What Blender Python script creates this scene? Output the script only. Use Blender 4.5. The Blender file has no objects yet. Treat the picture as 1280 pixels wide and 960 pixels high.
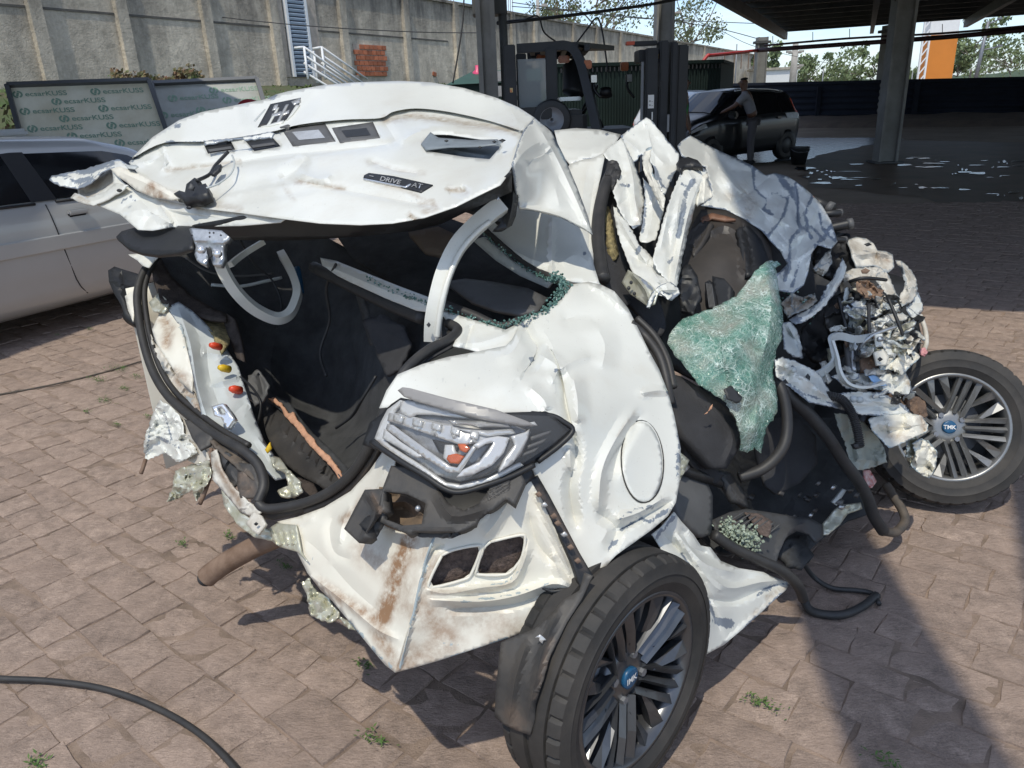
import bpy, bmesh, math, random
import numpy as np
from mathutils import Vector, Matrix, noise
from mathutils.geometry import delaunay_2d_cdt
random.seed(7)
SC = bpy.context.scene
COL = SC.collection
# ------------------------------------------------------------------ camera
F = 950.0; CH = 1.48
PITCH = math.radians(20.5); ROLL = math.radians(2.6)
FW = np.array([0, math.cos(PITCH), -math.sin(PITCH)])
_r0 = np.array([1.0, 0, 0]); _u0 = np.cross(_r0, FW)
RT = _r0*math.cos(ROLL) - _u0*math.sin(ROLL)
UP = _r0*math.sin(ROLL) + _u0*math.cos(ROLL)
CC = np.array([0, 0, CH])
cam_d = bpy.data.cameras.new('camera'); cam = bpy.data.objects.new('camera', cam_d); COL.objects.link(cam)
cam_d.sensor_width = 36; cam_d.lens = F*36/1280; cam_d.clip_end = 2000; cam_d.clip_start = 0.05
M = Matrix.Identity(4)
for i in range(3):
    M[i][0] = RT[i]; M[i][1] = UP[i]; M[i][2] = -FW[i]; M[i][3] = CC[i]
cam.matrix_world = M
SC.camera = cam
# ------------------------------------------------------------------ light
SUN_DIR = Vector((-0.13, -0.44, 0.888)).normalized()      # towards the sun
w = bpy.data.worlds.new('World'); SC.world = w; w.use_nodes = True
nt = w.node_tree; bg = nt.nodes['Background']
sky = nt.nodes.new('ShaderNodeTexSky'); sky.sky_type = 'NISHITA'; sky.sun_disc = False
sky.sun_elevation = math.asin(SUN_DIR.z); sky.sun_rotation = math.atan2(SUN_DIR.x, SUN_DIR.y)
sky.air_density = 1.0; sky.dust_density = 0.6; sky.ozone_density = 1.6
bg.inputs['Strength'].default_value = 0.15
hs_ = nt.nodes.new('ShaderNodeHueSaturation'); hs_.inputs['Saturation'].default_value = 0.75; hs_.inputs['Hue'].default_value = 0.5
nt.links.new(sky.outputs[0], hs_.inputs['Color'])
tint = nt.nodes.new('ShaderNodeMix'); tint.data_type = 'RGBA'; tint.blend_type = 'MULTIPLY'; tint.inputs['Factor'].default_value = 1.0; tint.inputs['B'].default_value = (0.70, 0.83, 1.0, 1)
nt.links.new(hs_.outputs[0], tint.inputs['A'])
tc_ = nt.nodes.new('ShaderNodeTexCoord'); mp_ = nt.nodes.new('ShaderNodeMapping'); mp_.inputs['Scale'].default_value = (2.2, 2.2, 7.0); nt.links.new(tc_.outputs['Generated'], mp_.inputs['Vector'])
cn_ = nt.nodes.new('ShaderNodeTexNoise'); cn_.inputs['Scale'].default_value = 2.2; cn_.inputs['Detail'].default_value = 8; cn_.inputs['Roughness'].default_value = 0.62; nt.links.new(mp_.outputs[0], cn_.inputs['Vector'])
cr_n = nt.nodes.new('ShaderNodeMapRange'); cr_n.inputs['From Min'].default_value = 0.40; cr_n.inputs['From Max'].default_value = 0.74; cr_n.inputs['To Max'].default_value = 0.60; nt.links.new(cn_.outputs['Fac'], cr_n.inputs['Value'])
cl_ = nt.nodes.new('ShaderNodeMix'); cl_.data_type = 'RGBA'; nt.links.new(cr_n.outputs[0], cl_.inputs['Factor']); nt.links.new(tint.outputs['Result'], cl_.inputs['A']); cl_.inputs['B'].default_value = (6.7, 6.6, 6.35, 1)
nt.links.new(cl_.outputs['Result'], bg.inputs[0])
sl = bpy.data.lights.new('sun', 'SUN'); sl.energy = 2.4; sl.angle = math.radians(0.7); sl.color = (1, 0.935, 0.80)
so = bpy.data.objects.new('sun', sl); COL.objects.link(so)
so.rotation_euler = SUN_DIR.to_track_quat('Z', 'Y').to_euler()
SC.view_settings.view_transform = 'Standard'; SC.view_settings.look = 'None'
SC.view_settings.exposure = 0.38; SC.view_settings.gamma = 1.0; SC.view_settings.use_curve_mapping = False

# ------------------------------------------------------------------ projection helpers (photo pixels 1280x960 -> place)
def P(px, py, d):
    v = CC + (FW + RT*(px-640)/F - UP*(py-480)/F)*d
    return Vector(v)
def Pn(px, py, d):
    px = np.asarray(px, float); py = np.asarray(py, float); d = np.asarray(d, float)
    return CC[None] + (FW[None] + RT[None]*((px-640)/F)[:, None] - UP[None]*((py-480)/F)[:, None])*d[:, None]
def G(px, py, z=0.0):
    r = FW + RT*(px-640)/F - UP*(py-480)/F
    return Vector(CC + r*((z-CH)/r[2]))
def proj(p):
    v = np.array(p) - CC; d = v@FW
    return 640+F*(v@RT)/d, 480-F*(v@UP)/d, d

# ------------------------------------------------------------------ materials
MATS = {}
def mat(name, col, rough=0.6, metal=0.0, var=0.0, vscale=8.0, bump=0.0, bscale=40.0, coat=0.0, spec=0.5, col2=None, emis=None, alpha=1.0, trans=0.0, detail=6, objrand=0.0, stretch=None, dirt=None, wear=None):
    if name in MATS: return MATS[name]
    m = bpy.data.materials.new(name); m.use_nodes = True
    t = m.node_tree; N = t.nodes; L = t.links
    b = N['Principled BSDF']
    b.inputs['Roughness'].default_value = rough; b.inputs['Metallic'].default_value = metal
    b.inputs['Coat Weight'].default_value = coat; b.inputs['Coat Roughness'].default_value = 0.06
    b.inputs['Specular IOR Level'].default_value = spec
    b.inputs['Transmission Weight'].default_value = trans
    b.inputs['Alpha'].default_value = alpha
    c = (*col, 1)
    b.inputs['Base Color'].default_value = c
    out = None
    geo = N.new('ShaderNodeNewGeometry'); pos = geo.outputs['Position']
    if stretch:
        mp = N.new('ShaderNodeMapping'); mp.inputs['Scale'].default_value = stretch; L.new(pos, mp.inputs['Vector']); pos = mp.outputs[0]
    def nz(scale, det=6, rg=0.6):
        n = N.new('ShaderNodeTexNoise'); n.inputs['Scale'].default_value = scale; n.inputs['Detail'].default_value = det; n.inputs['Roughness'].default_value = rg
        L.new(pos, n.inputs['Vector']); return n.outputs['Fac']
    def rgb(cc):
        r = N.new('ShaderNodeRGB'); r.outputs[0].default_value = (*cc, 1); return r.outputs[0]
    def mix(fac, a, bb):
        x = N.new('ShaderNodeMix'); x.data_type = 'RGBA'
        if isinstance(fac, float): x.inputs['Factor'].default_value = fac
        else: L.new(fac, x.inputs['Factor'])
        L.new(a, x.inputs['A']); L.new(bb, x.inputs['B']); return x.outputs['Result']
    def ramp(v, lo, hi):
        r = N.new('ShaderNodeMapRange'); r.inputs['From Min'].default_value = lo; r.inputs['From Max'].default_value = hi; L.new(v, r.inputs['Value']); return r.outputs[0]
    def math_(op, a, bb):
        x = N.new('ShaderNodeMath'); x.operation = op
        for i, q in enumerate((a, bb)):
            if isinstance(q, (int, float)): x.inputs[i].default_value = q
            else: L.new(q, x.inputs[i])
        return x.outputs[0]
    cur = rgb(col)
    if var > 0 or col2:
        c2 = col2 or tuple(max(0, x*(1-var)) for x in col)
        cur = mix(ramp(nz(vscale, detail, 0.65), 0.32, 0.68), cur, rgb(c2))
    if objrand:
        oi = N.new('ShaderNodeObjectInfo')
        hsv = N.new('ShaderNodeHueSaturation')
        L.new(math_('ADD', math_('MULTIPLY', oi.outputs['Random'], objrand), 1-objrand/2), hsv.inputs['Value'])
        L.new(cur, hsv.inputs['Color']); cur = hsv.outputs[0]
    if wear and dirt and coat:
        sp = ramp(nz(120, 3, 0.8), 0.66, 0.72); cur = mix(math_('MULTIPLY', sp, 0.5), cur, rgb((0.30, 0.26, 0.2)))
        mp2 = N.new('ShaderNodeMapping'); mp2.inputs['Scale'].default_value = (1, .12, 1); mp2.inputs['Rotation'].default_value = (.4, .9, .3); L.new(geo.outputs['Position'], mp2.inputs['Vector'])
        n_ = N.new('ShaderNodeTexNoise'); n_.inputs['Scale'].default_value = 160; n_.inputs['Detail'].default_value = 2; L.new(mp2.outputs[0], n_.inputs['Vector'])
        cur = mix(math_('MULTIPLY', math_('MULTIPLY', ramp(n_.outputs['Fac'], 0.68, 0.74), ramp(nz(5, 4, .6), .5, .65)), 0.55), cur, rgb((0.36, 0.37, 0.38)))
        cur = mix(math_('MULTIPLY', ramp(nz(3.2, 7, 0.7), 0.50, 0.75), 0.40), cur, rgb((0.52, 0.47, 0.38)))
    if dirt:
        a = N.new('ShaderNodeAttribute'); a.attribute_name = 'dirt'
        f = math_('MULTIPLY', a.outputs['Fac'], ramp(nz(34, 8, 0.7), 0.30, 0.62))
        cur = mix(f, cur, rgb(dirt))
    if wear:
        a = N.new('ShaderNodeAttribute'); a.attribute_name = 'wear'
        f = ramp(math_('ADD', math_('ADD', a.outputs['Fac'], math_('MULTIPLY', math_('SUBTRACT', nz(14, 3, 0.6), 0.5), 1.5)), math_('MULTIPLY', math_('SUBTRACT', nz(90, 6, 0.7), 0.5), 1.3)), 0.46, 0.54)
        f = math_('MULTIPLY', f, ramp(a.outputs['Fac'], 0.02, 0.10))
        cur = mix(f, cur, rgb(wear))
    if cur is not None: L.new(cur, b.inputs['Base Color'])
    if bump:
        bp = N.new('ShaderNodeBump'); bp.inputs['Strength'].default_value = min(1, bump); bp.inputs['Distance'].default_value = 0.01
        L.new(nz(bscale, 8, 0.65), bp.inputs['Height']); L.new(bp.outputs[0], b.inputs['Normal'])
    if emis:
        b.inputs['Emission Color'].default_value = (*emis, 1); b.inputs['Emission Strength'].default_value = 1
    MATS[name] = m
    return m

PRIMER = (0.21, 0.24, 0.28)
white = mat('white_paint', (0.685, 0.69, 0.64), 0.28, var=0.06, vscale=5, bump=0.02, bscale=9, coat=0.25, dirt=(0.30, 0.22, 0.14), wear=PRIMER)
white_dirty = mat('dirty_white_paint', (0.70, 0.685, 0.60), 0.42, col2=(0.68, 0.645, 0.56), vscale=7, bump=0.05, bscale=20, dirt=(0.27, 0.16, 0.09), wear=(0.34, 0.40, 0.42))
cream = mat('cream_primer', (0.64, 0.62, 0.56), 0.5, col2=(0.36, 0.32, 0.26), vscale=14, bump=0.15, bscale=50, dirt=(0.22, 0.13, 0.07), wear=(0.30, 0.32, 0.32))
greyp = mat('grey_inner_paint', (0.50, 0.53, 0.52), 0.4, var=0.15, vscale=9, bump=0.03, bscale=20, dirt=(0.25, 0.2, 0.14), wear=(0.2, 0.22, 0.25))
silverm = mat('torn_silver_metal', (0.66, 0.66, 0.58), 0.3, 0.45, col2=(0.46, 0.45, 0.33), vscale=25, bump=0.15, bscale=60, wear=(0.3, 0.33, 0.37), dirt=(0.3, 0.22, 0.14))
galv = mat('galvanised_steel', (0.55, 0.57, 0.58), 0.35, 0.8, var=0.3, vscale=60)
rust = mat('rusty_steel', (0.14, 0.085, 0.055), 0.8, 0.2, col2=(0.26, 0.18, 0.13), vscale=18, bump=0.3, bscale=70)
black = mat('black_plastic', (0.018, 0.019, 0.021), 0.5, var=0.3, vscale=15, bump=0.06, bscale=60, dirt=(0.16, 0.12, 0.09))
blackd = mat('dusty_black_plastic', (0.035, 0.036, 0.038), 0.62, col2=(0.075, 0.068, 0.06), vscale=11, bump=0.1, bscale=50, dirt=(0.2, 0.14, 0.1))
rubber = mat('black_rubber', (0.022, 0.022, 0.023), 0.55, col2=(0.04, 0.038, 0.036), vscale=20)
dusty_rubber = mat('dusty_rubber', (0.05, 0.047, 0.043), 0.7, col2=(0.13, 0.10, 0.075), vscale=14, bump=0.1, bscale=50)
felt = mat('black_carpet', (0.075, 0.077, 0.08), 0.95, var=0.4, vscale=12, bump=0.5, bscale=260, spec=0.1)
feltbrown = mat('grey_brown_felt', (0.085, 0.07, 0.062), 0.95, var=0.5, vscale=30, bump=0.5, bscale=160, spec=0.1)
fabric = mat('black_seat_fabric', (0.05, 0.05, 0.053), 0.9, var=0.3, vscale=10, bump=0.3, bscale=300, spec=0.2)
greyplastic = mat('grey_plastic', (0.10, 0.10, 0.10), 0.55, var=0.25, vscale=10, bump=0.05)
tyre_m = mat('tyre_rubber', (0.020, 0.020, 0.020), 0.72, col2=(0.050, 0.045, 0.040), vscale=9, bump=0.12, bscale=40)
alloy = mat('grey_alloy', (0.13, 0.134, 0.142), 0.30, 0.75, var=0.2, vscale=20)
alloy_b = mat('bright_alloy', (0.30, 0.30, 0.292), 0.36, 0.7, var=0.25, vscale=25, dirt=(0.2, 0.14, 0.1))
chrome = mat('chrome', (0.82, 0.83, 0.84), 0.16, 0.7, var=0.1, vscale=20)
lampchrome = mat('lamp_bright_trim', (0.60, 0.60, 0.585), 0.30, 0.25, var=0.15, vscale=30)
lampgrey = mat('lamp_reflector', (0.60, 0.60, 0.59), 0.22, 0.45, var=0.2, vscale=25)
orange_p = mat('orange_lens', (0.55, 0.10, 0.012), 0.15, coat=0.5, var=0.3, vscale=60)
red_p = mat('red_clip', (0.62, 0.06, 0.02), 0.4)
yellow_p = mat('yellow_clip', (0.65, 0.42, 0.02), 0.4)
darkgrey = mat('dark_grey_primer', (0.20, 0.23, 0.25), 0.45, var=.2, vscale=12, wear=(0.1, 0.1, 0.1), dirt=(0.25, 0.2, 0.14))
foam = mat('yellow_foam', (0.42, 0.34, 0.16), 0.95, col2=(0.12, 0.10, 0.05), vscale=70, bump=0.7, bscale=120)
peach = mat('torn_fibre', (0.62, 0.34, 0.21), 0.95, var=0.3, vscale=60, bump=0.5, bscale=160)
blue_p = mat('blue_cap', (0.012, 0.09, 0.20), 0.35, var=0.3, vscale=60)
blue_t = mat('pale_blue_print', (0.30, 0.48, 0.72), 0.5)
white_p = mat('white_print', (0.75, 0.75, 0.73), 0.5)
meshm = mat('brown_mesh', (0.17, 0.125, 0.105), 0.9, col2=(0.06, 0.045, 0.04), vscale=90, bump=0.7, bscale=220)
# clear tail light cover
lens = bpy.data.materials.new('clear_lens'); lens.use_nodes = True
_b = lens.node_tree.nodes['Principled BSDF']; _b.inputs['Base Color'].default_value = (0.5, 0.5, 0.5, 1); _b.inputs['Roughness'].default_value = 0.04; _b.inputs['Alpha'].default_value = 0.07; _b.inputs['Specular IOR Level'].default_value = 0.8

def crazed_glass():
    m = bpy.data.materials.new('shattered_green_glass'); m.use_nodes = True
    t = m.node_tree; N = t.nodes; L = t.links; b = N['Principled BSDF']
    g = N.new('ShaderNodeNewGeometry'); pos = g.outputs['Position']
    def noise_(sc, det=4, src=None):
        n = N.new('ShaderNodeTexNoise'); n.inputs['Scale'].default_value = sc; n.inputs['Detail'].default_value = det; L.new(src or pos, n.inputs['Vector']); return n
    def m_(op, a, c):
        x = N.new('ShaderNodeMath'); x.operation = op
        for i, q in enumerate((a, c)):
            if isinstance(q, (int, float)): x.inputs[i].default_value = q
            else: L.new(q, x.inputs[i])
        return x.outputs[0]
    n = noise_(16, 5)
    ad = N.new('ShaderNodeMix'); ad.data_type = 'VECTOR'; ad.inputs['Factor'].default_value = 0.045
    L.new(pos, ad.inputs['A']); L.new(n.outputs['Color'], ad.inputs['B'])
    acc = None
    for k, (sc, lo, st, rt) in enumerate(((70, .060, (1, .25, 1), (.3, .9, .2)), (85, .065, (.3, 1, .8), (1.1, .2, .7)), (60, .05, (1, 1, .25), (.5, .4, 1.4)), (120, .09, (1, .5, .5), (0, 1.3, .4)), (34, .035, (1, .8, 1), (.2, .5, 1.0)))):
        mp = N.new('ShaderNodeMapping'); mp.inputs['Scale'].default_value = st; mp.inputs['Rotation'].default_value = rt; L.new(ad.outputs['Result'], mp.inputs['Vector'])
        v = N.new('ShaderNodeTexVoronoi'); v.feature = 'DISTANCE_TO_EDGE'; v.inputs['Scale'].default_value = sc; L.new(mp.outputs[0], v.inputs['Vector'])
        mr = N.new('ShaderNodeMapRange'); mr.inputs['From Max'].default_value = lo; mr.inputs['To Min'].default_value = 1; mr.inputs['To Max'].default_value = 0
        L.new(v.outputs['Distance'], mr.inputs['Value'])
        f = m_('MULTIPLY', mr.outputs[0], m_('POWER', m_('MULTIPLY', noise_(14+k*5, 3).outputs['Fac'], 1.62), 5.2))
        acc = f if acc is None else m_('MAXIMUM', acc, f)
    n2 = noise_(9, 6)
    cr = N.new('ShaderNodeValToRGB'); L.new(n2.outputs['Fac'], cr.inputs[0])
    cr.color_ramp.elements[0].position = 0.30; cr.color_ramp.elements[0].color = (0.03, 0.19, 0.135, 1)
    cr.color_ramp.elements[1].position = 0.68; cr.color_ramp.elements[1].color = (0.50, 0.50, 0.42, 1)
    e = cr.color_ramp.elements.new(0.47); e.color = (0.17, 0.42, 0.32, 1)
    mx = N.new('ShaderNodeMix'); mx.data_type = 'RGBA'; L.new(acc, mx.inputs['Factor']); L.new(cr.outputs[0], mx.inputs['A']); mx.inputs['B'].default_value = (0.72, 0.84, 0.78, 1)
    L.new(mx.outputs['Result'], b.inputs['Base Color'])
    b.inputs['Roughness'].default_value = 0.10; b.inputs['Specular IOR Level'].default_value = 0.9
    mra = N.new('ShaderNodeMapRange'); mra.inputs['To Min'].default_value = 0.38; L.new(acc, mra.inputs['Value']); L.new(mra.outputs[0], b.inputs['Alpha'])
    bp = N.new('ShaderNodeBump'); bp.inputs['Strength'].default_value = 0.6; bp.inputs['Distance'].default_value = 0.004; L.new(acc, bp.inputs['Height']); L.new(bp.outputs[0], b.inputs['Normal'])
    return m
glassm = crazed_glass()

# ------------------------------------------------------------------ object helpers
def link(name, me, m=None, parent=None):
    o = bpy.data.objects.new(name, me); COL.objects.link(o)
    if m is not None and me is not None and not me.materials: me.materials.append(m)
    if parent is not None: o.parent = parent; o.matrix_parent_inverse = PINV.get(parent.name, Matrix.Identity(4))
    return o
PINV = {}
def tag(o, label=None, cat=None, group=None, kind=None):
    if label: o['label'] = label
    if cat: o['category'] = cat
    if group: o['group'] = group
    if kind: o['kind'] = kind
    return o
def thing(name, label, cat, loc=(0, 0, 0), rz=0.0, group=None, world=False):
    """world=True: children are given in world coordinates"""
    o = bpy.data.objects.new(name, None); COL.objects.link(o); o.empty_display_size = 0.2
    o.location = loc; o.rotation_euler = (0, 0, rz)
    if world: PINV[o.name] = (Matrix.Translation(Vector(loc)) @ Matrix.Rotation(rz, 4, 'Z')).inverted()
    return tag(o, label, cat, group)
def sub(name, me, m, parent):
    """child of a part that is itself a mesh at the identity"""
    o = link(name, me, m); o.parent = parent; return o
def mesh_from(verts, faces, smooth=False):
    me = bpy.data.meshes.new('m'); me.from_pydata([tuple(v) for v in verts], [], faces); me.update()
    if smooth: me.polygons.foreach_set('use_smooth', [True]*len(me.polygons))
    return me
def bm_mesh(bm, smooth=False):
    me = bpy.data.meshes.new('m'); bm.to_mesh(me); bm.free()
    if smooth: me.polygons.foreach_set('use_smooth', [True]*len(me.polygons))
    return me
def add_box(bm, c, s, rz=0.0, bev=0.0, rot=None):
    r = bmesh.ops.create_cube(bm, size=1.0)
    mt = Matrix.Translation(Vector(c)) @ (rot.to_4x4() if rot is not None else Matrix.Rotation(rz, 4, 'Z')) @ Matrix.Diagonal((*s, 1))
    bmesh.ops.transform(bm, matrix=mt, verts=r['verts'])
    if bev:
        es = list({e for v in r['verts'] for e in v.link_edges})
        bmesh.ops.bevel(bm, geom=es, offset=bev, segments=2, affect='EDGES')
def box(name, c, s, m, parent=None, rz=0.0, bev=0.0, rot=None):
    bm = bmesh.new(); add_box(bm, c, s, rz, bev, rot); return link(name, bm_mesh(bm), m, parent)
def add_beam(bm, a, b, wd, ht, up=Vector((0, 0, 1))):
    a = Vector(a); b = Vector(b); x = (b-a); ln = x.length; x.normalize()
    y = up.cross(x)
    if y.length < 1e-4: y = Vector((0, 1, 0)).cross(x)
    y.normalize(); z = x.cross(y)
    rot = Matrix((x, y, z)).transposed()
    add_box(bm, (a+b)/2, (ln, wd, ht), rot=rot)
def beam(name, a, b, wd, ht, m, parent=None, bev=0):
    bm = bmesh.new(); add_beam(bm, a, b, wd, ht)
    if bev: bmesh.ops.bevel(bm, geom=bm.edges[:], offset=bev, segments=2, affect='EDGES')
    return link(name, bm_mesh(bm), m, parent)
def catmull(pts, n):
    pts = [np.array(p, float) for p in pts]
    out = []
    k = len(pts)
    for i in range(k-1):
        p0 = pts[max(i-1, 0)]; p1 = pts[i]; p2 = pts[i+1]; p3 = pts[min(i+2, k-1)]
        for j in range(n):
            t = j/n
            out.append(0.5*((2*p1)+(-p0+p2)*t+(2*p0-5*p1+4*p2-p3)*t*t+(-p0+3*p1-3*p2+p3)*t**3))
    out.append(pts[-1]); return out
def tube_geo(pts, prof, closed=False, cap=True, twist0=None, radii=None):
    """sweep a 2-D profile [(a,b)] along 3-D points"""
    pts = [Vector(p) for p in pts]; n = len(pts); k = len(prof)
    vs = []; fs = []
    prev = twist0
    for i in range(n):
        t = (pts[min(i+1, n-1)]-pts[max(i-1, 0)])
        if t.length < 1e-9: t = Vector((0, 0, 1))
        t.normalize()
        if prev is None: prev = Vector((0, 0, 1)) if abs(t.z) < 0.9 else Vector((1, 0, 0))
        s = (prev - t*prev.dot(t))
        if s.length < 1e-4: s = t.orthogonal()
        s.normalize(); prev = s; q = t.cross(s)
        r = radii[i] if radii else 1.0
        for a, b in prof: vs.append(pts[i]+s*(a*r)+q*(b*r))
    for i in range(n-1):
        for j in range(k):
            fs.append((i*k+j, i*k+(j+1) % k, (i+1)*k+(j+1) % k, (i+1)*k+j))
    if cap: fs.append(tuple(range(k-1, -1, -1))); fs.append(tuple((n-1)*k+j for j in range(k)))
    return vs, fs
def circ(r, k=8, r2=None): return [(r*math.cos(2*math.pi*i/k), (r2 or r)*math.sin(2*math.pi*i/k)) for i in range(k)]
def rect(a, b): return [(a/2, b/2), (-a/2, b/2), (-a/2, -b/2), (a/2, -b/2)]
def tube(name, pts, r, m, parent=None, n=6, k=8, prof=None, smooth=True, radii=None, twist0=None):
    if n > 1: pts = catmull(pts, n)
    vs, fs = tube_geo(pts, prof or circ(r, k), radii=radii, twist0=twist0)
    return link(name, mesh_from(vs, fs, smooth), m, parent)
def ptube(name, ppts, r, m, parent=None, **kw):
    return tube(name, [P(*p) for p in ppts], r, m, parent, **kw)

# ---- crumpled sheets
def _hash(i, j, s):
    h = np.sin(i*127.1+j*311.7+s*74.7)*43758.5453
    return h-np.floor(h)
def facet(x, y, sc, seed):
    """piecewise planar noise: flat facets that meet in sharp folds"""
    x = x/sc; y = y/sc
    sk = (x+y)*0.3660254; i = np.floor(x+sk); j = np.floor(y+sk)
    u = x+sk-i; v = y+sk-j
    h00 = _hash(i, j, seed); h11 = _hash(i+1, j+1, seed); h10 = _hash(i+1, j, seed); h01 = _hash(i, j+1, seed)
    a = np.where(u > v, (1-u)*h00+(u-v)*h10+v*h11, (1-v)*h00+(v-u)*h01+u*h11)
    return a-0.5
def vn(x, y, sc, seed):
    return np.array([noise.noise(Vector((a/sc, b/sc, seed*3.17))) for a, b in zip(x, y)])
def segdist(x, y, pl):
    best = np.full(len(x), 1e9); side = np.zeros(len(x)); tt = np.zeros(len(x)); acc = 0
    pl = np.array(pl, float); L = np.sum(np.hypot(*(pl[1:]-pl[:-1]).T)) or 1
    for (x0, y0), (x1, y1) in zip(pl[:-1], pl[1:]):
        dx, dy = x1-x0, y1-y0; l2 = dx*dx+dy*dy
        t = np.clip(((x-x0)*dx+(y-y0)*dy)/(l2 or 1), 0, 1)
        dd = np.hypot(x-x0-t*dx, y-y0-t*dy); s = np.sign((x-x0)*dy-(y-y0)*dx)
        k = dd < best; best = np.where(k, dd, best); side = np.where(k, s, side); tt = np.where(k, (acc+t*math.sqrt(l2))/L, tt); acc += math.sqrt(l2)
    return best, side, tt
def inside(x, y, poly):
    r = np.zeros(len(x), bool); n = len(poly)
    for i in range(n):
        x0, y0 = poly[i]; x1, y1 = poly[(i+1) % n]
        c = ((y0 > y) != (y1 > y)) & (x < (x1-x0)*(y-y0)/((y1-y0) or 1e-9)+x0)
        r ^= c
    return r
def resample(poly, step, closed=True):
    out = []; n = len(poly)
    for i in range(n if closed else n-1):
        a = np.array(poly[i][:2], float); b = np.array(poly[(i+1) % n][:2], float)
        k = max(1, int(round(np.hypot(*(b-a))/step)))
        for j in range(k): out.append(tuple(a+(b-a)*j/k))
    if not closed: out.append(tuple(poly[-1][:2]))
    return out
def smooth_poly(poly, n=4):
    k = len(poly); pts = [np.array(p[:2], float) for p in poly]; out = []
    for i in range(k):
        p0, p1, p2, p3 = pts[i-1], pts[i], pts[(i+1) % k], pts[(i+2) % k]
        for j in range(n):
            t = j/n
            out.append(tuple(0.5*((2*p1)+(-p0+p2)*t+(2*p0-5*p1+4*p2-p3)*t*t+(-p0+3*p1-3*p2+p3)*t**3)))
    return out
def smooth_line(pl, n=5): return [tuple(p) for p in catmull([p[:2] for p in pl], n)]
class TPS:
    def __init__(s, pts, reg=1e-4):
        a = np.array(pts, float); s.xy = a[:, :2]/100; n = len(a)
        if n < 4:
            A = np.c_[np.ones(n), s.xy]; s.c = np.linalg.lstsq(A, a[:, 2], rcond=None)[0]; s.w = None; return
        r = np.hypot(s.xy[:, None, 0]-s.xy[None, :, 0], s.xy[:, None, 1]-s.xy[None, :, 1])
        K = np.where(r > 0, r*r*np.log(r+1e-12), 0)+np.eye(n)*reg
        Pm = np.c_[np.ones(n), s.xy]
        A = np.block([[K, Pm], [Pm.T, np.zeros((3, 3))]])
        sol = np.linalg.lstsq(A, np.r_[a[:, 2], np.zeros(3)], rcond=None)[0]
        s.w = sol[:n]; s.c = sol[n:]
    def __call__(s, x, y):
        x = np.asarray(x)/100; y = np.asarray(y)/100
        d = s.c[0]+s.c[1]*x+s.c[2]*y
        if s.w is not None:
            r = np.hypot(x[:, None]-s.xy[None, :, 0], y[:, None]-s.xy[None, :, 1])
            d = d+(np.where(r > 0, r*r*np.log(r+1e-12), 0))@s.w
        return d
SEED = [0]; SURF = {}
def on(o, off=.004):
    f = SURF[o.name]; return lambda X, Y: f(np.asarray(X, float), np.asarray(Y, float))-off
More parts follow.
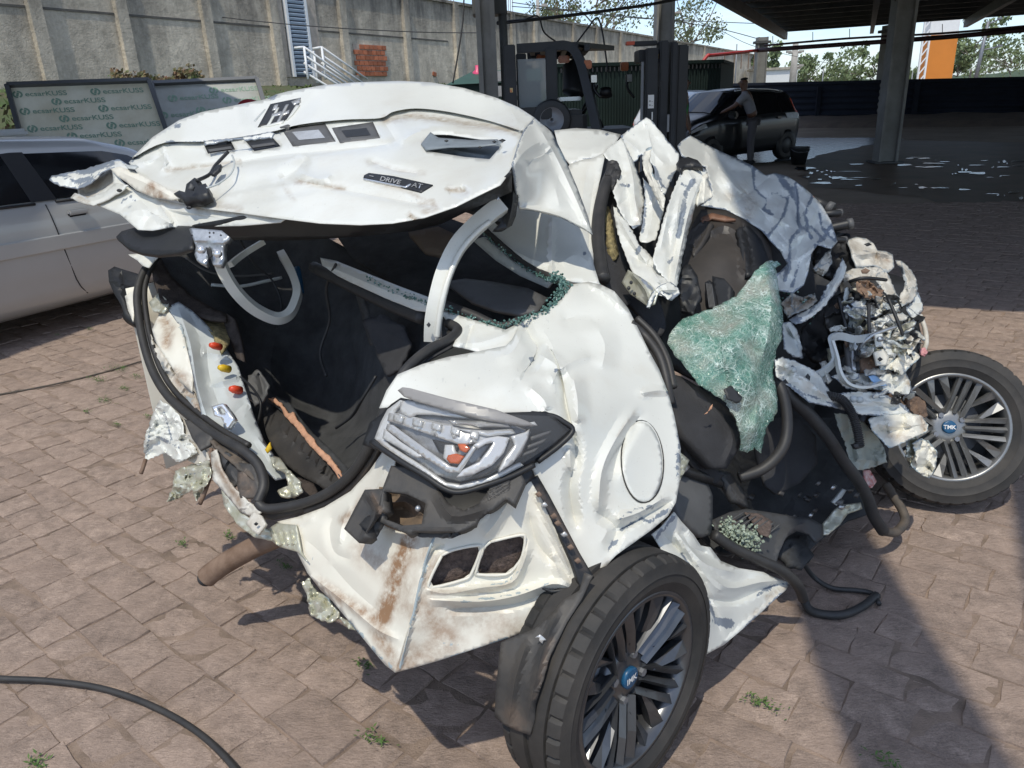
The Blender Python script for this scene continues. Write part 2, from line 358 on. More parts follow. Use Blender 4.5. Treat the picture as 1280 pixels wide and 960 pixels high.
def patch(name, outline, depth, m, parent=None, th=0.002, step=6, creases=(), crumple=0.0, cscale=40, wob=0.0, wscale=60, holes=(), round_=False, jag=0.0, wear=(), dirt=(), edgewear=0.0, smooth=True, seed=None, asub=False, back=None, ret_d=False, sharp=24, folds=0, famp=.012, fwd=7, fwear=0.0):
    """a bent sheet: outline and creases as seen, own depth, own thickness"""
    SEED[0] += 1; seed = SEED[0] if seed is None else seed
    rnd = random.Random(seed*17+3)
    if isinstance(depth, (int, float)): depth = [(p[0], p[1], depth) for p in outline[:3]]
    creases = list(creases); wear = list(wear)
    for _ in range(folds):
        n_ = len(outline); i_ = rnd.randrange(n_); j_ = (i_+rnd.randint(max(1, n_//3), max(1, 2*n_//3))) % n_
        a_, b_ = np.array(outline[i_][:2], float), np.array(outline[j_][:2], float)
        if np.hypot(*(b_-a_)) < 6: continue
        t0, t1 = rnd.uniform(0, .2), rnd.uniform(.75, 1); m_ = (a_+b_)/2+np.array([rnd.uniform(-.1, .1), rnd.uniform(-.1, .1)])*np.hypot(*(b_-a_))
        pl_ = [tuple(a_+(b_-a_)*t0), tuple(m_), tuple(a_+(b_-a_)*t1)]
        creases.append((pl_, rnd.choice((-1, 1))*famp*rnd.uniform(.6, 1.4), fwd*rnd.uniform(.7, 1.6)))
        if rnd.random() < fwear: wear.append((pl_, rnd.uniform(.8, 1.6), .75))
    ol = smooth_poly(outline) if round_ else [p[:2] for p in outline]
    ol = resample(ol, step)
    if jag:
        ol = [(x+rnd.uniform(-jag, jag), y+rnd.uniform(-jag, jag)) for x, y in ol]
    hl = [resample(h, step*0.8) for h in holes]
    A = np.array(ol); x0, y0 = A.min(0); x1, y1 = A.max(0)
    gx = np.arange(x0, x1, step); gy = np.arange(y0, y1, step*0.87)
    pts = []
    for j, y in enumerate(gy):
        for xx in gx: pts.append((xx+(j % 2)*step*0.5+rnd.uniform(-.12, .12)*step, y+rnd.uniform(-.12, .12)*step))
    hard = []
    for c in creases:
        if len(c) > 3 and c[3] == 'step':
            q = np.array(resample(smooth_line(c[0]), step*0.8, False)); tg = np.gradient(q, axis=0); tg /= np.maximum(np.hypot(tg[:, 0], tg[:, 1]), 1e-6)[:, None]
            for sg in (-.55, .55): hard.append(q+np.c_[-tg[:, 1], tg[:, 0]]*sg)
        elif len(c) < 4: hard.append(np.array(resample(smooth_line(c[0], 4), step*0.8, False)))
        else: pts += resample(c[0], step*0.7, False)
    pts = np.array(pts)
    ins = inside(pts[:, 0], pts[:, 1], ol)
    for h in hl: ins &= ~inside(pts[:, 0], pts[:, 1], h)
    pts = pts[ins]
    if len(pts):
        dd, _, _ = segdist(pts[:, 0], pts[:, 1], ol+[ol[0]])
        for h in hl: dd = np.minimum(dd, segdist(pts[:, 0], pts[:, 1], h+[h[0]])[0])
        pts = pts[dd > step*0.45]
    allp = [Vector(p) for p in ol]; edges = [(i, (i+1) % len(ol)) for i in range(len(ol))]
    for h in hl:
        b = len(allp); allp += [Vector(p) for p in h]; edges += [(b+i, b+(i+1) % len(h)) for i in range(len(h))]
    for h in hard:
        k_ = inside(h[:, 0], h[:, 1], ol)
        for q in hl: k_ &= ~inside(h[:, 0], h[:, 1], q)
        dd = segdist(h[:, 0], h[:, 1], ol+[ol[0]])[0]; k_ &= dd > 1.2
        if len(pts):
            d2 = segdist(pts[:, 0], pts[:, 1], h)[0]; pts = pts[d2 > step*.4]
        prev_ = None
        for i_, (p_, ok_) in enumerate(zip(h, k_)):
            if not ok_: prev_ = None; continue
            allp.append(Vector(p_)); n_ = len(allp)-1
            if prev_ is not None: edges.append((prev_, n_))
            prev_ = n_
    allp += [Vector(p) for p in pts]
    vs, _, fs, *_ = delaunay_2d_cdt(allp, edges, [list(range(len(ol)))], 1, 0.05)
    X = np.array([v[0] for v in vs]); Y = np.array([v[1] for v in vs])
    if hl:
        cx = np.array([np.mean([X[i] for i in f]) for f in fs]); cy = np.array([np.mean([Y[i] for i in f]) for f in fs])
        kill = np.zeros(len(fs), bool)
        for h in hl: kill |= inside(cx, cy, h)
        fs = [f for f, k in zip(fs, kill) if not k]
    tps = depth if callable(depth) else TPS(depth)
    def surf(X, Y):
      D = tps(X, Y)
      for c in creases:
          pl, amp, wd = c[0], c[1], c[2]; kind = c[3] if len(c) > 3 else 'ridge'
          s, sd, tt = segdist(X, Y, smooth_line(pl) if kind == 'step' else smooth_line(pl, 4))
          if kind == 'ridge':
              k = np.clip(1-s/wd, 0, 1); D -= amp*k**1.2*np.clip(np.minimum(tt, 1-tt)*6+0.25, 0, 1)
          elif kind == 'bump': D -= amp*np.exp(-(s/wd)**2)
          else: D += np.where(sd > 0, amp*np.exp(-s/wd), 0)
      if crumple:
          wx = X+vn(X, Y, cscale*1.3, seed)*cscale*0.9; wy = Y+vn(X, Y, cscale*1.3, seed+50)*cscale*0.9
          D += crumple*(facet(wx, wy, cscale, seed)+0.45*facet(wx+91, wy-37, cscale*0.45, seed+9))
      if wob: D += wob*vn(X, Y, wscale, seed+20)
      return D
    D = surf(X, Y)
    V = Pn(X, Y, D)
    me = bpy.data.meshes.new('m')
    fl = []
    for f in fs:
        a, b, c = V[f[0]], V[f[1]], V[f[2]]
        if np.dot(np.cross(b-a, c-a), CC-a) < 0: f = f[::-1]
        fl.append(tuple(f))
    me.from_pydata(V.tolist(), [], fl); me.update()
    if smooth: me.polygons.foreach_set('use_smooth', [True]*len(me.polygons))
    if smooth and (crumple or creases): me.set_sharp_from_angle(angle=math.radians(sharp if crumple else 15))
    W = np.zeros(len(X)); Dt = np.zeros(len(X))
    for pl, wd, *st in wear:
        s, _, _ = segdist(X, Y, pl); W = np.maximum(W, (st[0] if st else 1.0)*np.clip(1.25-s/wd, 0, 1))
    for pl, wd, *st in dirt:
        s, _, _ = segdist(X, Y, pl); Dt = np.maximum(Dt, (st[0] if st else 1.0)*np.clip(1.3-s/wd, 0, 1))
    if edgewear:
        s, _, _ = segdist(X, Y, ol+[ol[0]]); W = np.maximum(W, np.clip(0.75-s/edgewear, 0, 1))
    for nm, arr in (('wear', W), ('dirt', Dt)):
        if arr.any():
            at = me.attributes.new(nm, 'FLOAT', 'POINT'); at.data.foreach_set('value', arr.astype(np.float32))
    o = sub(name, me, m, parent) if asub else link(name, me, m, parent)
    SURF[o.name] = surf
    if th:
        so_ = o.modifiers.new('thickness', 'SOLIDIFY'); so_.thickness = th; so_.offset = -1
    if ret_d: return o, tps
    return o
# ================================================================== SETTING: ground
sand = mat('joint_sand', (0.35, 0.262, 0.205), 0.95, col2=(0.15, 0.115, 0.09), vscale=6, bump=0.6, bscale=160, spec=0.2)
yardm = mat('trodden_dirt', (0.33, 0.27, 0.21), 0.9, col2=(0.22, 0.18, 0.14), vscale=0.9, bump=0.35, bscale=22, spec=0.2)
def paver_material():
    m = bpy.data.materials.new('rough_paver_stone'); m.use_nodes = True
    t = m.node_tree; N = t.nodes; L = t.links; b = N['Principled BSDF']; b.inputs['Roughness'].default_value = 0.9; b.inputs['Specular IOR Level'].default_value = 0.25
    g = N.new('ShaderNodeNewGeometry'); oi = N.new('ShaderNodeObjectInfo')
    def nz(s, d=6, r=0.65, src=None):
        n = N.new('ShaderNodeTexNoise'); n.inputs['Scale'].default_value = s; n.inputs['Detail'].default_value = d; n.inputs['Roughness'].default_value = r
        L.new(src or g.outputs['Position'], n.inputs['Vector']); return n.outputs['Fac']
    r = N.new('ShaderNodeValToRGB'); L.new(nz(17, 9, 0.75), r.inputs[0])
    r.color_ramp.elements[0].position = 0.30; r.color_ramp.elements[0].color = (0.205, 0.160, 0.132, 1)
    r.color_ramp.elements[1].position = 0.72; r.color_ramp.elements[1].color = (0.49, 0.380, 0.312, 1)
    e = r.color_ramp.elements.new(0.52); e.color = (0.335, 0.260, 0.214, 1)
    r2 = N.new('ShaderNodeValToRGB'); L.new(nz(230, 4, 0.7), r2.inputs[0])
    r2.color_ramp.elements[0].position = 0.32; r2.color_ramp.elements[0].color = (0.66, 0.66, 0.68, 1)
    r2.color_ramp.elements[1].position = 0.70; r2.color_ramp.elements[1].color = (1.28, 1.25, 1.22, 1)
    mx = N.new('ShaderNodeMix'); mx.data_type = 'RGBA'; mx.blend_type = 'MULTIPLY'; mx.inputs['Factor'].default_value = 0.8
    L.new(r.outputs[0], mx.inputs['A']); L.new(r2.outputs[0], mx.inputs['B'])
    # sand drifted on the stones
    r3 = N.new('ShaderNodeMapRange'); L.new(nz(4.5, 5, 0.7), r3.inputs['Value']); r3.inputs['From Min'].default_value = 0.44; r3.inputs['From Max'].default_value = 0.70; r3.inputs['To Max'].default_value = 0.75
    mx2 = N.new('ShaderNodeMix'); mx2.data_type = 'RGBA'; L.new(r3.outputs[0], mx2.inputs['Factor']); L.new(mx.outputs['Result'], mx2.inputs['A']); mx2.inputs['B'].default_value = (0.385, 0.29, 0.236, 1)
    hs = N.new('ShaderNodeHueSaturation'); mr = N.new('ShaderNodeMapRange'); L.new(oi.outputs['Random'], mr.inputs['Value']); mr.inputs['To Min'].default_value = 0.90; mr.inputs['To Max'].default_value = 1.10
    L.new(mr.outputs[0], hs.inputs['Value']); L.new(mx2.outputs['Result'], hs.inputs['Color']); L.new(hs.outputs[0], b.inputs['Base Color'])
    mp = N.new('ShaderNodeMapping'); mp.inputs['Rotation'].default_value = (0, 0, 0.7); mp.inputs['Scale'].default_value = (1, 2.2, 1); L.new(g.outputs['Position'], mp.inputs['Vector'])
    h1 = nz(38, 10, 0.72, mp.outputs[0])
    bp = N.new('ShaderNodeBump'); bp.inputs['Strength'].default_value = 1.0; bp.inputs['Distance'].default_value = 0.009; L.new(h1, bp.inputs['Height']); L.new(bp.outputs[0], b.inputs['Normal'])
    return m
stone = paver_material()

# ground: one sheet to the horizon, its near part the sand bed of the paving
bm = bmesh.new()
xs = [-400, -60, -14, -8, -4, 0, 4, 8, 14, 30, 60, 400]; ys = [-30, -4, 0, 2, 4, 6, 8, 10, 14, 22, 32, 45, 70, 600]
gv = [[bm.verts.new((x, y, -0.012)) for x in xs] for y in ys]
for j in range(len(ys)-1):
    for i in range(len(xs)-1): bm.faces.new((gv[j][i], gv[j][i+1], gv[j+1][i+1], gv[j+1][i]))
ground = link('ground', bm_mesh(bm), yardm); tag(ground, kind='structure')

# paving: bed + stones
ANG = math.radians(-39.5); U = Vector((math.cos(ANG), math.sin(ANG), 0)); Vv = Vector((-U.y, U.x, 0))
bm = bmesh.new()
bed = [(-8, -1), (6.5, -1), (9.5, 7.0), (7, 9.6), (-2, 12), (-9, 9)]
bm.faces.new([bm.verts.new((x, y, -0.0062)) for x, y in bed])
paving = link('paving', bm_mesh(bm), sand); tag(paving, kind='structure')
CAR_SIL = [(60, 222), (180, 560), (210, 628), (330, 680), (385, 720), (490, 840), (640, 915), (690, 960), (800, 962), (880, 830), (990, 730), (1100, 650), (1130, 600), (1200, 620), (1275, 560), (1240, 470), (1150, 440), (1150, 350), (1040, 260), (850, 170), (640, 110), (480, 100), (200, 160)]
SEDAN_SIL = [(0, 180), (180, 190), (240, 380), (0, 410)]
rp = random.Random(5)
def paver_mesh(k):
    """a split-faced stone 1 x 1 with uneven top, about 40 triangles"""
    r = random.Random(k); n = 3; vs = []; fs = []
    for j in range(n+1):
        for i in range(n+1):
            e = 0.06 if (i in (0, n) or j in (0, n)) else 0
            x = -0.5+i/n; y = -0.5+j/n
            x += (0.03 if i == 0 else -0.03 if i == n else 0)+r.uniform(-.028, .028); y += (0.03 if j == 0 else -0.03 if j == n else 0)+r.uniform(-.028, .028)
            vs.append((x, y, r.uniform(-0.003, 0.003)-(0.0030 if e else -0.001)))
    for j in range(n):
        for i in range(n): fs.append((j*(n+1)+i, j*(n+1)+i+1, (j+1)*(n+1)+i+1, (j+1)*(n+1)+i))
    ring = [i for i in range(n+1)]+[(j+1)*(n+1)+n for j in range(n)]+[n*(n+1)+i for i in range(n-1, -1, -1)]+[j*(n+1) for j in range(n-1, 0, -1)]
    b = len(vs)
    for q in ring:
        x, y, z = vs[q]; vs.append((x*1.035, y*1.035, -0.016))
    for i in range(len(ring)):
        a, c = ring[i], ring[(i+1) % len(ring)]; fs.append((c, a, b+i, b+(i+1) % len(ring)))
    me = mesh_from(vs, fs, True); me.set_sharp_from_angle(angle=math.radians(25)); me.materials.append(stone); return me
PM = [paver_mesh(100+k) for k in range(16)]
def inpoly(p, poly): return bool(inside(np.array([p[0]]), np.array([p[1]]), poly)[0])
cands = []; v = -7.0; row = 0
while v < 13.5:
    h = rp.choice([0.10, 0.12, 0.13, 0.14, 0.16]); u = -11+rp.uniform(0, .2)
    while u < 9.5:
        ln = rp.choice([0.10, 0.125, 0.14, 0.16, 0.19, 0.25])
        p = U*(u+ln/2)+Vv*(v+h/2)
        if inpoly((p.x, p.y), bed) and p.y > -0.2:
            cands.append((p, ln, h))
        u += ln
    v += h; row += 1
vis = []
for c in cands:
    p = c[0]
    if p.y < 0.5: continue
    x, y, d = proj((p.x, p.y, 0))
    if -40 < x < 1320 and 100 < y < 1000 and not inpoly((x, y), CAR_SIL) and not inpoly((x, y), SEDAN_SIL): vis.append((d, c))
vis.sort(key=lambda q: q[0]); near = {id(q[1]) for q in vis[:300]}
sv, sf = [], []
for c in cands:
    p, ln, h = c; me = rp.choice(PM)
    tilt = (rp.uniform(-.008, .008), rp.uniform(-.008, .008)); z = rp.uniform(-0.004, 0.003); flip = rp.choice((0, math.pi)); sk = rp.uniform(-.08, .08)
    if id(c) in near:
        o = bpy.data.objects.new('paver', me); COL.objects.link(o); o.parent = paving
        o.location = (p.x, p.y, z); o.rotation_euler = (*tilt, ANG+flip+sk); o.scale = (ln+0.002, h+0.002, 1)
    else:
        mt = Matrix.Translation((p.x, p.y, z)) @ Matrix.Rotation(ANG+flip+sk, 4, 'Z') @ Matrix.Rotation(tilt[0], 4, 'X') @ Matrix.Diagonal((ln+0.002, h+0.002, 1, 1))
        b = len(sv); sv += [tuple(mt @ q.co) for q in me.vertices]; sf += [tuple(b+i for i in f.vertices) for f in me.polygons]
fm_ = mesh_from(sv, sf, True); fm_.set_sharp_from_angle(angle=math.radians(25)); o = link('paver_field', fm_, stone, paving); tag(o, kind='stuff')
# loose grit between the stones
gv_, gf_ = [], []
for k in range(5200):
    x = rp.uniform(-3.2, 3.2); y = rp.uniform(1.15, 5.0)
    s = rp.uniform(0.0008, 0.0026)*(1.5 if rp.random() < .06 else 1); b = len(gv_); a = rp.uniform(0, 6)
    fx = x+y*0; 
    for q in range(3): gv_.append((x+s*math.cos(a+q*2.1), y+s*math.sin(a+q*2.1), 0.0012))
    gv_.append((x, y, .0012+s*1.4)); gf_ += [(b, b+1, b+3), (b+1, b+2, b+3), (b+2, b, b+3)]
gritm = mat('grit', (0.40, 0.30, 0.24), 0.9, col2=(0.2, 0.15, 0.12), vscale=300)
o = link('grit', mesh_from(gv_, gf_), gritm); tag(o, 'loose sandy grit scattered over the paving', kind='stuff')

# wet wash-bay floor and puddles far back under the canopy
wet = mat('wet_ground', (0.16, 0.118, 0.085), 0.5, var=0.4, vscale=1.5, bump=0.4, bscale=9, spec=0.2)
water = mat('puddle_water', (0.03, 0.035, 0.04), 0.16, bump=0.06, bscale=9, spec=1.0)
soap = mat('soapy_water', (0.40, 0.44, 0.50), 0.22, col2=(0.12, 0.13, 0.15), vscale=3.0, stretch=(0.35, 1.6, 1), spec=0.8)
def gpoly(name, pp, z, m, kind='structure', jag=0.25, step=0.5):
    r = random.Random(len(name)+int(pp[0][0])); pts = [G(x, y, z) for x, y in pp]; q = []
    for i in range(len(pts)):
        a, b = pts[i], pts[(i+1) % len(pts)]; n = max(1, min(40, int((b-a).length/step)))
        for k in range(n):
            c = a.lerp(b, k/n); q.append((c.x+r.uniform(-jag, jag), c.y+r.uniform(-jag, jag), z))
    return tag(link(name, mesh_from(q, [tuple(range(len(q)))]), m), kind=kind)
gpoly('wet_floor', [(840, 190), (990, 205), (1010, 232), (1100, 240), (1290, 262), (1310, 205), (1310, 178), (1130, 176), (1030, 178), (900, 175)], -0.006, wet)
gpoly('soapy_floor', [(880, 178), (990, 172), (1096, 172), (1128, 174), (1060, 186), (1003, 199), (880, 208)], 0.0, soap, jag=.1)
rw = random.Random(9)
for (x0, x1, y, hh) in [(1003, 1040, 221, 4), (1045, 1082, 230, 4), (1010, 1042, 229, 3), (1112, 1172, 233, 3.4), (1168, 1262, 238, 4), (1272, 1300, 250, 6), (1120, 1160, 207, 4), (1150, 1215, 211, 4), (1225, 1290, 202, 4), (990, 1015, 213, 5), (1060, 1085, 206, 2.5), (1190, 1260, 219, 2.5), (1020, 1060, 214, 2), (1108, 1150, 196, 2), (1130, 1200, 200, 2.5), (1210, 1290, 208, 2), (1030, 1090, 222, 1.6)]:
    x = x0
    while x < x1-2:
        ln = rw.choice((2, 3, 5, 9, 16, 26))*rw.uniform(.7, 1.3); e = hh/2*rw.uniform(.15, .9); c = y+(x-(x0+x1)/2)*0.06+rw.gauss(0, 1)*hh*.55; n = 9; pp = []
        for i in range(n): a_ = 2*math.pi*i/n; q = rw.uniform(.5, 1.25); pp.append(G(x+ln/2+ln/2*math.cos(a_)*q, c+e*math.sin(a_)*q, 0.002))
        tag(link('puddle', mesh_from(pp, [tuple(range(n))]), water), kind='structure'); x += ln*rw.uniform(.6, 2.0)
stain = mat('damp_dark_paver', (0.03, 0.026, 0.024), 0.7, bump=0.4, bscale=60, var=.4)

# bank of earth and grass below the concrete wall, dirt kerb below the far fence
grassm = mat('grass_bank', (0.045, 0.085, 0.02), 0.9, col2=(0.09, 0.075, 0.04), vscale=1.2, bump=0.5, bscale=12)
WD = Vector((0.5, 0.866, 0)); WN = Vector((0.866, -0.5, 0)); W0 = Vector((-6.0, 26.0, 0))
def WP(t, z, off=0): return W0+WD*t+WN*off+Vector((0, 0, z))
TA, TB = -32, 62
bv = []; bf = []
for i in range(40):
    t = TA+(TB-TA)*i/39
    fall = max(0.25, 1-max(0, t-8)/40)
    for off, z in ((9.0, -0.05), (7.0, .5*fall), (4.5, 1.25*fall), (2.2, 1.95*fall), (-0.3, 2.2*fall)):
        bv.append(WP(t, z+(rp.uniform(-.12, .12) if z > 0 and off > 0 else 0), off))
for i in range(39):
    for j in range(4): bf.append((i*5+j, (i+1)*5+j, (i+1)*5+j+1, i*5+j+1))
tag(link('bank', mesh_from(bv, bf, True), grassm), kind='structure')
kb = []
fa = P(905, 156, 34); fb = P(1330, 166, 26)
kerbm = mat('earth_kerb', (0.17, 0.13, 0.10), 0.95, col2=(0.1, 0.08, 0.065), vscale=2, bump=0.5, bscale=20)
fdir = Vector((fb.x-fa.x, fb.y-fa.y, 0)).normalized(); fnr = Vector((fdir.y, -fdir.x, 0))
vs = []; fs = []
for i in range(30):
    c = Vector((fa.x, fa.y, 0)).lerp(Vector((fb.x, fb.y, 0)), -0.02+1.2*i/29)
    for off, z in ((3.0, -0.02), (2.6, .16), (1.2, .3), (0.0, .33), (-.6, .3)): vs.append(c+fnr*off+Vector((0, 0, z+(rp.uniform(-.04, .04) if z > 0 else 0))))
for i in range(29):
    for j in range(4): fs.append((i*5+j, (i+1)*5+j, (i+1)*5+j+1, i*5+j+1))
tag(link('earth_kerb', mesh_from(vs, fs, True), kerbm), kind='structure')

# ================================================================== CONCRETE WALL
def wall_mat():
    m = bpy.data.materials.new('stained_render'); m.use_nodes = True
    t = m.node_tree; N = t.nodes; L = t.links; b = N['Principled BSDF']; b.inputs['Roughness'].default_value = 0.95; b.inputs['Specular IOR Level'].default_value = 0.2
    g = N.new('ShaderNodeNewGeometry'); sep = N.new('ShaderNodeSeparateXYZ'); L.new(g.outputs['Position'], sep.inputs[0])
    mp = N.new('ShaderNodeMapping'); mp.inputs['Scale'].default_value = (1, 1, 0.22); L.new(g.outputs['Position'], mp.inputs['Vector'])
    def nz(s, src, d=8):
        n = N.new('ShaderNodeTexNoise'); n.inputs['Scale'].default_value = s; n.inputs['Detail'].default_value = d; n.inputs['Roughness'].default_value = 0.7; L.new(src, n.inputs['Vector']); return n.outputs['Fac']
    st = nz(1.3, mp.outputs[0]); bl = nz(2.2, g.outputs['Position'])
    # rain-blackened towards the coping, a fact of the wall, not of the light
    mr = N.new('ShaderNodeMapRange'); L.new(sep.outputs['Z'], mr.inputs['Value']); mr.inputs['From Min'].default_value = 3.2; mr.inputs['From Max'].default_value = 6.2; mr.inputs['To Max'].default_value = 0.50
    ad = N.new('ShaderNodeMath'); ad.operation = 'ADD'; L.new(st, ad.inputs[0]); L.new(mr.outputs[0], ad.inputs[1])
    r = N.new('ShaderNodeValToRGB'); L.new(ad.outputs[0], r.inputs[0])
    r.color_ramp.elements[0].position = 0.40; r.color_ramp.elements[0].color = (0.62, 0.55, 0.44, 1)
    r.color_ramp.elements[1].position = 0.95; r.color_ramp.elements[1].color = (0.11, 0.10, 0.088, 1)
    e = r.color_ramp.elements.new(0.62); e.color = (0.42, 0.375, 0.305, 1)
    r2 = N.new('ShaderNodeMapRange'); L.new(bl, r2.inputs['Value']); r2.inputs['From Min'].default_value = .3; r2.inputs['From Max'].default_value = .7; r2.inputs['To Min'].default_value = .7; r2.inputs['To Max'].default_value = 1.25
    hs = N.new('ShaderNodeHueSaturation'); L.new(r2.outputs[0], hs.inputs['Value']); L.new(r.outputs[0], hs.inputs['Color']); L.new(hs.outputs[0], b.inputs['Base Color'])
    bp = N.new('ShaderNodeBump'); bp.inputs['Strength'].default_value = 0.9; bp.inputs['Distance'].default_value = 0.05; L.new(nz(11, g.outputs['Position'], 12), bp.inputs['Height']); L.new(bp.outputs[0], b.inputs['Normal'])
    return m
wallm = wall_mat()
concm = mat('bare_concrete', (0.46, 0.42, 0.35), 0.9, col2=(0.24, 0.22, 0.19), vscale=3, bump=0.4, bscale=20, stretch=(1, 1, .3))
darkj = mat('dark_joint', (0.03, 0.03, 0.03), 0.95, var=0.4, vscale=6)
wroot = thing('concrete_wall', 'tall stained grey rendered yard wall with pilasters behind the sign boards', 'wall', WP(0, 0, 0), world=True)
vs = []; fs = []; n = 60
for i in range(n+1):
    t = TA+(TB-TA)*i/n; top = 5.15+max(0, (4-t)*0.02)-max(0, t-6)*0.012
    vs += [WP(t, -0.2, 0), WP(t, top, 0), WP(t, top, -0.35), WP(t, -0.2, -0.35)]
for i in range(n):
    for j in range(3): fs.append((i*4+j, (i+1)*4+j, (i+1)*4+j+1, i*4+j+1))
link('wall_face', mesh_from(vs, fs), wallm, wroot)
def t_of(px, ref_y=60):
    r = FW+RT*(px-640)/F-UP*(ref_y-480)/F
    # intersect the viewing plane with the wall line in plan
    a = np.array([[r[0], -WD.x], [r[1], -WD.y]]); s = np.linalg.solve(a, np.array([W0.x, W0.y])); return s[1]
for px in (52, 158, 262, 345, 430, 508, 570, 640, 668, 716, 745, 775, 880, 920):
    t = t_of(px)
    bm = bmesh.new(); add_beam(bm, WP(t, -0.1, 0.06), WP(t, 5.22-max(0, t-6)*0.012, 0.06), 0.30, 0.16, up=WN); link('pilaster', bm_mesh(bm), wallm, wroot)
# horizontal pour line
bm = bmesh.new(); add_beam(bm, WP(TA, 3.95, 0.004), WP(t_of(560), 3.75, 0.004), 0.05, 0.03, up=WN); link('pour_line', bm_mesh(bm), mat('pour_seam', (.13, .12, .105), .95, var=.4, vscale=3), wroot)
# coping
bm = bmesh.new(); add_beam(bm, WP(TA, 5.75, -.17), WP(4, 5.22, -.17), 0.5, 0.10); add_beam(bm, WP(4, 5.22, -.17), WP(TB, 4.53, -.17), 0.5, 0.10); link('coping', bm_mesh(bm), wallm, wroot)
# starter bars poking out of the coping
bm = bmesh.new()
for px in (416, 430, 496, 503, 565, 573, 640, 645, 700, 770):
    t = t_of(px)
    for q in (-.1, .1): add_beam(bm, WP(t+q, 5.0, -.15), WP(t+q, 5.9, -.15), 0.025, 0.025)
link('starter_bars', bm_mesh(bm), rust, wroot)
# louvred door with pale surround
bluem = mat('pale_blue_door_paint', (0.42, 0.52, 0.66), 0.5, var=.15, vscale=3)
whp = mat('white_gloss_paint', (0.75, 0.76, 0.76), 0.4, var=.08, vscale=4)
surr = mat('pale_patched_plaster', (0.5, 0.42, 0.35), 0.95, col2=(0.3, 0.27, 0.22), vscale=5, bump=.5, bscale=14)
ta, tb = t_of(361), t_of(385)
dz0, dz1 = 2.42, 4.75
tm = (ta+tb)/2; wdt = tb-ta
door = box('door', WP(tm, (dz0+dz1)/2, 0.03), (wdt, 0.06, dz1-dz0), mat('door_gap', (0.05, 0.06, 0.08), .7), wroot, rz=math.atan2(WD.y, WD.x))
for k in range(19):
    z = dz0+0.1+k*(dz1-dz0-0.2)/18
    bm = bmesh.new(); add_beam(bm, WP(ta+.05, z, 0.085), WP(tb-.05, z, 0.085), 0.02, 0.075, up=Vector((WN.x*.6, WN.y*.6, .8))); link('slat', bm_mesh(bm), bluem, door)
bm = bmesh.new()
for q in (ta, tb): add_beam(bm, WP(q, dz0, .08), WP(q, dz1, .08), 0.09, 0.1, up=WN)
add_beam(bm, WP(ta-.04, dz1+.04, .08), WP(tb+.04, dz1+.04, .08), 0.1, 0.09); link('frame', bm_mesh(bm), whp, door)
bm = bmesh.new(); add_beam(bm, WP(ta-.35, dz0, .022), WP(ta-.35, dz1+.5, .022), .5, .03, up=WN); add_beam(bm, WP(tb+.3, dz0, .022), WP(tb+.3, dz1+.42, .022), .42, .03, up=WN); add_beam(bm, WP(ta-.1, dz1+.32, .024), WP(tb+.1, dz1+.32, .024), .03, .4); link('plaster_surround', bm_mesh(bm), surr, wroot)
# patch of exposed red hollow bricks
brickm = mat('red_clay_brick', (0.50, 0.17, 0.08), 0.85, col2=(0.36, 0.12, 0.06), vscale=9, bump=.3, bscale=30, objrand=.5)
ba, bb_ = t_of(441), t_of(480); bz0 = P(460, 97, (WP((ba+bb_)/2, 0)-Vector(CC)).dot(Vector(FW))).z; bz1 = bz0+1.02
bm = bmesh.new(); add_beam(bm, WP(ba, (bz0+bz1)/2, .012), WP(bb_, (bz0+bz1)/2, .012), .03, bz1-bz0); link('mortar', bm_mesh(bm), surr, wroot)
nb = 7; nr = 6
bme = None
for r_ in range(nr):
    for c_ in range(nb):
        if r_ == nr-1 and c_ == 0: continue
        L_ = (bb_-ba)/nb; hh = (bz1-bz0)/nr
        t0 = ba+L_*(c_+.5)+(L_*.25 if r_ % 2 else -L_*.1)
        if bme is None:
            bm = bmesh.new(); add_box(bm, (0, 0, 0), (L_*.9, .05, hh*.84), bev=.006); bme = bm_mesh(bm); bme.materials.append(brickm)
        o = link('brick', bme, None, wroot); o.location = WP(t0, bz0+hh*(r_+.5), .035+rp.uniform(-.008, .008)); o.rotation_euler = (0, 0, math.atan2(WD.y, WD.x))
for px, py in ((540, 93),):
    t = t_of(px); p = WP(t, P(px, py, (WP(t, 2)-Vector(CC)).dot(Vector(FW))).z, .03); o = link('brick', bme, None, wroot); o.location = p; o.rotation_euler = (0, .2, math.atan2(WD.y, WD.x))
# stair railing in white tube leading up to the door
rr = thing('stair_railing', 'white tubular stair railing going up to the louvred door', 'railing', WP(tb, 2.3, 1), world=True)
dR = 21.2
def rl(name, a, b, d0, d1, r=.035): return tube(name, [P(*a, d0), P(*b, d1)], r, whp, rr, n=1, k=6)
for k, dy in enumerate((0, 10, 20, 31)):
    rl('rail', (380, 59+dy), (446+k*4, 106+dy), dR, dR+1.6)
    rl('rail', (402, 59+dy), (459+k*2, 99+dy), dR+.7, dR+2.4)
for (x, y, d) in ((380, 59, dR), (402, 59, dR+.7), (392, 64, dR+.8)): rl('post', (x, y), (x+5, y+40), d, d)
rl('rail', (368, 60), (380, 59), dR, dR); rl('rail', (391, 61), (402, 59), dR+.7, dR+.7)
stp = thing('concrete_steps', 'rough tan concrete steps at the foot of the louvred door', 'steps', WP(tb, 1.0, 1.5), world=True)
for k in range(7):
    bm = bmesh.new(); q = WP(tb+.5+k*.36, 2.36-.17*k, .75); add_box(bm, q-Vector((0, 0, .2)), (.42, 1.2, .5), rz=math.atan2(WD.y, WD.x)); link('step', bm_mesh(bm), concm, stp)

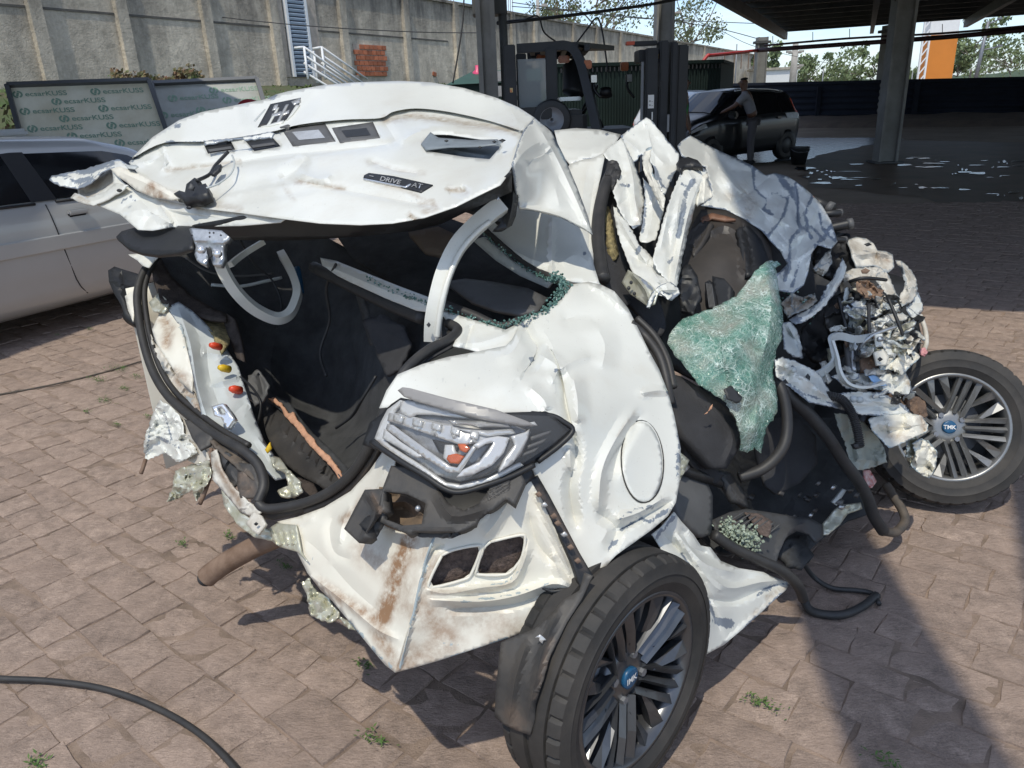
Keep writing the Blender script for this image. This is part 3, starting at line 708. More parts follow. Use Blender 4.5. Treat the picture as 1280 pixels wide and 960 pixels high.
# ================================================================== foliage helper
def leaf_mat(name, c, c2): return mat(name, c, 0.75, col2=c2, vscale=3.5, spec=.25, detail=3)
lf_eu = leaf_mat('eucalyptus_leaves', (0.10, 0.13, 0.06), (0.17, 0.19, 0.11))
lf_dk = leaf_mat('dark_leaves', (0.03, 0.06, 0.018), (0.07, 0.10, 0.03))
lf_far = leaf_mat('distant_leaves', (0.12, 0.17, 0.07), (0.19, 0.23, 0.13))
lf_red = mat('red_brown_leaves', (0.24, 0.11, 0.07), 0.8, col2=(0.09, 0.15, 0.05), vscale=5)
barkm = mat('pale_bark', (0.20, 0.17, 0.14), 0.9, var=.4, vscale=4)
def leaves(clumps, n, size, rnd):
    vs = []; fs = []
    for _ in range(n):
        c, r = clumps[rnd.randrange(len(clumps))]
        d = Vector((rnd.gauss(0, 1), rnd.gauss(0, 1), rnd.gauss(0, .8))); d = d.normalized()*r*rnd.random()**.45
        p = c+d; s = size*rnd.uniform(.6, 1.3)
        a = Vector((rnd.gauss(0, 1), rnd.gauss(0, 1), rnd.gauss(0, .6))).normalized(); b = a.orthogonal().normalized(); q = a.cross(b)*rnd.uniform(.4, .7)
        i = len(vs); vs += [p-b*s*.5, p+q*s*.5, p+b*s*.5, p-q*s*.5]; fs.append((i, i+1, i+2, i+3))
    return mesh_from(vs, fs)
def tree(name, label, base, h, spread, m, seed, group=None, n=1500, leaf=.5, trunk=.35, bare=.45, lean=0.0, cat='tree', clumpn=14):
    r = random.Random(seed); root = thing(name, label, cat, base, group=group, world=True); base = Vector(base)
    vs, fs = [], []
    def add(a, b, r0, r1):
        v, f = tube_geo([a, a.lerp(b, .5)+Vector((r.uniform(-.03, .03)*h, 0, 0)), b], circ(1, 6), radii=[r0, (r0+r1)/2, r1]); k = len(vs); vs.extend(v); fs.extend([tuple(k+q for q in e) for e in f])
    fork = base+Vector((lean*h*.5, 0, h*bare)); add(base, fork, trunk*.5, trunk*.33)
    clumps = []
    for k in range(clumpn):
        a = r.uniform(0, 6.28); rad = spread*math.sqrt(r.random()); z = h*(bare+.08+(1-bare-.12)*r.random())
        c = base+Vector((lean*h+math.cos(a)*rad, math.sin(a)*rad, z)); clumps.append((c, spread*r.uniform(.22, .42)))
        if k % 2 == 0: add(fork.lerp(base+Vector((lean*h, 0, h*.8)), r.uniform(0, .7)), c, trunk*.2, trunk*.06)
    link('trunk', mesh_from(vs, fs, True), barkm, root); link('crown', leaves(clumps, n, leaf, r), m, root); return root
# ================================================================== TREES AND FAR THINGS
tree('eucalyptus_tree', 'tall open-crowned eucalyptus above the concrete wall, seen left of the steel post', tuple(G(745, 128)*0+P(745, 118, 60)*1)[:2]+(0.0,), 11.6, 4.6, lf_eu, 3, n=3400, leaf=.26, bare=.42, group=None, clumpn=22)
tree('eucalyptus_tree', 'slender eucalyptus partly hidden behind the dark steel post', tuple(P(862, 110, 66))[:2]+(0.0,), 10.6, 3.6, lf_eu, 4, n=2000, leaf=.26, bare=.4, clumpn=16)
tree('eucalyptus_tree', 'low pale eucalyptus just above the wall beside the tallest eucalyptus', tuple(P(702, 120, 66))[:2]+(0.0,), 9.0, 3.0, lf_eu, 8, n=1500, leaf=.26, bare=.4, clumpn=12)
FT = [(955, 74, 5.6, 2.0, 'bare-stemmed tree just right of the leftmost far steel post'), (1008, 84, 4.6, 2.4, 'small round tree between the utility pole and the tall post'), (1056, 84, 4.9, 3.0, 'widest round tree above the dark fence'), (1032, 88, 3.4, 3.2, 'low pale tree between two round ones above the dark fence'), (1092, 86, 6.2, 1.8, 'thin reddish tree touching the edge of the concrete column'), (1128, 90, 3.2, 2.4, 'low bushy tree between the concrete column and the orange pylon'), (1184, 84, 6.0, 1.5, 'tree half hidden by the orange pylon'), (1212, 80, 8.0, 2.4, 'tallest far tree, beside the leaning lamp pole'), (1196, 82, 5.0, 2.2, 'low tree between the orange pylon and the tallest far tree'), (1262, 86, 5.4, 3.4, 'broad tree at the right edge of the picture'), (1236, 110, 4.8, 4.0, 'hazy low tree far behind the lamp pole')]
for i, (px, d, h, s, lb) in enumerate(FT):
    p = P(px, 100, d); tree('far_tree', lb, (p.x, p.y, 0), h, s, lf_far, 40+i, n=900, leaf=.42, trunk=.3, bare=.3, clumpn=11, group='trees beyond the dark fence')
hz = []; hf = []
for i in range(60):
    px = -200+i*30; p = P(px, 110, 190); q = P(px, 110, 189)
    hz += [Vector((q.x, q.y, -1)), Vector((p.x, p.y, 2.2+2.6*abs(noise.noise(Vector((i*.35, 2, 0))))+1.2*abs(noise.noise(Vector((i*1.4, 5, 0))))))]
for i in range(59): hf.append((i*2, i*2+2, i*2+3, i*2+1))
tag(link('far_woods', mesh_from(hz, hf), mat('far_woods', (0.10, 0.14, 0.10), .95, var=.4, vscale=.5)), 'hazy line of far woods on the horizon', kind='stuff')
# orange and white pylon
orangem = mat('orange_cladding', (0.62, 0.21, 0.025), 0.5, var=.12, vscale=.6)
py_ = thing('pylon', 'tall orange roadside pylon with a white top', 'pylon', tuple(P(1166, 102, 62)), world=True)
D_ = 62.0
def vert_pts(px, py_bot, py_top, d):
    """a vertical line standing at (px, py_bot), reaching picture row py_top"""
    b = P(px, py_bot, d); z0, z1 = b.z, b.z+20
    for _ in range(40):
        zm = (z0+z1)/2
        if proj((b.x, b.y, zm))[1] > py_top: z0 = zm
        else: z1 = zm
    return b, Vector((b.x, b.y, z0))
b0, m0 = vert_pts(1166, 112, 44, D_); _, t0 = vert_pts(1166, 112, 6, D_)
b0.z = 0
box('orange_body', (b0.x, b0.y, (m0.z)/2), (2.2, 1.2, m0.z), orangem, py_); box('white_top', (b0.x, b0.y, (m0.z+t0.z)/2), (2.2, 1.2, t0.z-m0.z), whp, py_)
polem = mat('pole_concrete', (0.38, 0.36, 0.33), 0.9, var=.3, vscale=2); steelg = mat('grey_pole_steel', (0.22, 0.23, 0.25), .5, .5, var=.2)
def pole(name, label, px, ytop, d, r, lean=0.0, m=polem, cat='pole', arms=()):
    b, t = vert_pts(px, 112, ytop, d); b.z = 0; root = thing(name, label, cat, tuple(b), world=True); t = t+Vector((lean*t.z, 0, 0))
    tube('shaft', [b, t], r, m, root, n=1, k=8, radii=[1.2, .8])
    for (h, ln, dz) in arms:
        q = b.lerp(t, h); tube('arm', [q, q+Vector((ln, 0, dz))], r*.35, m, root, n=1, k=6); box('fitting', q+Vector((ln, 0, dz+.05)), (.35, .2, .16), m, root)
    return root
pole('utility_pole', 'pale concrete utility pole above the wall end, left of the round trees', 990, 54, 60, .28, arms=((.86, -.5, 0), (.86, .5, 0), (.62, .55, .1)))
pole('lamp_pole', 'leaning grey lamp pole right of the orange pylon', 1216, 27, 70, .16, lean=.07, m=steelg, arms=((.96, 1.0, .4), (.62, 1.6, .25)))
pole('utility_pole', 'white concrete utility pole behind the concrete wall, right of the first eucalyptus', 838, 2, 62, .22, arms=((.9, .5, 0),))
pole('utility_pole', 'thin pole standing behind the wall above the forklift, left of the eucalyptus', 675, 0, 48, .12, arms=((.95, .4, 0),))
for px, yt, lb in ((918, 55, 'thin antenna mast behind the wall end'), (1027, 85, 'short thin antenna between the round trees'), (1138, 90, 'short dark post standing behind the fence beside the column')):
    pole('antenna', lb, px, yt, 52, .045, m=steelg, cat='antenna')
tr = thing('truss_mast', 'lattice mast standing beside the orange pylon', 'mast', tuple(P(1147, 110, 58)), world=True)
b, t = vert_pts(1149, 112, 24, 58); b.z = 0; bm = bmesh.new()
for dx in (-.25, .25): add_beam(bm, b+Vector((dx, 0, 0)), t+Vector((dx, 0, 0)), .12, .12)
for k in range(9): add_beam(bm, b.lerp(t, k/9)+Vector((-.25, 0, 0)), b.lerp(t, (k+1)/9)+Vector((.25, 0, 0)), .07, .07)
link('lattice', bm_mesh(bm), whp, tr)
ho = thing('white_outbuilding', 'low white building seen over the end of the concrete wall', 'building', tuple(P(962, 100, 70)), world=True)
b, t = vert_pts(965, 108, 88, 70); b.z = 0; box('wall', (b.x, b.y, t.z/2), (3.4, 3, t.z), whp, ho); box('roof', (b.x, b.y, t.z+.1), (3.8, 3.4, .2), concm, ho)
gt = thing('wire_gate', 'rusty wire frame on top of the concrete wall end', 'frame', tuple(P(930, 80, 46)), world=True)
for px in (905, 917, 926, 935, 942):
    a = P(px, 86, 46); bm = bmesh.new(); add_beam(bm, a, a+Vector((0, 0, 1.0)), .05, .05); link('upright', bm_mesh(bm), rust, gt)
bm = bmesh.new(); add_beam(bm, P(905, 86, 46)+Vector((0, 0, 1)), P(942, 86, 46)+Vector((0, 0, 1)), .05, .05); link('rail', bm_mesh(bm), rust, gt)

# dark corrugated fence across the back of the yard
fencem = mat('dark_blue_sheet_fence', (0.016, 0.021, 0.034), 0.7, var=.35, vscale=1.2, spec=.2)
fr = thing('corrugated_fence', 'long dark blue fence of ribbed metal sheets across the back of the yard', 'fence', (fa.x, fa.y, 0.0), world=True)
A0 = Vector((fa.x, fa.y, 0)); B0 = Vector((fb.x, fb.y, 0)); ld = (B0-A0); LN = ld.length; ld.normalize()
def ftop(t): return 1.70-(0.32)*t
nP = 9
for k in range(nP):
    vs = []; fs = []; q = 26
    s0, s1 = -0.06+1.22*k/nP, -0.06+1.22*(k+1)/nP+0.004
    for i in range(q+1):
        for s in (s0, s1):
            z = .05+(ftop(s)-.05)*i/q; vs.append(A0+ld*(s*LN)+fnr*(.05*(i % 4 in (1, 2))+.004*(k % 2))+Vector((0, 0, z)))
    for i in range(q): fs.append((i*2, i*2+1, i*2+3, i*2+2))
    o = link('sheet', mesh_from(vs, fs), fencem, fr); md = o.modifiers.new('t', 'SOLIDIFY'); md.thickness = .01
bm = bmesh.new(); add_beam(bm, A0+ld*(-.06*LN)+Vector((0, 0, ftop(0)+.03)), A0+ld*(1.16*LN)+Vector((0, 0, ftop(1.16)+.03)), .08, .06); link('top_rail', bm_mesh(bm), fencem, fr)
for s in (.02, .33, .62, .905): box('fence_post', A0+ld*(s*LN)+fnr*.12+Vector((0, 0, .7)), (.16, .12, 1.5), fencem, fr)

# ================================================================== CANOPY
Q1 = Vector((0.41, 0.912, 0)); Q2 = Vector((0.912, -0.41, 0)); CZ = 4.0
shift = Vector((-SUN_DIR.x/SUN_DIR.z, -SUN_DIR.y/SUN_DIR.z, 0))
e_ = G(1155, 383); fe = Vector((e_.x, e_.y, 0))-shift*CZ         # point of the front edge from its shadow
lf = Vector((5.3, 20.8, 0))                                      # point of the left edge
a = np.array([[Q1.x, -Q2.x], [Q1.y, -Q2.y]]); s_ = np.linalg.solve(a, np.array([fe.x-lf.x, fe.y-lf.y]))
NL = lf+Q1*s_[0]                                                 # near left corner
farp = P(955, 42, 35.2); LEN = (Vector((farp.x, farp.y, 0))-NL).dot(Q1); WID = 15.0
roofm = mat('dark_roof_sheet', (0.035, 0.035, 0.036), 0.7, var=.4, vscale=1.3, spec=.2)
steel = mat('canopy_steel', (0.11, 0.115, 0.115), 0.6, var=.35, vscale=2, spec=.3)
colm = mat('grey_column_paint', (0.26, 0.26, 0.245), 0.75, col2=(0.17, 0.165, 0.15), vscale=2.2, bump=.2, bscale=14)
cr = thing('canopy', 'dark sheet metal canopy roof on steel columns over the yard', 'canopy', tuple(NL+Vector((0, 0, 0))), world=True)
vs = []; fs = []; nx = 140
for i in range(nx+1):
    s = WID*i/nx; z = CZ+(.045 if i % 2 else 0)+.02*s*0
    vs += [NL+Q2*s+Vector((0, 0, z)), NL+Q2*s+Q1*LEN+Vector((0, 0, z))]
for i in range(nx): fs.append((i*2, i*2+2, i*2+3, i*2+1))
o = link('roof_sheet', mesh_from(vs, fs), roofm, cr); md = o.modifiers.new('t', 'SOLIDIFY'); md.thickness = .01; md.offset = 1
for k in range(18):
    s = .12+k*(LEN-.3)/17; bm = bmesh.new(); add_beam(bm, NL+Q1*s+Vector((0, 0, CZ-.09)), NL+Q1*s+Q2*WID+Vector((0, 0, CZ-.09)), .07, .15); link('purlin', bm_mesh(bm), steel, cr)
for k in range(5):
    s = .2+k*3.6; bm = bmesh.new(); add_beam(bm, NL+Q2*s+Q1*.05+Vector((0, 0, CZ-.33)), NL+Q2*s+Q1*(LEN-.05)+Vector((0, 0, CZ-.33)), .16, .3); link('rafter', bm_mesh(bm), steel, cr)
# unseen overhead slab, added and shaped to shade a paving band and the bonnet
g0 = (G(1035, 740)+G(1165, 960))*.5; bd = Vector((0.115, 1.0, 0)).normalized(); gc = Vector((.79+.20, 1.62, 0))-shift*CZ
gcl = gc+bd*((NL.y-gc.y)/bd.y)
slab1 = thing('added_shade_slab', 'added unseen overhead slab that throws the broad shadow band on the paving', 'shade blocker', tuple(gc+Vector((0, 0, CZ))), world=True)
def shade_band_px():
    L1, L2 = G(985, 740), G(1065, 960); R1, R2 = G(1080, 660), G(1265, 960)
    return L1, L2, R1, R2
L1, L2, R1, R2 = shade_band_px()
sh = -shift*CZ+Vector((0, 0, CZ))
dl = (L1-L2).normalized(); dr = (R1-R2).normalized()
q = [L2-dl*1.2+sh, R2-dr*1.2+sh, R1+dr*2.2+sh, L1+dl*2.4+sh]
vs = [v for v in q]+[v+Vector((0, 0, .12)) for v in q]
link('flange', mesh_from(vs, [(3, 2, 1, 0), (4, 5, 6, 7), (0, 1, 5, 4), (1, 2, 6, 5), (2, 3, 7, 6), (3, 0, 4, 7)]), steel, slab1)
k1, k2 = G(1270, 640), G(1294, 780); kd = (k1-k2).normalized(); kr = Vector((kd.y, -kd.x, 0))  # second unseen slab, added to throw the narrower shadow beside the front wheel
slab2 = thing('added_shade_slab', 'second added unseen slab, shading the paving by the front wheel of the wreck', 'shade blocker', tuple(k1+sh), world=True)
q = [k2-kd*1.6+sh, k2-kd*1.6+kr*.42+sh, k1+kd*1.15+kr*.42+sh, k1+kd*1.05+sh]
link('flange', mesh_from(q+[v+Vector((0, 0, .12)) for v in q], [(3, 2, 1, 0), (4, 5, 6, 7), (0, 1, 5, 4), (1, 2, 6, 5), (2, 3, 7, 6), (3, 0, 4, 7)]), steel, slab2)
colr = []
# unseen roof added on the left to shade the sedan and the sign boards
la, lb_ = G(0, 450), G(150, 396); ldn = Vector((lb_.x-la.x, lb_.y-la.y, 0)).normalized(); ln0 = Vector((la.x, la.y, 0))-shift*3.6
lt_ = thing('added_shade_roof', 'added unseen sheet metal roof that shades the silver sedan and the sign boards', 'roof', tuple(ln0), world=True)
vs = []; fs = []
for i in range(41):
    p = ln0-ldn*2.5+ldn*(8.6*i/40)+Vector((0, 0, 3.6+(.03 if i % 2 else 0))); vs += [p, p+Vector((-ldn.y, ldn.x, 0))*5.5+Vector((0, 0, .5))]
for i in range(40): fs.append((i*2, i*2+2, i*2+3, i*2+1))
link('roof_sheet', mesh_from(vs, fs), roofm, lt_).modifiers.new('t', 'SOLIDIFY').thickness = .01
for k in range(3):
    p = ln0-ldn*1.5+ldn*(3.0*k)+Vector((-ldn.y, ldn.x, 0))*5.2; box('shade_roof_post', (p.x, p.y, 2.0), (.12, .12, 4.0), steel, lt_)
def column(name, label, base, w_, h, px_group='canopy columns', cap=True, rz=0.0):
    r = thing(name, label, 'column', tuple(base), world=True, group=px_group)
    bm = bmesh.new()
    hw = w_/2
    add_box(bm, (base.x, base.y, h/2), (w_*.94, w_*.5, h), rz=rz)
    link('web', bm_mesh(bm), colm, r)
    for sg in (-1, 1):
        off = Vector((math.cos(rz), math.sin(rz), 0))*sg*(hw-.02)
        box('flange', (base.x+off.x, base.y+off.y, h/2), (.05, w_*.98, h+.004), colm, r, rz=rz)
    box('base_plate', (base.x, base.y, .015), (w_*1.5, w_*1.5, .03), steel, r, rz=rz)
    if cap: box('cap_plate', (base.x, base.y, h-.2), (w_*1.5, w_*1.2, .1), steel, r, rz=rz)
    return r
c4 = G(1106, 203); column('canopy_column', 'nearest thick grey canopy column standing on the wet ground', c4, .36, CZ-.5, rz=-.1)
c5 = P(1100, 156, 30); c5.z = 0; column('canopy_column', 'far grey canopy column just behind the nearest thick one', c5, .5, CZ-.5)
c6 = P(946, 150, 34.0); c6.z = 0; column('canopy_column', 'pale grey canopy column behind the black hatchback', c6, .42, CZ-.46)
c7 = P(827, 150, 15.6); c7.z = 0; column('canopy_column', 'dark canopy column rising behind the forklift mast', c7, .34, CZ-.1, cap=False)
c8 = P(613, 150, 8.3); c8.z = 0; r8 = column('canopy_column', 'steel column with a box on it, left of the forklift', c8, .19, 4.0, cap=False)
q = P(612, 8, 8.2); box('junction_box', (q.x, q.y, q.z+.16), (.37, .34, .5), steel, r8, bev=.01)
tube('downpipe', [P(628, 18, 8.15), P(630, 60, 8.15), Vector((P(632, 130, 8.15).x, c8.y-.15, 0))], .045, steel, r8, n=3)
c9 = P(1284, 155, 27); c9.z = 0; column('canopy_column', 'far canopy column at the right edge of the picture', c9, .4, CZ-.4)
# knee brace of the nearest column
bm = bmesh.new(); add_beam(bm, Vector((c4.x-.1, c4.y, 2.95)), Vector((c4.x-1.0, c4.y+.4, 3.7)), .16, .2); link('knee_brace', bm_mesh(bm), steel, cr)

# pipes and cables
redm = mat('red_pipe_paint', (0.42, 0.03, 0.03), .45, var=.2, vscale=3); dpipe = mat('dark_pipe_paint', (0.06, 0.03, 0.035), .5, var=.3, vscale=3)
pr = thing('fire_pipe', 'red fire pipe bending up from the green shed and running under the canopy', 'pipe', tuple(P(880, 80, 24)), world=True)
tube('red_length', [P(874, 84, 24), P(884, 70, 24), P(890, 69, 24.2), P(920, 66, 26), P(946, 63, 28)], .055, redm, pr, n=4)
tube('dark_length', [P(946, 63, 28), P(1040, 56.5, 27), P(1180, 46.5, 25), P(1300, 35.5, 23.5)], .075, dpipe, pr, n=4)
pr2 = thing('conduit', 'thin dark conduit hung above the fire pipe under the canopy', 'pipe', tuple(P(960, 56, 27)), world=True)
tube('tube', [P(955, 57, 27), P(1060, 48, 26), P(1180, 41.5, 25), P(1300, 31, 23)], .035, dpipe, pr2, n=4)
for px, y0, y1 in ((966, 45, 56), (1016, 40, 52), (1062, 36, 48), (1178, 30, 41)): tube('hanger', [P(px, y0, 26), P(px, y1, 26)], .012, dpipe, pr2, n=1, k=5)
cabm = mat('cable_sheath', (0.02, 0.02, 0.022), .6)
def cable(label, pts, r, group=None): return tag(tube('overhead_cable', [P(*p) for p in pts], r, cabm, None, n=6, k=5), label, 'cable', group)
cable('thin black cable sagging along the concrete wall from the left edge', [(-20, -6, 22), (120, -3, 21), (250, 18, 21), (380, 32, 21), (520, 40, 21), (620, 41, 21)], .014)
cable('thick dark pipe-like cable strung between the two steel posts', [(622, 29, 8.4), (690, 22, 9), (770, 12, 10), (822, 4, 11), (900, -12, 12)], .022)
cable('thin cable drooping below the thick one near the junction box', [(624, 30, 8.3), (650, 27, 8.5), (672, 20, 8.7), (680, 40, 8.8), (695, 52, 8.9)], .010)
cable('loop of cable hanging over the forklift roof', [(722, 52, 9), (734, 36, 9.2), (746, 22, 9.3), (752, 36, 9.3), (756, 60, 9.2), (760, 90, 9.2)], .011)
cable('long vertical wire hanging in front of the wall left of the junction box', [(580, -5, 9), (578, 30, 9), (572, 70, 9), (566, 104, 9)], .010)
for k, (pts, lb) in enumerate(((((640, 3, 30), (720, 14, 30), (800, 23, 31), (960, 30, 34)), 'upper of the thin power lines crossing the sky over the eucalyptus'), (((640, 8, 30), (760, 18, 30), (880, 32, 32), (960, 52, 34)), 'lower of the thin power lines crossing the sky over the eucalyptus'), (((850, 18, 40), (900, 38, 44), (950, 60, 50), (1040, 80, 60)), 'thin power line running down to the utility pole'))):
    cable(lb, pts, .016)

# ================================================================== GREEN SHED, DUMPSTER, SIGN BOARDS, SHRUBS
greenm = mat('dark_green_paint', (0.010, 0.022, 0.019), .7, var=.4, vscale=1.5, spec=.25); greenl = mat('green_lid', (0.03, 0.085, 0.06), .6, var=.3, vscale=2)
gs = thing('green_container', 'dark green corrugated container behind the black hatchback', 'container', tuple(Vector((P(850, 150, 21).x, P(850, 150, 21).y, 0))), world=True)
a0 = P(694, 150, 19); b1 = P(898, 150, 21); a0.z = b1.z = 0; b1c = P(914, 150, 24); b1c.z = 0
zt = 2.25
vs = []; fs = []
for i in range(121):
    p = a0.lerp(b1, i/120)+Vector((0, .018*(i % 2), 0)); vs += [p, p+Vector((0, 0, zt))]
for i in range(120): fs.append((i*2, i*2+2, i*2+3, i*2+1))
link('corrugated_side', mesh_from(vs, fs), greenm, gs)
link('end_wall', mesh_from([b1, b1c, b1c+Vector((0, 0, zt)), b1+Vector((0, 0, zt))], [(0, 1, 2, 3)]), greenm, gs)
link('roof', mesh_from([a0+Vector((0, -.05, zt)), b1+Vector((.05, -.05, zt)), b1c+Vector((0, 0, zt)), a0+Vector((0, 3.5, zt))], [(0, 1, 2, 3)]), greenm, gs).modifiers.new('t', 'SOLIDIFY').thickness = .08
bm = bmesh.new()
for i in range(40): p = a0.lerp(b1, (i+.5)/40); add_box(bm, p+Vector((0, -.05, zt-.16)), (.035, .03, .1))
link('vent_slots', bm_mesh(bm), black, gs)
dk = thing('dumpster', 'green lidded dumpster behind the steel column with a pink bottle on top', 'dumpster', tuple(Vector((P(595, 150, 13).x, P(595, 150, 13).y, 0))), world=True)
q0 = P(561, 106, 13); q1 = P(632, 101, 13)
vs = [Vector((x, y, z)) for x in (q0.x, q1.x+.6) for y in (q0.y, q0.y+1.4) for z in (0.12, q0.z)]
link('body', mesh_from(vs, [(0, 4, 5, 1), (4, 6, 7, 5), (6, 2, 3, 7), (2, 0, 1, 3)]), greenm, dk)
link('lid', mesh_from([Vector((q0.x-.05, q0.y-.05, q0.z)), Vector((q1.x+.65, q0.y-.05, q0.z)), Vector((q1.x+.65, q0.y+.7, q0.z+.22)), Vector((q0.x+.4, q0.y+.7, q0.z+.22)), Vector((q1.x+.65, q0.y+1.45, q0.z)), Vector((q0.x-.05, q0.y+1.45, q0.z))], [(0, 1, 2, 3), (3, 2, 4, 5), (0, 3, 5), (1, 4, 2)]), greenl, dk)
pb = P(597, 93, 13.5); bt = tag(tube('bottle', [pb-Vector((0, 0, .14)), pb+Vector((0, 0, .04)), pb+Vector((0, 0, .08)), pb+Vector((0, 0, .15))], .09, mat('pink_bottle', (.65, .06, .16), .35), None, n=1, k=10, radii=[1, 1, .4, .4]), 'pink plastic bottle standing on the green dumpster lid', 'bottle')
bt2 = tag(tube('bottle', [pb+Vector((.15, 0, -.14)), pb+Vector((.15, 0, .0)), pb+Vector((.15, 0, .03)), pb+Vector((.15, 0, .09))], .06, red_p, None, n=1, k=10, radii=[1, 1, .4, .4]), 'small red bottle beside the pink one on the dumpster', 'bottle')
pl_ = thing('pallet_stack', 'pale grey slatted stack between the steel column and the forklift', 'pallets', tuple(Vector((P(628, 150, 11).x, P(628, 150, 11).y, 0))), world=True)
for k in range(9): q = P(628, 92, 11); box('board', (q.x, q.y, 0.2+k*.2), (.5, .5, .14), mat('pale_grey_board', (.35, .36, .38), .8, var=.2), pl_)

# two leaning protected sign boards
boardm = mat('filmed_sign_board', (0.78, 0.75, 0.62), 0.5, col2=(0.56, 0.50, 0.36), vscale=1.7, stretch=(1, 1, .25), spec=.4, bump=.02, bscale=6)
boardm2 = mat('filmed_sign_board_pale', (0.42, 0.44, 0.43), 0.3, col2=(0.27, 0.27, 0.22), vscale=1.5, stretch=(1, 1, .3), spec=.5, bump=.04, bscale=4)
aluf = mat('dark_aluminium_frame', (0.13, 0.135, 0.14), .45, .6); printm = mat('green_film_print', (0.22, 0.33, 0.25), .6, spec=.3)
def text_mesh(body, size, bold=0.0):
    cu = bpy.data.curves.new('t', 'FONT'); cu.body = body; cu.size = size; cu.offset = bold
    o = bpy.data.objects.new('t', cu); COL.objects.link(o); bpy.context.view_layer.update()
    dg = bpy.context.evaluated_depsgraph_get(); me = bpy.data.meshes.new_from_object(o.evaluated_get(dg)); bpy.data.objects.remove(o); return me
def board(name, label, tl, tr_, bl, br, m, rows, lean=.18, group='leaning sign boards'):
    root = thing(name, label, 'sign board', tuple((bl+br)/2), group=group, world=True)
    x = (tr_-tl).normalized(); y = (tl-bl).normalized(); nrm = x.cross(y).normalized(); Wd = (tr_-tl).length; Ht = (tl-bl).length
    if nrm.y > 0: nrm = -nrm
    c = [bl, br, tr_, tl]
    vs = [v for v in c]+[v-nrm*.03 for v in c]
    link('panel', mesh_from(vs, [(0, 1, 2, 3), (7, 6, 5, 4), (0, 4, 5, 1), (1, 5, 6, 2), (2, 6, 7, 3), (3, 7, 4, 0)]), m, root)
    bm = bmesh.new()
    for a_, b_ in ((bl, br), (br, tr_), (tr_, tl), (tl, bl)): add_beam(bm, a_+nrm*.012, b_+nrm*.012, .05, .07, up=nrm)
    link('frame', bm_mesh(bm), aluf, root)
    tm = text_mesh('ecsarKUSS', .105, .0012); vs = []; fs = []
    def put(v, f, ox, oy):
        k = len(vs)
        for p in v: vs.append(bl+x*(ox+p[0])+y*(oy+p[1])+nrm*.004)
        for q_ in f: fs.append(tuple(k+i for i in q_))
    lv = [tuple(v.co) for v in tm.vertices]; lfc = [tuple(p.vertices) for p in tm.polygons]
    ring = []; rf = []
    for i in range(16):
        a_ = 2*math.pi*i/16
        for r_ in (.035, .058): ring.append((r_*math.cos(a_)-.08, r_*math.sin(a_)+.035, 0))
    rf = [(i*2, i*2+1, ((i+1) % 16)*2+1, ((i+1) % 16)*2) for i in range(16) if i not in (4, 12)]
    ring += [(-.1, .012, 0), (-.075, .0, 0), (-.058, .06, 0), (-.083, .065, 0)]; rf.append((32, 33, 34, 35))
    for ox, oy in rows(Wd, Ht): put(lv, lfc, ox, oy); put(ring, rf, ox, oy)
    link('lettering', mesh_from(vs, fs), printm, root)
    return root
d1 = 9.0
tl, tr1 = P(10, 108, d1), P(187, 102, d1+.25)
def down(p, px, py, d): return P(px, py, d)
bl1 = P(69, 330, 8.2); br1 = P(232, 318, 8.45)
# make the sides parallel
br1 = bl1+(tr1-tl)
def rows1(W_, H_):
    out = []; k = 0; y = H_-.17
    while y > .1:
        x = .14+.15*((k % 3) == 1)+.0*(k % 3)
        x = .16 if k % 2 == 0 else .56
        while x < W_-.5: out.append((x+.03*(k//2), y)); x += .86
        y -= .135; k += 1
    return out
board('sign_board', 'large film-covered sign board with repeated green lettering leaning behind the silver sedan', tl, tr1, bl1, br1, boardm, rows1)
tl2, tr2 = P(190, 106, d1+.5), P(321, 100, d1+.9); bl2 = P(240, 316, d1-.4); br2 = bl2+(tr2-tl2)
def rows2(W_, H_): return [(W_*.62, H_-.18), (W_*.22, H_-.28), (W_*.72, H_-.36), (W_*.45, H_-.5), (W_*.1, H_-.55)]
b2 = board('sign_board', 'paler reflective sign board with faint green lettering beside the larger one', tl2, tr2, bl2, br2, boardm2, rows2)
rd = P(313, 143, 8.9); rs = thing('round_sign', 'dark red round sign on a post in front of the paler sign board', 'sign', (rd.x, rd.y, 0), world=True)
tube('disc', [rd-Vector((0, .02, 0)), rd+Vector((0, .02, 0))], .17, mat('dull_red_sign', (.28, .02, .03), .5), rs, n=1, k=24); box('post', (rd.x, rd.y+.04, rd.z/2), (.04, .04, rd.z), steelg, rs)

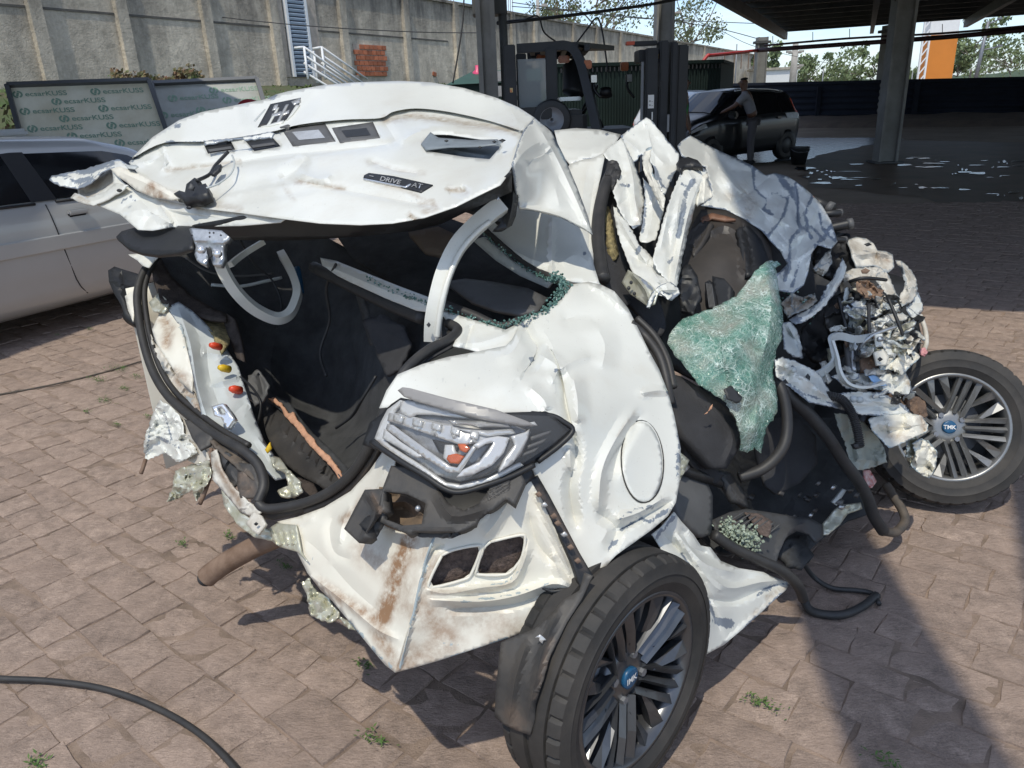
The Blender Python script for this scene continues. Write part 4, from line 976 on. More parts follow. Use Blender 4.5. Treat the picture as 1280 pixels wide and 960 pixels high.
def bush(name, label, c, r, m, n, leaf, seed, group=None):
    rnd = random.Random(seed); root = thing(name, label, 'shrub', (c[0], c[1], c[2]-r*.8), group=group, world=True)
    cl = [(Vector(c)+Vector((rnd.uniform(-1, 1)*r, rnd.uniform(-.5, .5)*r, rnd.uniform(-.6, .6)*r*.7)), r*rnd.uniform(.3, .5)) for _ in range(9)]
    link('foliage', leaves(cl, n, leaf, rnd), m, root)
    bm = bmesh.new()
    for k in range(6): add_beam(bm, Vector((c[0], c[1], c[2]-r*1.1)), cl[k][0], .03, .03)
    link('stems', bm_mesh(bm), barkm, root); return root
for i, (px, py, d, r, m, lb) in enumerate(((4, 150, 10, .62, lf_red, 'dark red-leaved shrub at the left edge of the big sign board'), (-8, 200, 10, .6, lf_dk, 'dark green shrub below the red-leaved one at the left edge'), (165, 103, 17, .42, lf_red, 'reddish shrub above the corner between the two sign boards'), (205, 102, 17, .40, lf_red, 'reddish brown shrub above the paler sign board'), (245, 101, 17, .40, lf_red, 'brown-tipped shrub right of the reddish ones'), (192, 82, 20, .38, lf_dk, 'sparse green twigs against the concrete wall'))):
    c = P(px, py, d); bush('shrub', lb, tuple(c), r, m, 420, .10, 70+i, 'shrubs on the bank')
fl = []
gl = []; gfc = []
rg = random.Random(77)
for k in range(9000):
    t = rg.uniform(-26, 20); off = rg.uniform(.2, 8.5)
    fall = max(0.25, 1-max(0, t-8)/40)
    z = np.interp(off, [-.3, 2.2, 4.5, 7, 9], [2.2*fall, 1.95*fall, 1.25*fall, .5*fall, 0]); p = WP(t, z, off); h = rg.uniform(.05, .2)*(.5 if off < 2.5 else 1); a_ = rg.uniform(0, 6.3); i = len(gl)
    gl += [p+Vector((math.cos(a_)*.05, math.sin(a_)*.05, 0)), p-Vector((math.cos(a_)*.05, math.sin(a_)*.05, 0)), p+Vector((rg.uniform(-.1, .1), rg.uniform(-.1, .1), h))]; gfc.append((i, i+1, i+2))
tag(link('bank_grass', mesh_from(gl, gfc), mat('bank_grass_blades', (.06, .13, .02), .8, col2=(.12, .13, .05), vscale=2)), 'rough green grass growing on the bank below the wall', kind='stuff')
# ================================================================== FORKLIFT (about 7.5 m away, seen from its side)
flm = mat('forklift_dark_grey', (0.028, 0.031, 0.036), .55, var=.3, vscale=4, spec=.4); fl2 = mat('forklift_black', (0.012, 0.013, 0.015), .5, var=.3, vscale=5)
amber = mat('amber_lamp', (.42, .10, .015), .3, var=.3, vscale=40); cabg = bpy.data.materials.new('dusty_cab_glass'); cabg.use_nodes = True
_b = cabg.node_tree.nodes['Principled BSDF']; _b.inputs['Base Color'].default_value = (.22, .25, .27, 1); _b.inputs['Alpha'].default_value = .62; _b.inputs['Roughness'].default_value = .25
FD = 7.4
fk = thing('forklift', 'dark grey forklift with an orange-lamped overhead guard and raised-mast stickers', 'forklift', (P(715, 150, FD).x, P(715, 150, FD).y, 0), world=True)
def pz(px, py, d=FD): return P(px, py, d)
def pbox(name, x0, y0, x1, y1, d, dep, m, parent, bev=.008, to_ground=False):
    """a box whose near face fills these picture columns and rows at distance d; it is dep deep"""
    a = P((x0+x1)/2, y0, d); b = P((x0+x1)/2, y1, d); wd = (x1-x0)*d/F; z0 = 0 if to_ground else b.z; yv = (a.y+b.y)/2
    return box(name, ((a.x+b.x)/2, yv+dep/2, (a.z+z0)/2), (wd, dep, a.z-z0), m, parent, bev=bev)
def pbeam(name, pts, wd, m, parent, n=5, ht=None):
    return tube(name, [P(*p) for p in pts], 1, m, parent, n=n, prof=rect(wd, ht or wd), smooth=False)
y_far = 1.05
# rear posts, roof, front pillars
for k, dd in enumerate((0, y_far)):
    D2 = FD+dd
    s = FD/D2
    def sx(x): return x if k == 0 else 640+(x-640)*s+14
    def sy(y): return y if k == 0 else 128+(y-128)*s+2
    pbox('rear_post', sx(631.5), sy(57), sx(646), sy(170), D2, .09, flm, fk)
    pbeam('guard_pillar', [(sx(646), sy(61), D2), (sx(690), sy(58), D2), (sx(706), sy(57), D2), (sx(717), sy(62), D2), (sx(726), sy(78), D2), (sx(734), sy(108), D2), (sx(741), sy(138), D2), (sx(748), sy(170), D2)], .085, flm, fk)
q = [P(660, 56, FD), P(722, 52, FD), P(768, 57, FD+y_far), P(690, 59, FD+y_far)]
vs = [v for v in q]+[v-Vector((0, 0, .05)) for v in q]
link('roof_plate', mesh_from(vs, [(3, 2, 1, 0), (4, 5, 6, 7), (0, 1, 5, 4), (1, 2, 6, 5), (2, 3, 7, 6), (3, 0, 4, 7)]), fl2, fk)
for k in range(6):
    a = P(664+k*14, 56, FD); bm = bmesh.new(); add_beam(bm, a+Vector((0, .02, -.02)), a+Vector((.06, y_far, -.02)), .05, .06); link('roof_bar', bm_mesh(bm), flm, fk)
pbox('side_pane', 648, 74, 683, 136, FD+.04, .01, cabg, fk, bev=0)
box('pane_sticker', P(660, 84, FD+.03), (.07, .006, .04), fl2, fk)
pbox('pane_frame', 683, 62, 697, 165, FD+.05, .06, flm, fk)
pbox('side_sill', 646, 134, 690, 150, FD, .1, fl2, fk)
# seat, headrest, wheel, lights
seatq = tube('seat_back', [P(716, 118, FD+.4), P(717, 112, FD+.4), P(717, 98, FD+.42), P(717, 86, FD+.45), P(716, 81, FD+.46)], .115, fl2, fk, n=3, k=14, radii=[.9]+[1.0]*11+[.7])
tube('beacon', [P(757, 120, FD+.3), P(757, 111, FD+.3)], .07, fl2, fk, n=1, k=14, radii=[1, .8])
for (x0, y0, x1, y1, d, m_) in ((698, 69.5, 712, 78.5, FD+.15, amber), (671, 68, 683, 74.5, FD+.9, amber), (729, 75, 740, 86, FD-.05, amber), (776, 77.5, 786, 88.5, FD+.95, amber)): pbox('turn_lamp', x0, y0, x1, y1, d, .07, m_, fk, bev=.01)
for (x0, y0, x1, y1, d) in ((738, 93, 747, 104, FD-.02), (783, 92, 791, 103, FD+.95)):
    o = pbox('work_lamp', x0, y0, x1, y1, d, .08, fl2, fk, bev=.01); pbox('lamp_glass', x0+1, y0+1, x1-1, y1-1, d-.012, .01, lampgrey, o, bev=0)
for px, d in ((745, FD), (787, FD+.95)): tube('lamp_stalk', [P(px-3, 103, d), P(px-2, 112, d), P(px+6, 122, d)], .015, fl2, fk, n=3, k=6)
# body
pbox('counterweight', 625, 158, 690, 190, FD-.02, 1.1, fl2, fk, bev=.06, to_ground=True)
pbox('engine_cover', 664, 138, 735, 190, FD+.1, .9, fl2, fk, bev=.05, to_ground=True)
pbox('chassis', 690, 162, 800, 190, FD+.05, .95, flm, fk, bev=.03, to_ground=True)
pbox('bonnet_plate', 699, 121, 727, 126, FD+.2, .5, mat('worn_metal_plate', (.45, .48, .52), .25, .6), fk, bev=.01)
tube('steering_column', [P(752, 160, FD+.45), P(738, 128, FD+.45)], .03, fl2, fk, n=1)
sw = P(736, 126, FD+.45); tube('steering_wheel', [sw+Vector((.17*math.cos(a)*.5, .17*math.sin(a), .17*math.cos(a)*.85)) for a in np.linspace(0, 6.28, 17)], .014, fl2, fk, n=1, k=6)
def simple_wheel(name, c, r, wd, axis, m_t, m_r, parent):
    ax = Vector(axis).normalized(); up = Vector((0, 0, 1)); sd = ax.cross(up).normalized(); up = sd.cross(ax)
    prof = [(-.5, .62), (-.5, .9), (-.42, .98), (-.2, 1), (.2, 1), (.42, .98), (.5, .9), (.5, .62)]
    def lathe(prof, k=32):
        vs = []; fs = []; n = len(prof)
        for i in range(k):
            a_ = 2*math.pi*i/k; dv = sd*math.cos(a_)+up*math.sin(a_)
            for o_, rr_ in prof: vs.append(Vector(c)+ax*(o_*wd)+dv*(rr_*r))
        for i in range(k):
            for j in range(n-1): fs.append((i*n+j, ((i+1) % k)*n+j, ((i+1) % k)*n+j+1, i*n+j+1))
        return mesh_from(vs, fs, True)
    o = link(name, lathe(prof), m_t, parent)
    sub('rim', lathe([(-.3, .0), (.3, .08), (.34, .12), (.2, .2), (.22, .5), (.42, .58), (.46, .63)]), m_r, o)
    return o
simple_wheel('wheel', P(664, 190, FD+.05), .28, .2, (0, -1, 0), tyre_m, fl2, fk)
simple_wheel('wheel', Vector((P(690, 150, FD).x, P(690, 150, FD).y+.05, P(690, 150, FD).z)), .19, .06, (0, -1, 0), fl2, steelg, fk)
simple_wheel('wheel', Vector((P(780, 180, FD).x, P(780, 180, FD).y, .35)), .35, .22, (0, -1, 0), tyre_m, steelg, fk)
# mast
for k, (x0, x1, dd, dp, yt) in enumerate(((807, 822, 0, .14, 61), (824, 835, .03, .2, 52), (838, 846, .06, .3, 53), (846, 859, .1, .75, 57))):
    pbox('mast_rail', x0, yt, x1, 190, FD-.1+dd, dp, flm if k != 3 else fl2, fk, bev=.012, to_ground=True)
for k, (x0, x1) in enumerate(((801, 804), (806, 807.4))): pbox('mast_chain', x0, 78, x1, 190, FD-.02, .03, steelg, fk, bev=0, to_ground=True)
pbox('lift_cylinder', 812, 74, 820, 190, FD+.25, .08, fl2, fk, to_ground=True)
pbox('mast_crosshead', 799, 62, 812, 78, FD-.12, .3, fl2, fk)
hd = pbox('mast_top_arm', 793, 51, 822, 57, FD-.14, .1, flm, fk); pbox('arm_tip', 783.5, 51.6, 794, 56.2, FD-.135, .09, mat('orange_red_tip', (.55, .09, .04), .5), fk, bev=.004)
for (x0, y0, x1, y1) in ((818.5, 62, 825, 78),):
    o = pbox('sticker', x0-3, y0, x1, y1, FD-.127, .004, fl2, fk, bev=0)
dlab = FD-.108
def sticker(x0, y0, x1, y1, m_=white_p): return pbox('sticker', x0, y0, x1, y1, dlab, .004, m_, fk, bev=0)
sticker(815.5, 87, 820, 95); o = sticker(810.5, 102, 821.5, 111.5); sticker(810, 118.5, 817.5, 135.5); sticker(814.5, 140, 816, 150); pbox('scale_strip', 834, 143, 836.5, 165, FD-.075, .004, mat('scale_strip', (.25, .26, .27), .6), fk, bev=0)
def label_text(s, px, py, d, size, m_, parent, bold=.0, dx=0):
    me = text_mesh(s, size, bold); p = P(px, py, d)
    me.transform(Matrix.Translation(p) @ Matrix.Rotation(math.pi/2, 4, 'X')); return link('lettering', me, m_, parent)
label_text('C \u20ac', 811.6, 110, dlab-.003, .082, fl2, fk, .002)
label_text('i', 817, 94, dlab-.003, .05, fl2, fk, .001)
for k, yy in enumerate((122, 128, 133)): label_text('= -', 811.2, yy, dlab-.003, .03, fl2, fk, .0006)
for (x0, y0, x1, y1, m_) in ((817, 64, 820.5, 70, mat('sticker_blue', (.03, .07, .3), .5)), (820, 63, 823, 67, red_p), (820.5, 67.5, 824, 73, yellow_p)): pbox('emblem', x0, y0, x1, y1, FD-.13, .002, m_, fk, bev=0)
label_text('S', 820.8, 72, FD-.134, .04, fl2, fk, .001)
for (x0, y0, x1, y1, m_) in ((632.8, 106, 635.6, 112, white_p), (637, 106, 640, 110, red_p), (637.5, 110, 641, 115.5, mat('sticker_cream', (.6, .45, .2), .5))): pbox('sticker', x0, y0, x1, y1, FD-.005, .004, m_, fk, bev=0)
label_text('S', 638, 115, FD-.008, .03, red_p, fk, .001)
# forks
for k in (0, .5): bm = bmesh.new(); a = Vector((P(858, 190, FD).x, P(800, 150, FD).y+.25+k, .12)); add_beam(bm, a, a+Vector((1.0, 0, 0)), .12, .045); link('fork', bm_mesh(bm), flm, fk)

# ================================================================== WHOLE CARS
def car_mat(n, c, metal=.0, rough=.3, coat=.6): return mat(n, c, rough, metal, var=.08, vscale=3, coat=coat)
carglass = mat('tinted_car_glass', (.010, .011, .013), .06, spec=.9); trimm = mat('car_black_trim', (.012, .012, .013), .5)
class Car:
    """a car body lofted from sections; x forward, y to the car's left"""
    def __init__(s, st): s.st = np.array(st, float)
    def sec(s, x):
        a = s.st; return [np.interp(x, a[:, 0], a[:, k]) for k in range(1, a.shape[1])]
    def pt(s, x, t, side):
        w_, zb, wr, zr, zs = s.sec(x)
        keys = [(0, 0, zs), (.08, w_*.86, zs), (.14, w_*.955, zs+.08), (.30, w_*.995, zs+.30), (.38, w_, (zs+.3+zb)/2+.06), (.46, w_*.985, zb-.06), (.50, w_*.955, zb), (.72, wr+(w_*.955-wr)*.08, zr-.07), (.78, wr*.9, zr-.02), (.88, wr*.55, zr+.012), (1.0, 0, zr+.02)]
        k = np.array(keys); y = np.interp(t, k[:, 0], k[:, 1]); z = np.interp(t, k[:, 0], k[:, 2]); return Vector((x, y*side, z))
    def body(s, nx=64):
        ts = [0, .08, .11, .14, .2, .26, .30, .34, .38, .42, .46, .485, .50, .55, .6, .65, .69, .72, .75, .78, .83, .88, .94, 1.0]
        xs = np.linspace(s.st[0, 0], s.st[-1, 0], nx); vs = []; fs = []; n = len(ts)
        for x in xs:
            for sd in (1, -1):
                for t in ts: vs.append(s.pt(x, t, sd))
        for i in range(nx-1):
            for h in (0, 1):
                for j in range(n-1):
                    a = i*2*n+h*n+j; b = a+2*n
                    fs.append((a, b, b+1, a+1) if h else (a, a+1, b+1, b))
        for i in (0, nx-1):
            r = [i*2*n+j for j in range(n)]+[i*2*n+n+j for j in range(n-1, -1, -1)]; fs.append(tuple(r if i else r[::-1]))
        me = mesh_from(vs, fs, True); bm = bmesh.new(); bm.from_mesh(me); bmesh.ops.remove_doubles(bm, verts=bm.verts[:], dist=1e-4); bmesh.ops.recalc_face_normals(bm, faces=bm.faces[:]); bm.to_mesh(me); bm.free(); me.polygons.foreach_set('use_smooth', [True]*len(me.polygons)); return me
    def panel(s, pts, side, off=.006, n=8):
        """pts: (x, t) corners of a quad; a sheet that follows the body surface"""
        vs = []; fs = []; a, b, c, d = [np.array(p) for p in pts]
        for i in range(n+1):
            for j in range(n+1):
                u, v = i/n, j/n; q = (a*(1-u)+b*u)*(1-v)+(d*(1-u)+c*u)*v
                p = s.pt(q[0], q[1], side); e = .02
                du = s.pt(q[0]+e, q[1], side)-s.pt(q[0]-e, q[1], side); dv = s.pt(q[0], min(1, q[1]+e), side)-s.pt(q[0], q[1]-e, side)
                nn = du.cross(dv)
                nn = nn.normalized() if nn.length > 1e-9 else Vector((0, side, 0))
                if nn.y*side < 0 and abs(nn.y) > .05 or (abs(nn.y) <= .05 and nn.z < 0): nn = -nn
                vs.append(p+nn*off)
        for i in range(n):
            for j in range(n): k = i*(n+1)+j; fs.append((k, k+n+1, k+n+2, k+1))
        return mesh_from(vs, fs, True)
    def line(s, pts, side, off=.004): return [s.pt(x, t, side)+Vector((0, side*off, 0)) for x, t in pts]
def build_car(name, label, st, mbody, loc, rz, cat='car', windows=(), seams=(), handles=(), mould=None, wheels=(), R=.3, lights=(), group=None, extra=None, sides=(1, -1)):
    root = thing(name, label, cat, loc, rz, group=group); c = Car(st); link('body', c.body(), mbody, root)
    for sd in sides:
        for pts in windows:
            o = link('side_window', c.panel(pts, sd), carglass, root)
        for pts in seams: tube('door_seam', c.line(pts, sd), .004, trimm, root, n=3, k=6)
        for x, t in handles:
            p = c.pt(x, t, sd)+Vector((0, sd*.02, 0)); o = box('door_handle', p, (.16, .035, .04), mbody, root, bev=.012); sub('handle_recess', bm_mesh(_bx((p.x, p.y-sd*.014, p.z-.012), (.15, .02, .045), .01)), trimm, o)
        if mould: link('side_moulding', c.panel(mould, sd, off=.012, n=12), mbody, root).modifiers.new('t', 'SOLIDIFY').thickness = .015
        for x in wheels:
            w_ = c.sec(x)[0]; o = tube('wheel_arch', [Vector((x, sd*(w_*.90), R)), Vector((x, sd*(w_*1.003), R))], R*1.14, trimm, root, n=1, k=32)
            simple_wheel('wheel', Vector((x, sd*(w_-.085), R)), R, .19, (0, sd, 0), tyre_m, alloy, root)
    for nm, pts, sd, m_ in lights: link(nm, c.panel(pts, sd, off=.008), m_, root)
    if extra: extra(root, c)
    return root, c
def _bx(c, s, bev=0):
    bm = bmesh.new(); add_box(bm, c, s, bev=bev); return bm
SED = [(-2.1, .55, .62, .4, .66, .3), (-2.0, .74, .90, .62, .96, .26), (-1.75, .80, .95, .64, 1.00, .22), (-1.35, .83, .95, .58, 1.04, .2), (-.75, .845, .94, .56, 1.33, .19), (-.1, .85, .93, .58, 1.375, .19), (.6, .85, .92, .57, 1.345, .19), (.95, .85, .915, .58, 1.26, .19), (1.5, .845, .90, .60, .98, .19), (1.8, .83, .86, .62, .92, .2), (2.2, .74, .74, .6, .78, .24), (2.4, .55, .6, .4, .64, .3)]
silver = mat('silver_car_paint', (.44, .44, .43), .34, .25, var=.05, vscale=4, coat=.5)
ps = G(97, 381, .19); fdv = Vector((.46, .888, 0)).normalized(); onv = Vector((fdv.y, -fdv.x, 0))
oc = Vector((ps.x, ps.y, 0))-onv*.80
def sed_extra(root, c):
    for sd in (1, -1): link('door_pillar', c.panel([(-.15, .512), (.035, .512), (-.01, .705), (-.17, .705)], sd, off=.009), trimm, root)
    for sd in (1, -1):
        for pts in ([(-1.24, .507), (-.13, .507)], [(.02, .507), (1.42, .507)]): tube('window_seal', c.line([pts[0], ((pts[0][0]+pts[1][0])/2, .507), pts[1]], sd, .006), .010, trimm, root, n=3, k=6)
    o = link('windscreen', c.panel([(.85, .745), (1.42, .745), (1.42, 1.0), (.85, 1.0)], 1, off=.01), carglass, root)
build_car('silver_sedan', 'silver grey sedan with dark windows parked beside the wreck', SED, silver, (oc.x, oc.y, 0), math.atan2(fdv.y, fdv.x),
    windows=[((-1.2, .515), (-.13, .515), (-.16, .70), (-.85, .70)), ((.02, .515), (1.38, .515), (.82, .70), (-.02, .70))],
    seams=[[(-.06, .50), (-.05, .38), (.02, .22), (.10, .13)], [(-1.15, .5), (-1.1, .40), (-.98, .3), (-.95, .14)], [(1.3, .5), (1.33, .38), (1.3, .14)], [(-1.0, .085), (1.2, .085)]],
    handles=[(.14, .452), (-.98, .452)], mould=((-.93, .335), (1.0, .335), (1.0, .365), (-.93, .365)), wheels=(-1.32, 1.62), R=.3, extra=sed_extra,
    sides=(-1, 1))
HAT = [(-1.75, .60, .72, .50, .80, .3), (-1.7, .74, .92, .60, 1.05, .25), (-1.5, .80, .96, .56, 1.38, .22), (-.9, .83, .95, .58, 1.46, .2), (-.1, .835, .93, .59, 1.49, .19), (.35, .835, .92, .57, 1.45, .19), (1.05, .82, .93, .62, 1.02, .19), (1.5, .78, .86, .60, .93, .22), (1.8, .66, .70, .50, .76, .27), (1.88, .5, .55, .4, .6, .3)]
blackcar = mat('black_car_paint', (.006, .007, .008), .32, .0, var=.2, vscale=3, coat=.35)
hv = Vector((-.82, -.57, 0)).normalized(); lv_ = Vector((-hv.y, hv.x, 0))
rw_ = G(976, 198); oh = Vector((rw_.x, rw_.y, 0))+hv*1.2-lv_*.70
foamm = mat('soap_foam', (.62, .66, .70), .5, var=.3, vscale=20)
def hat_extra(root, c):
    link('windscreen', c.panel([(.40, .74), (1.0, .76), (1.0, 1.0), (.40, 1.0)], 1, off=.01), carglass, root); link('windscreen', c.panel([(.40, .74), (1.0, .76), (1.0, 1.0), (.40, 1.0)], -1, off=.011), carglass, root)
    link('soap_foam', c.panel([(-1.62, .40), (-1.15, .43), (-1.1, .50), (-1.62, .50)], 1, off=.012), foamm, root)
    tube('roof_rail', [c.pt(x, .76, 1)+Vector((0, 0, .03)) for x in np.linspace(-1.3, .3, 8)], .015, chrome, root, n=1)
    for sd in (1, -1): box('door_mirror', c.pt(.72, .52, sd)+Vector((0, sd*.1, .05)), (.12, .2, .14), blackcar, root, bev=.03)
build_car('black_hatchback', 'wet black hatchback being washed under the canopy', HAT, blackcar, (oh.x, oh.y, 0), math.atan2(hv.y, hv.x),
    windows=[((-1.45, .52), (-1.02, .515), (-1.0, .70), (-1.30, .70)), ((-.97, .515), (-.12, .515), (-.12, .70), (-.95, .70)), ((-.05, .515), (.85, .515), (.40, .70), (-.05, .70))],
    seams=[[(-.08, .5), (-.06, .14)], [(-1.0, .5), (-.95, .3), (-.85, .14)], [(.95, .5), (.95, .14)]], handles=[(-.85, .455), (.1, .455)], wheels=(-1.2, 1.22), R=.29, extra=hat_extra,
    lights=[('headlight', ((1.38, .42), (1.74, .37), (1.76, .49), (1.40, .49)), 1, lampgrey), ('headlight', ((1.38, .42), (1.74, .37), (1.76, .49), (1.40, .49)), -1, lampgrey), ('tail_lamp', ((-1.66, .5), (-1.5, .5), (-1.45, .68), (-1.55, .68)), 1, red_p)])
# a car mostly hidden behind the forklift mast
whc = car_mat('white_car_paint', (.62, .64, .66))
gcp = P(797, 150, 17.0)
build_car('white_hatchback', 'white hatchback with red tail lamp glimpsed behind the forklift mast', HAT, whc, (gcp.x+1.5, gcp.y+1.5, 0), math.radians(58), windows=[((-1.45, .52), (-1.02, .515), (-1.0, .70), (-1.30, .70)), ((-.97, .515), (-.12, .515), (-.12, .70), (-.95, .70))], wheels=(-1.2, 1.22), R=.29,
    lights=[('tail_lamp', ((-1.72, .42), (-1.55, .42), (-1.52, .52), (-1.66, .52)), 1, red_p), ('tail_lamp', ((-1.72, .42), (-1.55, .42), (-1.52, .52), (-1.66, .52)), -1, red_p)])
wc_ = P(-14, 170, 7.6)
wcr = thing('white_car', 'corner of a white car at the left edge behind the silver sedan', 'car', (wc_.x, wc_.y, 0), world=True)
c_ = P(0, 175, 8.2)
box('body', (c_.x-.55, c_.y, (c_.z)/2+.1), (1.2, .9, c_.z), whc, wcr, bev=.12); box('roof_spoiler', (c_.x-.1, c_.y-.1, c_.z+.06), (.52, .8, .09), whc, wcr, bev=.03); box('tail_glass', (c_.x-.02, c_.y-.25, c_.z-.09), (.22, .45, .16), lampgrey, wcr, bev=.03)

# ================================================================== PEOPLE AND BUCKET
def skinned(name, joints, edges, m_, parent, subd=2):
    me = bpy.data.meshes.new('m'); me.from_pydata([tuple(j[0]) for j in joints], edges, []); o = link(name, me, m_, parent)
    sk = o.modifiers.new('skin', 'SKIN'); sk.use_smooth_shade = True
    for v, j in zip(me.skin_vertices[0].data, joints): v.radius = (j[1], j[1] if len(j) < 3 else j[2])
    me.skin_vertices[0].data[0].use_root = True
    s = o.modifiers.new('s', 'SUBSURF'); s.levels = subd; s.render_levels = subd; return o
skinm = mat('brown_skin', (.13, .065, .04), .5, var=.1); greyshirt = mat('grey_work_shirt', (.23, .23, .25), .85, var=.2, vscale=6); greytr = mat('dark_grey_trousers', (.085, .08, .085), .9, var=.2, vscale=5); hairm = mat('black_hair', (.008, .007, .006), .7); greenv = mat('green_vest', (.02, .30, .06), .7, var=.2, vscale=6); blacktop = mat('black_sleeves', (.015, .015, .017), .85)
def person(label, base, face, bend, shirt, trousers, reach, group=None, legspread=.1, vest=None):
    """face: heading (unit, plan); bend: lean of the trunk in radians; reach: the two hand targets relative to the shoulders"""
    root = thing('person', label, 'person', tuple(base), world=True, group=group); b = Vector(base); f = Vector(face).normalized(); l = Vector((-f.y, f.x, 0)); up = Vector((0, 0, 1))
    pel = b+up*.92; ch = pel+(up*math.cos(bend)+f*math.sin(bend))*.26; sh = pel+(up*math.cos(bend)+f*math.sin(bend))*.48; nk = sh+(up*math.cos(bend*.9)+f*math.sin(bend*.9))*.09; hd = nk+(up*math.cos(bend*.6)+f*math.sin(bend*.6))*.13
    body = [(pel, .13, .11), (ch, .145, .11), (sh, .13, .09), (nk, .055), (hd, .085, .10), (hd+up*.09, .07, .085)]; ed = [(0, 1), (1, 2), (2, 3), (3, 4), (4, 5)]
    hands = []
    for sd, r_ in ((1, reach[0]), (-1, reach[1])):
        s0 = sh+l*sd*.19; h_ = s0+f*r_[0]+l*sd*r_[1]+up*r_[2]; el = (s0+h_)/2+l*sd*.06-up*.06
        i = len(body); body += [(s0, .06), (el, .045), (h_, .032)]; ed += [(2, i), (i, i+1), (i+1, i+2)]
        pm = h_+(h_-el).normalized()*.07; j = len(body); body += [(pm, .034, .018)]; ed += [(i+2, j)]
        dv = (h_-el).normalized(); sd_ = l*sd
        for q in range(4):
            k = len(body); off = sd_*(q-1.5)*.018; body += [(pm+dv*.035+off, .0085), (pm+dv*(.065+.008*(q in (1, 2)))+off-up*.02, .007)]; ed += [(j, k), (k, k+1)]
        k = len(body); body += [(pm-sd_*.04-dv*.02, .010), (pm-sd_*.055+dv*.02, .008)]; ed += [(j, k), (k, k+1)]
    skinned('body', body, ed, skinm, root)
    tors = [(pel+up*.0, .145, .115), (ch, .160, .118), (sh, .145, .10), (nk-up*.03, .075, .07)]; te = [(0, 1), (1, 2), (2, 3)]
    for sd, r_ in ((1, reach[0]), (-1, reach[1])):
        s0 = sh+l*sd*.19; h_ = s0+f*r_[0]+l*sd*r_[1]+up*r_[2]; el = (s0+h_)/2+l*sd*.06-up*.06; i = len(tors); tors += [(s0, .075), (s0.lerp(el, .8), .066)]; te += [(2, i), (i, i+1)]
    skinned('shirt', tors, te, shirt, root)
    if vest: skinned('vest', [(pel+up*.02, .16, .13), (ch, .172, .13), (sh-up*.02, .15, .11)], [(0, 1), (1, 2)], vest, root)
    tr_ = [(pel+up*.03, .14, .118)]; te = []
    for sd in (1, -1):
        hp = pel+l*sd*.085-up*.06; kn = b+l*sd*(.09+legspread*.5)+up*.48+f*.03; an = b+l*sd*(.09+legspread)+up*.07; i = len(tr_); tr_ += [(hp, .098), (kn, .072), (an, .058)]; te += [(0, i), (i, i+1), (i+1, i+2)]
        bm = bmesh.new(); add_box(bm, an+f*.06-up*.025, (.27, .10, .085), rz=math.atan2(f.y, f.x), bev=.025); link('shoe', bm_mesh(bm), blacktop, root)
    skinned('trousers', tr_, te, trousers, root)
    h = skinned('hair', [(hd+up*.06-f*.015, .087, .098), (hd+up*.125-f*.01, .07, .08)], [(0, 1)], hairm, root)
    # face
    bm = bmesh.new(); add_box(bm, hd+f*.095+up*.01, (.035, .03, .05), rz=math.atan2(f.y, f.x), bev=.012)
    for sd in (1, -1): add_box(bm, hd+l*sd*.085+up*.01, (.035, .02, .06), rz=math.atan2(f.y, f.x), bev=.008)
    link('nose_and_ears', bm_mesh(bm, True), skinm, root)
    bm = bmesh.new()
    for sd in (1, -1): add_box(bm, hd+f*.088+l*sd*.035+up*.04, (.012, .026, .012), rz=math.atan2(f.y, f.x), bev=.004)
    add_box(bm, hd+f*.088-up*.045, (.012, .05, .012), rz=math.atan2(f.y, f.x), bev=.004); link('eyes_and_mouth', bm_mesh(bm), hairm, root)
    return root
mb = G(938, 206); person('person in a grey short-sleeved shirt and grey trousers leaning over to wash the black hatchback', (mb.x, mb.y, 0), (-.85, .35, 0), .38, greyshirt, greytr, ((.36, .02, -.28), (.30, .05, -.38)), legspread=.05)
g3 = P(850, 150, 14.2); person('person in a green vest standing half hidden behind the forklift mast', (g3.x, g3.y, 0), (.9, -.3, 0), .1, blacktop, greytr, ((.10, .06, -.5), (.12, .06, -.5)), vest=greenv)
bk = G(998, 205); bkr = thing('bucket', 'black bucket on the wet floor behind the black hatchback', 'bucket', (bk.x, bk.y, 0), world=True)
prof = [(0, .0, .12), (0, 0, .12)]
tube('pail', [Vector((bk.x, bk.y, .0)), Vector((bk.x, bk.y, .3)), Vector((bk.x, bk.y, .335)), Vector((bk.x, bk.y, .31))], .19, fl2, bkr, n=1, k=20, radii=[.72, 1.0, 1.06, .92])
tube('handle', [Vector((bk.x-.19, bk.y-.02, .31)), Vector((bk.x-.12, bk.y-.16, .25)), Vector((bk.x+.12, bk.y-.16, .25)), Vector((bk.x+.19, bk.y-.02, .31))], .006, steelg, bkr, n=5, k=5)

